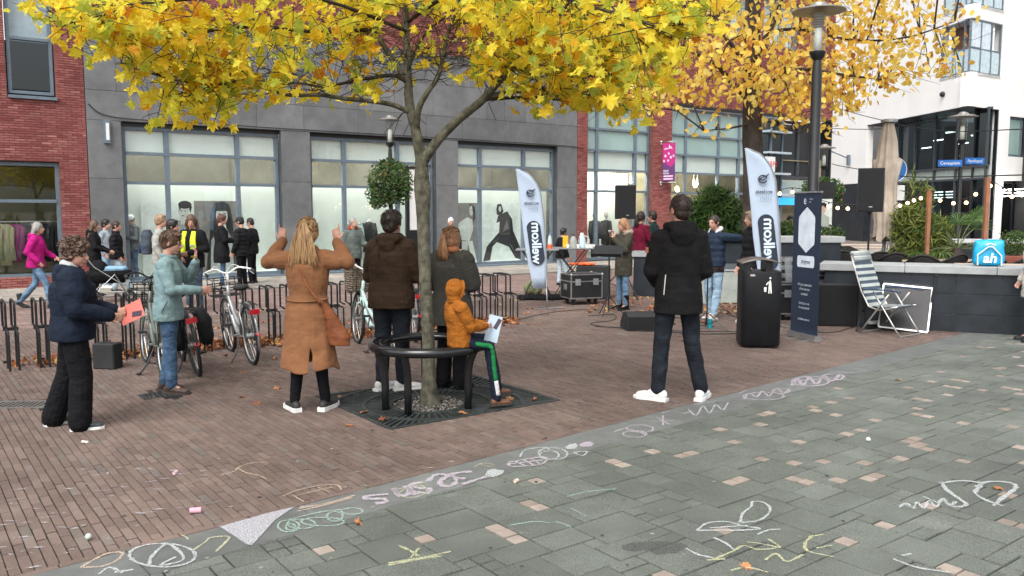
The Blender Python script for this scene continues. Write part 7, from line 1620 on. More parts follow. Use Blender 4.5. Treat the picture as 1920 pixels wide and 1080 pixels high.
def flight_case(p, size, rz, label, wheels=True, z0=.12, group='flight cases with aluminium edges', lid=.3):
    x, y, z = size; t = empty('flight_case', (p.x, p.y, 0), rz, 1, label, 'flight case', group); zb = z0 if wheels else 0.0
    B = MB(); B.b2((-x / 2 + .006, -y / 2 + .006, zb + .006), (x / 2 - .006, y / 2 - .006, zb + z - .006)); B.build('panel', case_m, t)
    B = MB(); e = .022
    for sx in (-1, 1):
        for sy in (-1, 1): B.b2((sx * x / 2 - (e if sx > 0 else 0), sy * y / 2 - (e if sy > 0 else 0), zb + .002), (sx * x / 2 + (e if sx < 0 else 0), sy * y / 2 + (e if sy < 0 else 0), zb + z - .002))
    for zz in (zb + .0, zb + z - e, zb + z * (1 - lid) - e * .5):
        for sy in (-1, 1): B.b2((-x / 2 + e, sy * y / 2 - (e if sy > 0 else -.0), zz), (x / 2 - e, sy * y / 2 + (e if sy < 0 else 0), zz + e))
        for sx in (-1, 1): B.b2((sx * x / 2 - (e if sx > 0 else 0), -y / 2 + e, zz), (sx * x / 2 + (e if sx < 0 else 0), y / 2 - e, zz + e))
    tag(B.build('aluminium_edging', CHROME, t), kind='stuff')
    for fx in (-.28, .28):
        B = MB(); B.b2((x * fx - .055, -y / 2 - .008, zb + z * (1 - lid) - .07), (x * fx + .055, -y / 2 - .001, zb + z * (1 - lid) + .05)); B.b2((x * fx - .02, -y / 2 - .016, zb + z * (1 - lid) - .02), (x * fx + .02, -y / 2 - .008, zb + z * (1 - lid) + .03)); B.build('latch', STEEL, t)
    for sx in (-1, 1):
        B = MB(); B.b2((sx * (x / 2 + .004) - .004, -.07, zb + z * .35), (sx * (x / 2 + .004) + .004, .07, zb + z * .58)); B.build('handle_plate', STEEL, t)
    for sx in (-1, 1):
        for sy in (-1, 1):
            B = MB(); B.ball((sx * (x / 2 - .01), sy * (y / 2 - .01), zb + z - .01), .026, 8, 6); B.build('ball_corner', CHROME, t)
            if wheels: B = MB(); B.tube([(sx * (x / 2 - .1) - .018, sy * (y / 2 - .1), .05), (sx * (x / 2 - .1) + .018, sy * (y / 2 - .1), .05)], .05, 12); B.b2((sx * (x / 2 - .1) - .03, sy * (y / 2 - .1) - .04, .085), (sx * (x / 2 - .1) + .03, sy * (y / 2 - .1) + .04, zb)); B.build('castor', RUBBER, t)
    return t
flight_case(G(1091, 571) + V((0, .15, 0)), (.66, .50, .47), R(20), 'black flight case with aluminium edges on castors left of the music stand')
t = empty('equipment_box', G(1106, 566) + V((.12, .75, 0)), R(-8), 1, 'large plain black box under the orange cloth behind the flight case', 'box'); B = MB(); B.bbox_bev((-.32, -.25, 0), (.36, .25, .66), .012); B.build('box', BLACKM, t)
t = empty('orange_cloth', AT(1096, 505, G(1106, 566).y + .72), 0, 1, 'crumpled bright orange cloth lying on the black box', 'cloth'); t.location.z = .67
B = MB(); rq = random.Random(2)
for _ in range(9): B.ball((rq.gauss(0, .07), rq.gauss(0, .05), .03), (rq.uniform(.05, .09), rq.uniform(.04, .07), .035), 8, 6)
o = B.build('fabric', mat('signal_orange', (.80, .13, .03), .7, var=.1), t, smooth=True); remesh(o, .01, .03)
# folding high tables
def high_table(p, L, D, H, rz, label, top):
    t = empty('folding_table', p, rz, 1, label, 'table', 'folding high tables'); B = MB(); B.bbox_bev((-L / 2, -D / 2, H - .03), (L / 2, D / 2, H), .008); B.build('table_top', top, t)
    for sx in (-1, 1):
        for sy in (-1, 1): B = MB(); B.tube([(sx * (L / 2 - .12), sy * D * .3, H - .03), (-sx * .05 + sx * .0, sy * D * .3, H * .5), (-sx * (L / 2 - .12), sy * D * .3, .01)], .012, 6); B.build('leg', BLACK, t)
    B = MB(); B.tube([(-.05, -D * .3, H * .62), (.05, D * .3, H * .62)], .01, 6); B.build('crossbar', BLACK, t); return t
tt = mat('grey_table_top', (.20, .21, .22), .5, var=.15)
hA = G(1018, 566); hB = G(1088, 566)
high_table(hA + V((-.1, .25, 0)), .85, .6, 1.03, R(-4), 'black folding high table behind the left flag with a bottle on it', tt)
high_table(hB + V((-.12, .85, 0)), .90, .6, 1.03, R(4), 'folding high table with thermos jugs behind the flight case', tt)
def jug(u, Y, z, r_, h_, m, lidm, label, cat='thermos jug'):
    p = AT(u, 460, Y); p.z = z; t = empty('thermos_jug' if 'jug' in cat else 'bottle', p, 0, 1, label, cat)
    B = MB(); B.loft([(0, 0, .001, r_, r_), (0, 0, h_ * .55, r_, r_), (0, 0, h_ * .8, r_ * .6, r_ * .6), (0, 0, h_ * .86, r_ * .5, r_ * .5)], 16); B.build('body', m, t, smooth='auto')
    B = MB(); B.loft([(0, 0, h_ * .86, r_ * .52, r_ * .52), (0, 0, h_, r_ * .45, r_ * .45)], 12); B.build('lid', lidm, t)
    if 'jug' in cat: B = MB(); B.tube(bez([(r_ * .95, 0, h_ * .25), (r_ * 1.7, 0, h_ * .4), (r_ * 1.6, 0, h_ * .7), (r_ * .6, 0, h_ * .8)], 3), .008, 6); B.build('handle', lidm, t)
    return t
YT = (hB.y + .85)
jug(1075, YT - .1, 1.03, .075, .27, mat('grey_jug', (.32, .33, .31), .4), mat('maroon_lid', (.10, .03, .03), .5), 'grey thermos jug with a dark lid on the high table')
jug(1091, YT - .05, 1.03, .075, .30, mat('pale_blue_jug', (.50, .66, .70), .4), WHITEP, 'pale blue thermos jug on the high table right of the grey one')
jug(1031, hA.y + .2, 1.03, .045, .31, mat('clear_plastic', (.50, .58, .58), .15, coat=.5), mat('bottle_cap', (.1, .2, .4), .5), 'clear bottle with an orange label on the table behind the left flag', 'bottle')
B = MB(); p = AT(1031, 460, hA.y + .2); B.loft([(p.x, p.y, 1.035, .048, .048), (p.x, p.y, 1.12, .048, .048)], 14); tag(B.build('orange_drink', MATS['signal_orange']), 'orange part filled bottle base on the table behind the left flag', 'drink')
t = empty('food_packet', (AT(1060, 460, YT - .1).x, YT - .1, 1.03), R(-10), 1, 'yellow packet standing at the left end of the thermos table', 'packet'); B = MB(); B.bbox_bev((-.05, -.04, 0), (.06, .04, .24), .01); B.build('box', mat('packet_yellow', (.75, .42, .02), .5), t)
for k, (u, w_) in enumerate(((1101, .05), (1108, .06), (1084, .035), (1065, .035))):
    p = AT(u, 462, YT - .15); t = empty('paper_cups', (p.x, p.y, 1.03), .3 * k, 1, ['crumpled white napkins right of the pale blue jug', 'heap of white cups at the right end of the thermos table', 'small white cup between the two thermos jugs', 'white cup beside the yellow packet'][k], 'cups'); B = MB(); B.loft([(0, 0, 0, w_ * .8, w_ * .8), (0, 0, .07, w_, w_)], 12); B.ball((w_ * .8, 0, .035), (w_ * .9, w_ * .8, .035), 8, 6); B.build('cups', WHITEP, t)
# music stand
p = G(1141, 592); t = empty('music_stand', p, R(-20), 1, 'black folding music stand in front of the singing woman', 'music stand')
B = MB(); B.tube([(0, 0, .08), (0, 0, 1.03)], .012, 8); B.build('pole', BLACK, t)
for k in range(3): a = R(20 + 120 * k); B = MB(); B.tube([(0, 0, .36), (.26 * math.cos(a), .26 * math.sin(a), .012)], .009, 6); B.tube([(0, 0, .12), (.14 * math.cos(a), .14 * math.sin(a), .19)], .006, 5); B.build('leg', BLACK, t)
B = MB(); Mx = Matrix.Rotation(R(-58), 3, 'X'); B.box((-.02, .0, 1.10), (.52, .008, .33), M=Mx); B.box(V((-.02, -.0, 1.10)) + Mx @ V((0, -.03, -.165)), (.52, .06, .008), M=Mx); B.build('desk', BLACK, t)
# floor monitor
p = G(1196, 617); t = empty('floor_monitor', p, R(8), 1, 'black wedge floor monitor on the bricks in front of the singing woman', 'stage monitor')
B = MB(); pr = [(-.20, 0), (.20, 0), (.20, .10), (.02, .27), (-.13, .27), (-.20, .21)]
B.add([(-.22, y, z) for y, z in pr] + [(.22, y, z) for y, z in pr], [tuple(range(5, -1, -1)), tuple(range(6, 12))] + [(i, (i + 1) % 6, 6 + (i + 1) % 6, 6 + i) for i in range(6)]); o = B.build('cabinet', BLACKM, t)
B = MB(); B.box((0, -.206, .105), (.40, .008, .19)); B.build('grille', MATS['speaker_grille'], t)
# microphone stand with water bottle
p = G(1325, 617); t = empty('microphone_stand', p, 0, 1, 'thin black stand on a tripod in front of the man in pale jeans', 'microphone stand'); B = MB(); B.tube([(0, 0, .06), (0, 0, 1.18)], .011, 8); B.build('pole', BLACK, t)
for k in range(3): a = R(-40 + 120 * k); B = MB(); B.tube([(0, 0, .26), (.34 * math.cos(a), .34 * math.sin(a), .012)], .010, 6); B.tube([(0, 0, .07), (.17 * math.cos(a), .17 * math.sin(a), .14)], .006, 5); B.build('leg', BLACK, t)
t = empty('water_bottle', G(1331, 616), 0, 1, 'turquoise drinking bottle with a white top on the ground beside the thin stand', 'bottle'); B = MB(); B.loft([(0, 0, 0, .035, .035), (0, 0, .15, .035, .035)], 14); B.build('body', mat('turquoise', (.01, .30, .38), .35), t, smooth='auto'); B = MB(); B.loft([(0, 0, .15, .035, .035), (0, 0, .20, .028, .028), (0, 0, .235, .015, .015)], 12); B.build('top', WHITEP, t, smooth='auto')
# bags and clothes on the ground by the left flag
t = empty('black_jacket', G(1010, 562), 0, 1, 'black jacket dropped on the ground at the foot of the left flag', 'jacket'); B = MB()
for x, y, a, b_ in ((-.2, 0, .2, .13), (.0, .1, .22, .16), (.22, .0, .2, .14), (.40, .05, .16, .12), (.05, -.08, .2, .1), (-.34, -.06, .12, .08)): B.ball((x, y, .04), (a, b_, .07), 10, 7)
o = B.build('fabric', BLKC, t, smooth=True); remesh(o, .02, .05)
t = empty('camouflage_bag', G(996, 552), 0, 1, 'green camouflage rucksack lying by the left flag pole', 'bag'); B = MB(); B.ball((0, 0, .14), (.17, .12, .15), 12, 8); B.ball((.12, -.02, .10), (.12, .1, .11), 10, 7); o = B.build('sack', mat('camouflage', (.13, .14, .07), .85, var=.9, vs=14, bump=.5, dark=(.02, .025, .012)), t, smooth=True); remesh(o, .015, .03)
# cables
def gc(pts, label, r=.006): return cable([G(u, v, .012) for u, v in pts], r, BLACKM, 'cable', label, 'cable', group='black cables on the street')
gc([(935, 600), (975, 598), (1010, 590), (1055, 583), (1100, 580)], 'black cable running from the racks to the flight case')
gc([(1103, 592), (1150, 590), (1150, 600), (1108, 606), (1130, 612), (1175, 615), (1230, 619), (1300, 621), (1384, 621)], 'black cable looping in front of the music stand and past the monitor')
gc([(1115, 612), (1160, 614), (1200, 620), (1250, 622), (1320, 626), (1384, 625)], 'second black cable just in front of the floor monitor', .007)
gc([(1340, 578), (1365, 583), (1372, 592), (1384, 594)], 'black cable curling beside the grey utility cabinet')
gc([(1530, 622), (1560, 623), (1590, 616), (1610, 608)], 'black cable running from the roll-up banner to the striped chair')
gc([(1200, 585), (1240, 590), (1290, 600), (1300, 608), (1340, 612)], 'black cable behind the tall man between the stands')
# flight cases and subwoofer behind banner
flight_case(AT(1484, 600, 13.6) + V((0, 0, 0)), (.62, .5, .50), R(3), 'lower black flight case standing behind the roll-up banner', True, .1)
for k in range(3):
    t = flight_case(AT(1486, 600, 13.7), (.64 - .02 * k, .5, .13), R(2 - k * 3), ['flat silver edged case stacked lowest on the big flight case', 'flat silver edged case in the middle of the stack behind the banner', 'topmost flat silver edged case of the stack behind the banner'][k], False); t.location.z = .61 + .132 * k
t = empty('subwoofer', AT(1562, 600, 12.95), R(-12), 1, 'big black subwoofer box between the roll-up banner and the striped chair', 'loudspeaker'); t.location.z = 0; B = MB(); B.bbox_bev((-.30, -.3, 0), (.30, .3, .66), .015); B.build('cabinet', MATS['speaker_vinyl'], t); B = MB(); B.b2((-.27, -.308, .03), (.27, -.301, .63)); B.build('grille', MATS['speaker_grille'], t)
t = empty('small_case', AT(1550, 600, 13.6), R(-5), 1, 'small silver edged black case on top of the subwoofer', 'case'); t.location.z = .66; B = MB(); B.bbox_bev((-.2, -.15, 0), (.22, .15, .14), .008); B.build('box', case_m, t)
B = MB(); B.b2((-.21, -.16, .055), (.23, -.151, .075)); B.build('edge_strip', CHROME, t)
# ------------------------------------------------ terrace walls
wA, wB = V((4.88, 12.85, 0)), V((8.2, 11.31, 0)); wd = (wB - wA).normalized(); wrz = math.atan2(wd.y, wd.x)
tile = mat('black_wall_tile', (.020, .026, .034), .32, var=.35, vs=3, bump=.1, bs=20); capm = mat('grey_concrete_cap', (.33, .345, .35), .8, var=.12, vs=4, bump=.3)
w1 = empty('terrace_wall', wA, wrz, 1, 'low wall of black tiles with a pale concrete cap behind the striped chair', 'wall', 'tiled terrace walls')
B = MB(); B.b2((0.01, .012, 0), (7, .62, .855)); B.build('core', mat('dark_grout', (.10, .11, .12), .9), w1)
rw = random.Random(6)
for k in range(12):
    x0 = .0 + k * .60
    for (a, b) in ((0, .26), (.263, .56), (.563, .855)):
        P = MB(); y = rw.uniform(-.002, .002); P.bbox_bev((x0 + .003, y, a + .002), (x0 + .597, .02, b - .002), .003); P.build('wall_tile', tile, w1)
for k in range(6): P = MB(); P.bbox_bev((-.08 + k * 1.2, -.05, .856), (-.08 + k * 1.2 + 1.195, .70, .968), .008); P.build('cap_stone', capm, w1)
for a, b in ((0, .3), (.303, .6)): P = MB(); P.bbox_bev((-.012, a + .01, 0), (.008, b, .855), .003); P.build('wall_tile', tile, w1)
# second wall with the utility cabinet, and a lower wing to the left
p2 = AT(1340, 570, 15.8); p2.z = 0
w2 = empty('terrace_wall', p2, R(-2), 1, 'taller black tiled wall with a pale cap behind the two singers', 'wall', 'tiled terrace walls')
B = MB(); B.b2((-.0, .012, 0), (2.35, .5, 1.17)); B.build('core', MATS['dark_grout'], w2)
for k in range(4):
    for (a, b) in ((0, .38), (.383, .78), (.783, 1.17)):
        if k == 0 and a < .7: continue
        P = MB(); P.bbox_bev((k * .59 + .003, rw.uniform(-.002, .002), a + .002), (k * .59 + .587, .02, b - .002), .003); P.build('wall_tile', tile, w2)
P = MB(); P.bbox_bev((-.08, -.05, 1.172), (2.42, .6, 1.29), .008); P.build('cap_stone', capm, w2)
P = MB(); P.b2((.03, -.012, .02), (.50, .0, .62)); P.build('cabinet_door', mat('grey_green_door', (.34, .37, .34), .6), w2); P = MB(); P.b2((.0, -.03, .63), (.53, .0, .66)); P.build('cabinet_lid', capm, w2); P = MB(); P.b2((.07, -.02, .25), (.10, -.0125, .40)); P.build('door_handle', BLACK, w2)
P = MB(); P.b2((-.42, -.01, .0), (-.05, .3, 1.0)); P.build('end_pillar', mat('grey_green_door', (.34, .37, .34), .6), w2)
p3 = AT(1187, 560, 17.2); p3.z = 0
w3 = empty('terrace_wall', p3, R(-12), 1, 'lower dark wall with a grey cap behind the tall man', 'wall', 'tiled terrace walls'); B = MB(); B.bbox_bev((0, 0, 0), (1.9, .5, .82), .01); B.build('core', tile, w3); P = MB(); P.bbox_bev((-.04, -.04, .822), (1.95, .55, .93), .008); P.build('cap_stone', capm, w3)
# shopping bag on the wall
pbg = AT(1822, 500, 12.05); t = empty('shopping_bag', wA + wd * 2.22 + V((-wd.y, wd.x, 0)) * .22 + V((0, 0, .968)), wrz + R(4), 1, 'bright blue supermarket bag with a white emblem standing on the terrace wall', 'bag')
blu = mat('bag_blue', (.0, .33, .58), .45, var=.12, bump=.5, bs=14)
B = MB(); B.loft([(0, 0, .0, .21, .09), (0, 0, .1, .205, .095), (0, 0, .28, .20, .085), (0, .0, .36, .195, .05), (.01, .01, .395, .17, .03)], 24, power=4.5); o = B.build('sack', blu, t, smooth=True); o.modifiers.new('s', 'SUBSURF').render_levels = 2; d_ = o.modifiers.new('d', 'DISPLACE'); d_.texture = fold_tex; d_.strength = .03; d_.texture_coords = 'LOCAL'
B = MB(); wt = mat('bag_white', (.75, .85, .88), .5)
for pts in ([(-.15, .02), (-.155, .17), (-.02, .29), (.03, .29), (.15, .16), (.155, .02)], [(-.06, .315), (.0, .335), (.07, .315)]): B.tube([V((x, -.112 + abs(x) * .02, z)) for x, z in pts], .010, 5)
B.build('emblem', wt, t); o = inst('lettering', text_mesh('ah', .19, bold=.006, shear=.15), t, (0, -.125, .12), (R(90), 0, 0)); o.data.materials.append(wt)
# striped folding chair
p = G(1668, 626); t = empty('folding_chair', p, R(36), 1, 'reclining garden chair with blue and white stripes and a silver tube frame', 'chair')
alu = mat('chair_tube', (.50, .50, .48), .35, .7, var=.1); stw = mat('stripe_white', (.42, .45, .43), .8); stb = mat('stripe_blue', (.05, .075, .105), .8, var=.2)
def yz(y, z, x): return V((x, y, z))
for sx in (-1, 1):
    x = sx * .27
    for nm, pts in (('leg', [(x, -.30, .012), (x, .12, .62)]), ('leg', [(x * 1.03, .30, .012), (x * 1.03, -.12, .60)]), ('side_rail', [(x * .9, -.24, .43), (x * .9, .20, .40), (x * .9, .50, 1.12)])):
        B = MB(); B.tube(bez(pts, 3), .0125, 8); B.build(nm, alu, t, smooth=True)
    B = MB(); B.tube(bez([(x * 1.1, -.30, .645), (x * 1.12, -.05, .66), (x * 1.1, .26, .64)], 4), .024, 8, flat=.5); B.build('armrest', mat('blue_plastic', (.03, .055, .11), .45), t, smooth=True)
for y in (-.30, .30): B = MB(); B.tube([(-.27, y, .012), (.27, y, .012)], .0125, 8); B.build('foot_bar', alu, t)
for k in range(16):
    f0, f1 = k / 16, (k + 1) / 16; a = V((0, .20 + .30 * f0, .40 + .72 * f0)); b = V((0, .20 + .30 * f1, .40 + .72 * f1)); B = MB(); B.add([(-.24, a.y, a.z), (.24, a.y, a.z), (.24, b.y, b.z), (-.24, b.y, b.z)] + [(-.24, a.y + .008, a.z - .003), (.24, a.y + .008, a.z - .003), (.24, b.y + .008, b.z - .003), (-.24, b.y + .008, b.z - .003)], [(0, 1, 2, 3), (7, 6, 5, 4), (0, 4, 5, 1), (2, 6, 7, 3), (1, 5, 6, 2), (0, 3, 7, 4)]); B.build('back_stripe', stb if k % 2 else stw, t)
for k in range(8):
    y0, y1 = -.24 + .055 * k, -.24 + .055 * (k + 1); B = MB(); B.b2((-.24, y0, .418 - .003 * k), (.24, y1, .426 - .003 * k)); B.build('seat_stripe', stw if k % 2 else stb, t)
for k in range(4): B = MB(); B.tube([(-.22, .475 + .012 * k, 1.06 + .032 * k), (.22, .475 + .012 * k, 1.06 + .032 * k)], .030, 8); B.build('head_pillow', stw if k % 2 else mat('pillow_grey', (.25, .28, .29), .8), t, smooth=True)
# flight case lid leaning on the wall
t = empty('case_lid', wA + wd * 1.12 + V((-wd.y, wd.x, 0)) * -.32, wrz, 1, 'black flight case lid with aluminium edge leaning against the terrace wall', 'case lid'); Mx = Matrix.Rotation(R(-20), 3, 'X') @ Matrix.Rotation(R(4), 3, 'Y')
B = MB(); B.box(Mx @ V((0, 0, .36)), (.64, .03, .66), M=Mx); B.build('panel', case_m, t)
for c, sz in (((0, -.01, .695), (.66, .05, .022)), ((0, -.01, .03), (.66, .05, .022)), ((-.33, -.01, .36), (.022, .05, .64)), ((.33, -.01, .36), (.022, .05, .64))): B = MB(); B.box(Mx @ V(c), sz, M=Mx); B.build('edge', CHROME, t)
t = empty('folded_stand', wA + wd * 1.42 + V((-wd.y, wd.x, 0)) * -.16, wrz, 1, 'folded black stand leaning against the terrace wall right of the case lid', 'stand'); B = MB(); B.tube([(0, -.12, .01), (.12, .06, .82)], .016, 8); B.ball((.12, .06, .82), .025); B.build('tube', BLACKM, t)
t = empty('cable_heap', G(1640, 616), 0, 1, 'heap of black and white cables and plugs under the striped chair', 'cables'); B = MB(); rq = random.Random(8)
for k in range(6): B.tube([V((.22 * math.cos(a * .7 + k) + .02 * k, .08 * math.sin(a * .7 + k), .015 + .006 * k)) for a in range(10)], .006, 4, closed=True)
B.build('cables', BLACKM, t); B = MB(); B.box((-.02, -.04, .10), (.20, .05, .045), rz=.2); B.tube([(.05, 0, .10), (.2, -.03, .12), (.3, .02, .05)], .006, 5); B.build('power_strip', WHITEP, t)
# ------------------------------------------------ terrace furniture
woodt = mat('pale_wood_top', (.50, .40, .32), .6, var=.12, vs=5, stretch=(1, 8, 1)); ratt = mat('dark_rattan', (.022, .020, .020), .7, var=.5, vs=40, bump=.8, bs=120)
names = ['first', 'second', 'third', 'fourth', 'fifth', 'sixth', 'seventh', 'eighth', 'ninth', 'tenth', 'eleventh', 'twelfth']
def tpos(u, z, v): Y = (CAM_H - z) * FOC / (v - 395) ; r = AT(u, v, Y); return V((r.x, Y, 0))
for k, (u, v, L, rz) in enumerate([(1600, 458, 1.9, -8), (1655, 463, 2.4, -10), (1745, 467, 1.2, -6), (1812, 468, 1.3, -8), (1880, 470, 1.6, -8), (1755, 486, 1.5, -12), (1880, 496, 1.5, -12)]):
    p = tpos(u, .75, v); t = empty('terrace_table', p, R(rz), 1, 'cafe table with a pale wooden top on the terrace, %s from the left' % names[k], 'table', 'cafe tables on the terrace')
    B = MB(); B.bbox_bev((-L / 2, -.38, .71), (L / 2, .38, .75), .006); B.build('table_top', woodt, t)
    B = MB(); B.tube([(0, 0, .02), (0, 0, .71)], .03, 8); B.b2((-.25, -.2, 0), (.25, .2, .02)); B.build('pedestal', BLACK, t)
cp = None
for k, (u, Y, rz) in enumerate([(1562, 19.5, 160), (1590, 18.5, 150), (1640, 18.2, 175), (1675, 17.8, 165), (1612, 20, 20), (1735, 16.8, 150), (1770, 17.2, 200), (1850, 16.8, 160), (1908, 16.6, 190), (1885, 17.0, 30), (1560, 21, 180), (1700, 18.3, 10)]):
    p = AT(u, 470, Y); p.z = 0; lab = 'dark woven terrace armchair, %s from the left behind the tiled wall' % names[sorted([1562, 1590, 1640, 1675, 1612, 1735, 1770, 1850, 1908, 1885, 1560, 1700]).index(u)]
    if cp is None:
        t = empty('terrace_chair', p, R(rz), 1.12, lab, 'chair', 'woven armchairs on the terrace'); cp = t
        B = MB(); B.bbox_bev((-.27, -.25, .38), (.27, .25, .44), .02); B.build('seat', ratt, t)
        B = MB(); vs = []
        for j in range(6):
            z = .44 + j * .07
            for i in range(13): a = R(-10 + 200 * i / 12); drop = .16 * abs(math.cos(a)) ** 2 * (j / 5); vs.append((.30 * math.cos(a), .05 + .25 * math.sin(a) + .02 * j, z - drop * 1.0))
        B.add(vs, [(j * 13 + i, j * 13 + i + 1, (j + 1) * 13 + i + 1, (j + 1) * 13 + i) for j in range(5) for i in range(12)]); o = B.build('backrest', ratt, t, smooth=True); o.modifiers.new('s', 'SOLIDIFY').thickness = .02
        B = MB(); B.tube([V(q2) + V((0, 0, .01)) for q2 in vs[-13:]], .022, 6); B.build('top_rail', ratt, t, smooth=True)
        for x in (-.23, .23):
            for y in (-.21, .21): B = MB(); B.tube([(x, y, .40), (x * 1.08, y * 1.1, .0)], .016, 6); B.build('leg', BLACK, t)
    else:
        t = copy_tree(cp); t.location = p; t.rotation_euler = (0, 0, R(rz)); t['label'] = lab
# closed parasol
p = AT(1657, 470, 18.5); p.z = 0; t = empty('closed_parasol', p, R(0), 1, 'tall closed beige parasol behind the right loudspeaker', 'parasol')
cl_ = mat('beige_canvas', (.42, .36, .30), .85, var=.12, vs=5, bump=.3, bs=10); B = MB(); seg = 40; vs = []; zs = [1.15, 1.5, 1.9, 1.95, 2.4, 2.85, 2.9, 3.3, 3.6, 3.72]; rr_ = [.22, .20, .25, .19, .19, .27, .20, .17, .11, .09]
for z, r_ in zip(zs, rr_):
    for i in range(seg): a = 2 * math.pi * i / seg; q2 = 1 + .20 * math.sin(a * 9 + z * .5); vs.append((r_ * q2 * math.cos(a), r_ * q2 * math.sin(a), z - (.07 * math.sin(a * 5 + z) if z in (1.9, 2.85, 1.15) else 0)))
B.add(vs, [(j * seg + i, j * seg + (i + 1) % seg, (j + 1) * seg + (i + 1) % seg, (j + 1) * seg + i) for j in range(len(zs) - 1) for i in range(seg)] + [tuple((len(zs) - 1) * seg + i for i in range(seg))]); B.build('folded_canvas', cl_, t, smooth=True)
B = MB(); B.tube([(0, 0, 0), (0, 0, 3.74)], .04, 10); B.build('mast', mat('mast_grey', (.25, .27, .28), .4, .5), t); B = MB(); B.loft([(0, 0, 3.72, .17, .17), (0, 0, 3.78, .17, .17), (0, 0, 3.80, .05, .05)], 16); B.build('top_cap', STEEL, t)
# plants of the terrace
plant('bamboo_clump', 'large leafy bamboo clump above the dark wall behind the singing man', 'plant', AT(1332, 470, 18.5) * 1.0 - V((0, 0, AT(1332, 470, 18.5).z)), [((0, 0, 1.25), (.62, .5, .75), 0, 4), ((-.35, 0, 1.7), (.32, .4, .4), 0, 1.2), ((.3, 0, 1.75), (.4, .4, .45), 0, 1.6), ((.05, 0, 2.1), (.35, .3, .25), 0, .8), ((-.55, 0, 1.1), (.3, .3, .5), 0, 1), ((.62, 0, 1.0), (.25, .3, .5), 0, .8)], 3600, .13, gbam, 'blade')
p = AT(1722, 470, 18.0); plant('bamboo_shrub', 'yellowish green shrub with narrow leaves between parasol and palm', 'plant', V((p.x, p.y, 0)), [((0, 0, 1.1), (.60, .5, .62), 0, 4), ((-.25, 0, 1.6), (.35, .3, .35), 0, 1.3), ((.35, 0, 1.35), (.4, .3, .35), 0, 1.3), ((.1, 0, 2.0), (.16, .2, .5), 0, .35), ((-.2, 0, 2.2), (.12, .2, .5), 0, .2), ((.5, 0, .9), (.35, .3, .35), 0, 1)], 2900, .11, glaur, 'blade')
p = AT(1902, 470, 17.0); plant('box_shrub', 'rounded dark green box shrub in a rust planter at the right edge', 'plant', V((p.x, p.y, 0)), [((0, 0, 1.12), (.30, .28, .27), 0, 1)], 1200, .05, gbush)
p = AT(1485, 440, 18); plant('planter_shrubs', 'low green shrubs in the planter left of the roll-up banner', 'plant', V((p.x, p.y, 0)), [((0, 0, 1.35), (.55, .25, .22), 0, 1), ((.75, 0, 1.3), (.4, .25, .15), 0, .5)], 1500, .07, gbush)
t = empty('planter', (AT(1902, 470, 17.0).x, 17, 0), R(-8), 1, 'rust coloured long planter box at the right edge of the terrace', 'planter'); B = MB(); B.bbox_bev((-.42, -.3, .0), (.5, .3, .86), .01); B.build('trough', mat('rust_planter', (.22, .06, .035), .7, var=.2), t)
t = empty('planter', (AT(1722, 470, 18.0).x, 18, 0), R(-8), 1, 'grey planter box below the yellowish green shrub', 'planter'); B = MB(); B.bbox_bev((-.6, -.3, .0), (.6, .3, .62), .01); B.build('trough', mat('grey_planter', (.10, .11, .12), .7, var=.2), t)
t = empty('terrace_wall', (AT(1740, 450, 21).x, 21, 0), R(-8), 1, 'far low white capped wall behind the palm', 'wall', 'tiled terrace walls'); B = MB(); B.b2((-.3, 0, 0), (4.6, .4, .95)); B.build('core', tile, t); B = MB(); B.b2((-.35, -.05, .952), (4.65, .45, 1.06)); B.build('cap_stone', mat('white_cap_stone', (.55, .56, .56), .8), t)
p = AT(1795, 470, 17.5); p.z = 0; t = empty('fan_palm', p, 0, 1, 'fan palm with spreading green fronds behind the blue shopping bag', 'palm')
B = MB(); B.tube([(0, 0, .2), (0, 0, 1.0)], [.12, .09], 10); B.build('trunk', MATS['dark_bark'], t); rp2 = random.Random(44); st_ = MB()
for k in range(26):
    a = rp2.uniform(0, 6.283); el = rp2.uniform(-.25, 1.15); L = rp2.uniform(.55, .85); d = V((math.cos(a) * math.cos(el) * 1.15, math.sin(a) * math.cos(el) * .8, math.sin(el))); base = V((0, 0, .98)); tip = base + d * L; st_.tube([base, base.lerp(tip, .5) + V((0, 0, .06)), tip], .008, 4)
    B = MB(); nn = 15; side = d.cross(V((0, 0, 1))).normalized(); upv = side.cross(d).normalized()
    for j in range(nn):
        b = R(-85 + 170 * j / (nn - 1)); dd = (d * math.cos(b) + side * math.sin(b)); ln = .48 * (1 - .25 * abs(math.sin(b))); wv = side * math.cos(b) - d * math.sin(b); e = tip + dd * ln + V((0, 0, -.10 - .10 * rp2.random())); m_ = tip + dd * ln * .55
        B.add([tip, m_ + wv * .016, e, m_ - wv * .016], [(0, 1, 2, 3)])
    B.build('frond', gbam, t)
tag(st_.build('stalks', mat('palm_stalk', (.10, .13, .05), .7), t), kind='stuff')
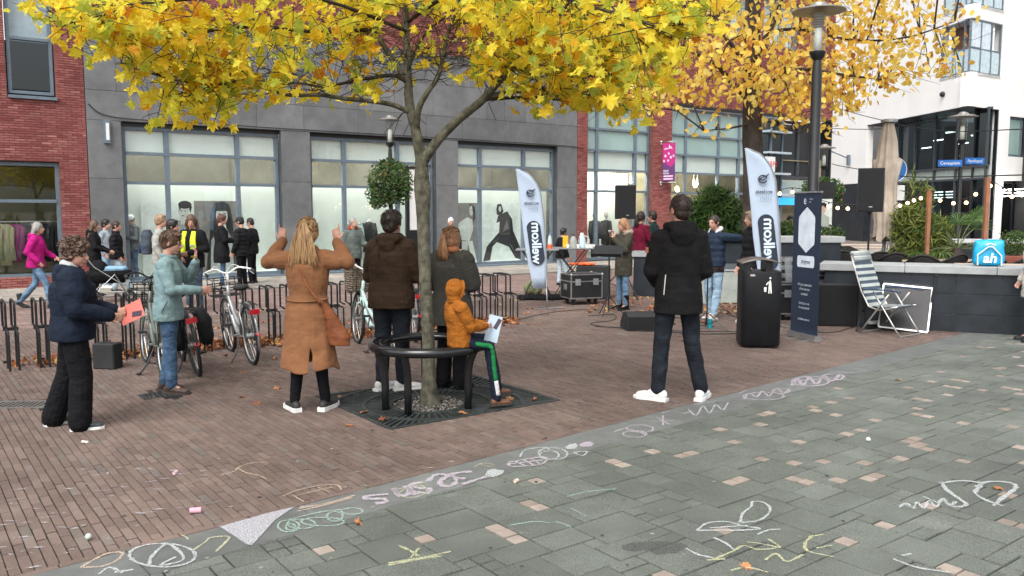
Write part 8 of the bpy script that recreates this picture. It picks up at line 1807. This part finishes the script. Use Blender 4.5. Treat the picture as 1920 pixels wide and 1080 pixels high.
# wooden posts, string lights
wood_o = mat('orange_post', (.30, .13, .07), .8, var=.2)
for k, (u, Y, h_, lab) in enumerate([(1446, 17.2, 2.15, 'wooden post between the right flag and the roll-up banner'), (1741, 17.2, 2.2, 'wooden post rising out of the yellowish shrub'), (1849, 16.0, 2.42, 'tallest wooden post, right of the palm')]):
    p = AT(u, 400, Y); t = empty('wooden_post', (p.x, Y, 0), R(2), 1, lab, 'post', 'posts carrying the string lights'); B = MB(); B.b2((-.035, -.035, 0), (.035, .035, h_)); B.build('post', wood_o, t)
def festoon(pts, label):
    pts = [AT(u, v, Y) for u, v, Y in pts]; t = empty('string_lights', pts[0], 0, 1, label, 'string lights', 'lit string lights over the terrace'); o0 = pts[0]
    B = MB(); B.tube(bez([p - o0 for p in pts], 3), .008, 4); B.build('cable', BLACKM, t)
    for p in pts[1:-1]:
        B = MB(); B.tube([p - o0, p - o0 - V((0, 0, .06))], .014, 6); B.build('bulb_holder', BLACKM, t); B = MB(); B.ball(p - o0 - V((0, 0, .085)), .034, 10, 8); B.build('bulb', mat('festoon_bulb', (1, .75, .45), .5, emit=((1, .60, .24), 7)), t)
festoon([(1400, 380, 16.8), (1441, 345, 17), (1447, 348, 17), (1462, 355, 17), (1486, 352, 17), (1530, 360, 17), (1536, 373, 16.8), (1554, 379, 16.8), (1571, 382, 16.6), (1590, 383, 16.5), (1640, 385, 16.5)], 'warm string lights from the right flag to the loudspeaker')
festoon([(1675, 388, 17.5), (1688, 378, 17.4), (1702, 373, 17.4), (1714, 368, 17.3), (1727, 364, 17.3), (1744, 357, 17.2), (1763, 368, 16.9), (1788, 373, 16.6), (1812, 372, 16.4), (1830, 356, 16.2), (1857, 340, 16), (1880, 351, 15.8), (1898, 360, 15.6), (1916, 357, 15.5), (1960, 340, 15.2)], 'warm string lights over the palm to the right edge')
for k, pts in enumerate(([(1560, 200, 30), (1640, 222, 26), (1760, 245, 22), (1920, 242, 18), (2000, 238, 16)], [(1560, 307, 26), (1580, 312, 25), (1660, 325, 20), (1720, 332, 18), (1920, 328, 14), (2000, 326, 13)], [(1795, 212, 22), (1740, 228, 23), (1640, 242, 26), (1540, 240, 30)])):
    cable([AT(u, v, Y) for u, v, Y in pts], .012, BLACKM, 'overhead_cable', ['thin overhead cable crossing the white wall above the dark corner', 'thin overhead cable running behind the loudspeaker to the right edge', 'thin overhead cable from the lamp with street signs to the brick corner'][k], 'cable', group='overhead cables')
# signs behind the parasol and lit poster
p = AT(1678, 318, 20.5); t = empty('traffic_sign', (p.x, p.y, 0), 0, 1, 'round blue traffic sign with a small white plate half hidden behind the parasol', 'traffic sign')
B = MB(); B.tube([(0, .05, 0), (0, .05, p.z + .35)], .03, 8); B.build('pole', STEEL, t); B = MB(); B.tube([(0, 0, p.z), (0, .02, p.z)], .30, 28); B.build('disc', mat('traffic_blue', (.01, .13, .42), .4), t); B = MB(); B.tube([(0, -.006, p.z), (0, -.001, p.z)], .30, 28, caps=False); B.tube([V((.29 * math.cos(a), -.004, p.z + .29 * math.sin(a))) for a in [k * math.pi / 16 for k in range(32)]], .01, 4, closed=True); B.build('rim', WHITEP, t)
B = MB(); B.b2((-.12, -.01, p.z - .75), (.26, .01, p.z - .38)); B.build('plate', WHITEP, t); o = inst('lettering', text_mesh('P.A.M', .12), t, (.08, -.014, p.z - .56), (R(90), 0, 0)); o.data.materials.append(BLACK)
bpy.data.objects.remove(o)
p = AT(1541, 409, 24); t = empty('poster_case', (p.x, p.y, 0), R(-4), 1, 'tall advertising poster of a dark haired model seen right of the roll-up banner', 'poster'); B = MB(); B.b2((-.36, .01, .0), (.36, .12, 2.6)); B.build('case', BLACK, t); B = MB(); B.b2((-.28, -.005, p.z - .55), (.28, .009, p.z + .55)); B.build('sheet', mat('poster_paper', (.62, .66, .62), .5), t)
B = MB(); B.add([(x, -.008, p.z + z) for x, z in ell(0, .25, .10, .14)], [tuple(range(20))]); B.build('print', pcol('skin', (.52, .36, .28)), t); B = MB(); B.add([(x, -.010, p.z + z) for x, z in ((-.12, .3), (-.1, .42), (.05, .46), (.13, .38), (.12, .28), (.02, .36))], [tuple(range(6))]); B.build('print', BLACK, t); B = MB(); B.add([(x, -.0095, p.z + z) for x, z in ((-.2, -.5), (.22, -.5), (.2, .02), (.05, .12), (-.1, .1), (-.22, -.1))], [tuple(range(6))]); B.build('print', pcol('cloth', (.35, .38, .34)), t)
# ------------------------------------------------ chalk
def chalk_m(nm, c):
    m = bpy.data.materials.new(nm); m.use_nodes = True; n, l = nodes_of(m); p_ = n['Principled BSDF']; p_.inputs['Base Color'].default_value = (*c, 1); p_.inputs['Roughness'].default_value = .95
    g_ = n.new('ShaderNodeNewGeometry'); no = n.new('ShaderNodeTexNoise'); no.inputs['Scale'].default_value = 130; no.inputs['Detail'].default_value = 6; l.new(g_.outputs['Position'], no.inputs['Vector'])
    mr = n.new('ShaderNodeMapRange'); mr.inputs['From Min'].default_value = .34; mr.inputs['From Max'].default_value = .62; mr.inputs['To Min'].default_value = .10; mr.inputs['To Max'].default_value = .72; l.new(no.outputs['Fac'], mr.inputs[0])
    tr_ = n.new('ShaderNodeBsdfTransparent'); mx = n.new('ShaderNodeMixShader'); l.new(mr.outputs[0], mx.inputs[0]); l.new(tr_.outputs[0], mx.inputs[1]); l.new(p_.outputs[0], mx.inputs[2]); l.new(mx.outputs[0], n['Material Output'].inputs['Surface']); return m
CW, CP, CG, CY, CO, CV = chalk_m('chalk_white', (.62, .66, .66)), chalk_m('chalk_pink', (.62, .54, .61)), chalk_m('chalk_green', (.38, .55, .45)), chalk_m('chalk_yellow', (.60, .60, .36)), chalk_m('chalk_cream', (.62, .48, .36)), chalk_m('chalk_violet', (.62, .61, .66))
rc = random.Random(14)
def chalk(label, strokes, m, w_=.012, z=.0065):
    B = MB()
    for s_ in strokes:
        pts = [G(u, v) for u, v in s_]
        if len(pts) > 2: pts = bez(pts, 5)
        vs = []
        for i, p in enumerate(pts):
            d = (pts[min(i + 1, len(pts) - 1)] - pts[max(i - 1, 0)]); d.z = 0; d.normalize() if d.length else None; nn = V((-d.y, d.x, 0)); ww = w_ * rc.uniform(.4, 1.0); vs += [p + nn * ww + V((0, 0, z)), p - nn * ww + V((0, 0, z))]
        B.add(vs, [(2 * i, 2 * i + 1, 2 * i + 3, 2 * i + 2) for i in range(len(pts) - 1)])
    tag(B.build('chalk_drawing', m), label, 'chalk drawing', 'chalk drawings on the paving')
def fill(label, poly, m, z=.0065):
    B = MB(); pts = [G(u, v, z) for u, v in poly]; B.add(pts, [tuple(range(len(pts)))]); tag(B.build('chalk_drawing', m), label, 'chalk drawing', 'chalk drawings on the paving')
def el(cu, cv, a, b, rot=0, n=14, a0=0, a1=370): return [(cu + a * math.cos(R(a0 + (a1 - a0) * k / n)) + rot * b * math.sin(R(a0 + (a1 - a0) * k / n)), cv + b * math.sin(R(a0 + (a1 - a0) * k / n))) for k in range(n + 1)]
fill('solid pale violet chalk triangle filled in at a joint of the kerb band', [(412, 987), (500, 962), (552, 950), (515, 975), (490, 1003), (472, 1022), (462, 1020), (435, 1002)], CV, .007)
chalk('leaf outline in cream chalk at the bottom left of the kerb band', [[(152, 1066), (175, 1052), (200, 1040), (224, 1037), (230, 1042), (215, 1055), (190, 1064), (152, 1066)]], CO)
chalk('pale blue chalk oval with a scribble inside on the kerb band', [el(305, 1043, 62, 22, .1), [(250, 1070), (215, 1075)], [(280, 1062), (285, 1045), (315, 1022), (345, 1050), (300, 1062), (330, 1046)], [(185, 1079), (205, 1066), (230, 1076)]], CW)
chalk('cream chalk arrow pointing at the violet triangle', [[(360, 1035), (385, 1018), (395, 1010), (430, 1009), (405, 1036)], [(342, 1005), (350, 1010), (352, 1014)]], CY, .009)
chalk('green chalk loops like a flower chain on the kerb band', [el(541, 988, 20, 11), el(545, 990, 9, 6), el(565, 984, 26, 9), el(605, 980, 40, 8, .3), el(628, 970, 15, 9), el(660, 960, 20, 6), [(535, 978), (600, 962), (655, 956)]], CG, .009)
chalk('cream chalk scratches above the green loops', [[(560, 955), (600, 948), (640, 938), (665, 930)], [(558, 960), (605, 950), (650, 938)], [(565, 952), (620, 945), (660, 935)]], CO, .013)
chalk('the name Jesus handwritten in pale pink chalk, upside down on the kerb band', [[(916, 894), (890, 902), (866, 910)], [(885, 886), (865, 887), (847, 891), (855, 897), (873, 899)], [(803, 904), (814, 893), (833, 891), (852, 897), (855, 906), (843, 913), (827, 911), (826, 903), (839, 895)], [(793, 906), (776, 908), (772, 913), (789, 917), (807, 919), (802, 926), (782, 924)], [(765, 912), (770, 922), (763, 929), (750, 932), (743, 924), (738, 917)], [(738, 917), (747, 927)], [(757, 913), (782, 929)], [(728, 928), (687, 932), (690, 937), (719, 937), (723, 943), (704, 946)]], CP, .026)
fill('white chalk heart at the right of the upside down word', [(910, 890), (915, 881), (926, 879), (934, 881), (945, 882), (942, 888), (928, 894), (914, 895)], CW)
chalk('yellow chalk scratches over the upside down word', [[(745, 930), (760, 918), (790, 912), (800, 925), (770, 935), (745, 930)], [(735, 922), (800, 905)], [(888, 878), (905, 870), (928, 873)], [(900, 872), (925, 878)]], CY, .007)
chalk('white chalk ring with scribble right of the pink word', [el(1037, 852, 27, 11, .2), el(1030, 855, 18, 8), [(975, 858), (985, 845), (1020, 840), (1030, 845)], [(1075, 850), (1100, 848), (1092, 856), (1075, 850)]], CW, .009)
chalk('pink chalk hatching in a box right of the pink word', [[(955, 868), (1020, 858), (1015, 872), (960, 876), (955, 868)], [(965, 866), (985, 875)], [(980, 863), (1000, 873)], [(995, 861), (1012, 871)], [(950, 872), (1018, 864)]], CP, .011)
fill('white chalk cloud beside the pink one', [(1060, 838), (1068, 833), (1080, 831), (1084, 836), (1078, 841), (1064, 842)], CW); fill('pink chalk cloud beside the white one', [(1086, 834), (1094, 829), (1108, 828), (1114, 832), (1108, 837), (1090, 838)], CP)
chalk('white and pink chalk star and scribbles in the middle of the kerb band', [[(1222, 791), (1265, 790)], [(1230, 783), (1255, 797)], [(1243, 780), (1243, 799)], el(1200, 805, 25, 7, .3), [(1150, 812), (1175, 805), (1215, 818)], el(1190, 815, 22, 6), [(1240, 776), (1262, 772), (1285, 778)]], CP, .010)
chalk('white chalk scribbled writing level with the tall man shoes', [[(1290, 768), (1305, 780), (1318, 762), (1330, 776), (1342, 760), (1355, 770), (1365, 756)], [(1282, 776), (1300, 772)], [(1300, 760), (1345, 752)]], CW, .011)
chalk('pink chalk scribbled writing halfway up the kerb band', [[(1395, 750), (1405, 738), (1418, 746), (1430, 734), (1442, 744), (1455, 730), (1470, 738), (1480, 730)], el(1432, 744, 38, 7), [(1385, 740), (1400, 732)], el(1465, 734, 16, 5)], CP, .014)
chalk('thick pink chalk scribble at the far end of the kerb band', [[(1485, 724), (1495, 710), (1505, 724), (1518, 708), (1530, 722), (1545, 706), (1560, 716), (1575, 702)], el(1520, 716, 34, 9), el(1562, 708, 20, 6), [(1555, 698), (1602, 700)], [(1495, 715), (1580, 708)]], CP, .022)
chalk('pale yellow chalk strokes on the grey slabs at the bottom', [[(728, 1062), (780, 1052), (830, 1044)], [(728, 1058), (790, 1048), (845, 1036)], [(748, 1025), (770, 1035), (785, 1045)], [(770, 1048), (785, 1030)]], CY, .012)
chalk('pale green chalk dashes on the slabs right of the word', [[(1062, 933), (1100, 924), (1150, 919)], [(1070, 955), (1085, 962), (1100, 970)], [(955, 987), (1000, 980), (1030, 982)], [(1040, 980), (1060, 985), (1072, 992)], [(1110, 922), (1155, 918)]], CG, .008)
chalk('white chalk leaf shape with a curved stem on the grey slabs', [[(1307, 997), (1325, 983), (1360, 980), (1395, 988), (1425, 993), (1390, 996), (1340, 996), (1307, 997)], [(1388, 982), (1392, 965), (1408, 952), (1412, 942), (1432, 944), (1444, 955), (1438, 968), (1420, 978), (1388, 982)], [(1420, 1004), (1440, 996), (1462, 994)], [(1330, 992), (1400, 987)]], CW, .011)
chalk('yellow chalk letters and scribbles on the slabs at the bottom right', [[(1340, 1050), (1375, 1035), (1395, 1025), (1420, 1032), (1455, 1030)], [(1400, 1018), (1430, 1022), (1462, 1028), (1440, 1012)], [(1525, 1005), (1510, 1020), (1515, 1035), (1562, 1046)], [(1515, 1008), (1545, 1004)], [(1530, 1030), (1560, 1024)], [(1435, 1052), (1455, 1040), (1475, 1055), (1505, 1042)], [(1370, 1072), (1400, 1066), (1440, 1075)], [(1325, 1052), (1360, 1050)]], CY, .011)
chalk('white chalk arcs at the bottom edge', [[(1285, 1030), (1310, 1042), (1338, 1048)], [(1338, 1010), (1360, 1020), (1375, 1032)], [(1675, 1050), (1720, 1066), (1780, 1075)], [(1690, 1044), (1708, 1040)]], CW, .012)
chalk('big white chalk loop drawing at the right edge', [[(1765, 905), (1775, 920), (1800, 938), (1812, 948), (1790, 952), (1770, 940)], [(1762, 908), (1800, 903), (1840, 908), (1828, 925), (1850, 940), (1880, 950)], [(1830, 915), (1850, 905), (1890, 906), (1905, 915), (1880, 935), (1862, 950)]], CW, .018)
chalk('white chalk scribbled word left of the big loop', [[(1685, 953), (1700, 945), (1712, 955), (1720, 943), (1732, 955), (1742, 940), (1755, 952), (1768, 936), (1780, 950), (1792, 942)], [(1690, 945), (1710, 953)], [(1730, 932), (1760, 945)]], CW, .012)
chalk('curved cream chalk line on the bricks', [[(415, 892), (440, 885), (447, 878), (470, 870), (500, 868)], [(447, 880), (462, 888), (485, 893), (500, 900)]], CO, .009); chalk('cream chalk box drawn on the bricks above the kerb', [[(530, 932), (560, 920), (600, 912), (632, 911), (640, 920)], [(550, 932), (600, 920), (625, 915)], [(548, 930), (570, 942)], [(595, 915), (620, 925)]], CO, .008)
fill('sooty black stain on the grey slabs near the bottom right', [(1165, 1022), (1190, 1016), (1230, 1014), (1275, 1016), (1290, 1024), (1270, 1036), (1230, 1040), (1215, 1030), (1190, 1034), (1168, 1030)], chalk_m('soot', (.085, .092, .085)))
rd = random.Random(9); B = MB()
for _ in range(90):
    p = G(rd.uniform(0, 1920), rd.uniform(700, 1078), .0052); r_ = rd.uniform(.006, .016)
    if in_grate(p): continue
    B.add([p + V((r_ * math.cos(a) * rd.uniform(.7, 1.2), r_ * math.sin(a), 0)) for a in range(6)], [(0, 1, 2, 3, 4, 5)], rd.randint(0, 1))
tag(B.build('gum_spots', [mat('gum_dark', (.05, .05, .048), .8), mat('gum_pale', (.24, .24, .22), .8)]), 'small flattened gum spots and specks on the paving', 'gum spots', kind='stuff')
# chalk dust patches and stubs
rd = random.Random(5); B = MB()
for _ in range(150):
    u = rd.uniform(0, 420) if rd.random() < .75 else rd.uniform(400, 1300); v = rd.uniform(860, 1075) if u < 420 else rd.uniform(800, 960); p = G(u, v)
    if (p - KO).dot(MD) < .05: continue
    L = rd.uniform(.01, .05); a = rd.gauss(.3, .4); c = math.cos(a) * L; s2 = math.sin(a) * L; w2 = rd.uniform(.003, .012)
    B.add([(p.x - c, p.y - s2, .0062), (p.x - s2 * .3, p.y - w2, .0062), (p.x + c, p.y + s2, .0062), (p.x + s2 * .3, p.y + w2, .0062)], [(0, 1, 2, 3)])
tag(B.build('chalk_smears', CV), 'scattered pale chalk smears on the brick paving at the lower left', 'chalk smears', kind='stuff')
for k, (u, v, c, lab) in enumerate([(367, 962, (.62, .36, .42), 'largest pink chalk stub lying on the bricks above the violet triangle'), (329, 889, (.60, .40, .45), 'smaller pink chalk stub on the bricks'), (166, 1012, (.5, .58, .5), 'round pale green chalk lump on the bricks at the lower left'), (160, 831, (.66, .64, .58), 'white chalk stub on the bricks below the curly haired woman'), (968, 905, (.6, .48, .38), 'cream chalk stub on the grey slabs below the heart'), (1628, 828, (.66, .72, .7), 'white chalk lump on the grey slabs at the right'), (202, 889, (.5, .42, .48), 'tiny violet chalk crumb on the bricks')]):
    t = empty('chalk_stub', G(u, v, .002), rd.random() * 3, 1, lab, 'chalk', 'pieces of pavement chalk'); B = MB(); m_ = mat('stub_%s' % lab.split()[0] + 'abcdefg'[k], c, .9)
    if k in (2, 5): B.ball((0, 0, .018), (.018, .017, .017), 10, 8)
    else: r_ = (.017, .012, 0, .010, .013, 0, .006)[k]; L = (.032, .02, 0, .03, .016, 0, .008)[k]; B.tube([(-L, 0, r_), (L, 0, r_)], r_, 10)
    B.build('stick', m_, t, smooth='auto')
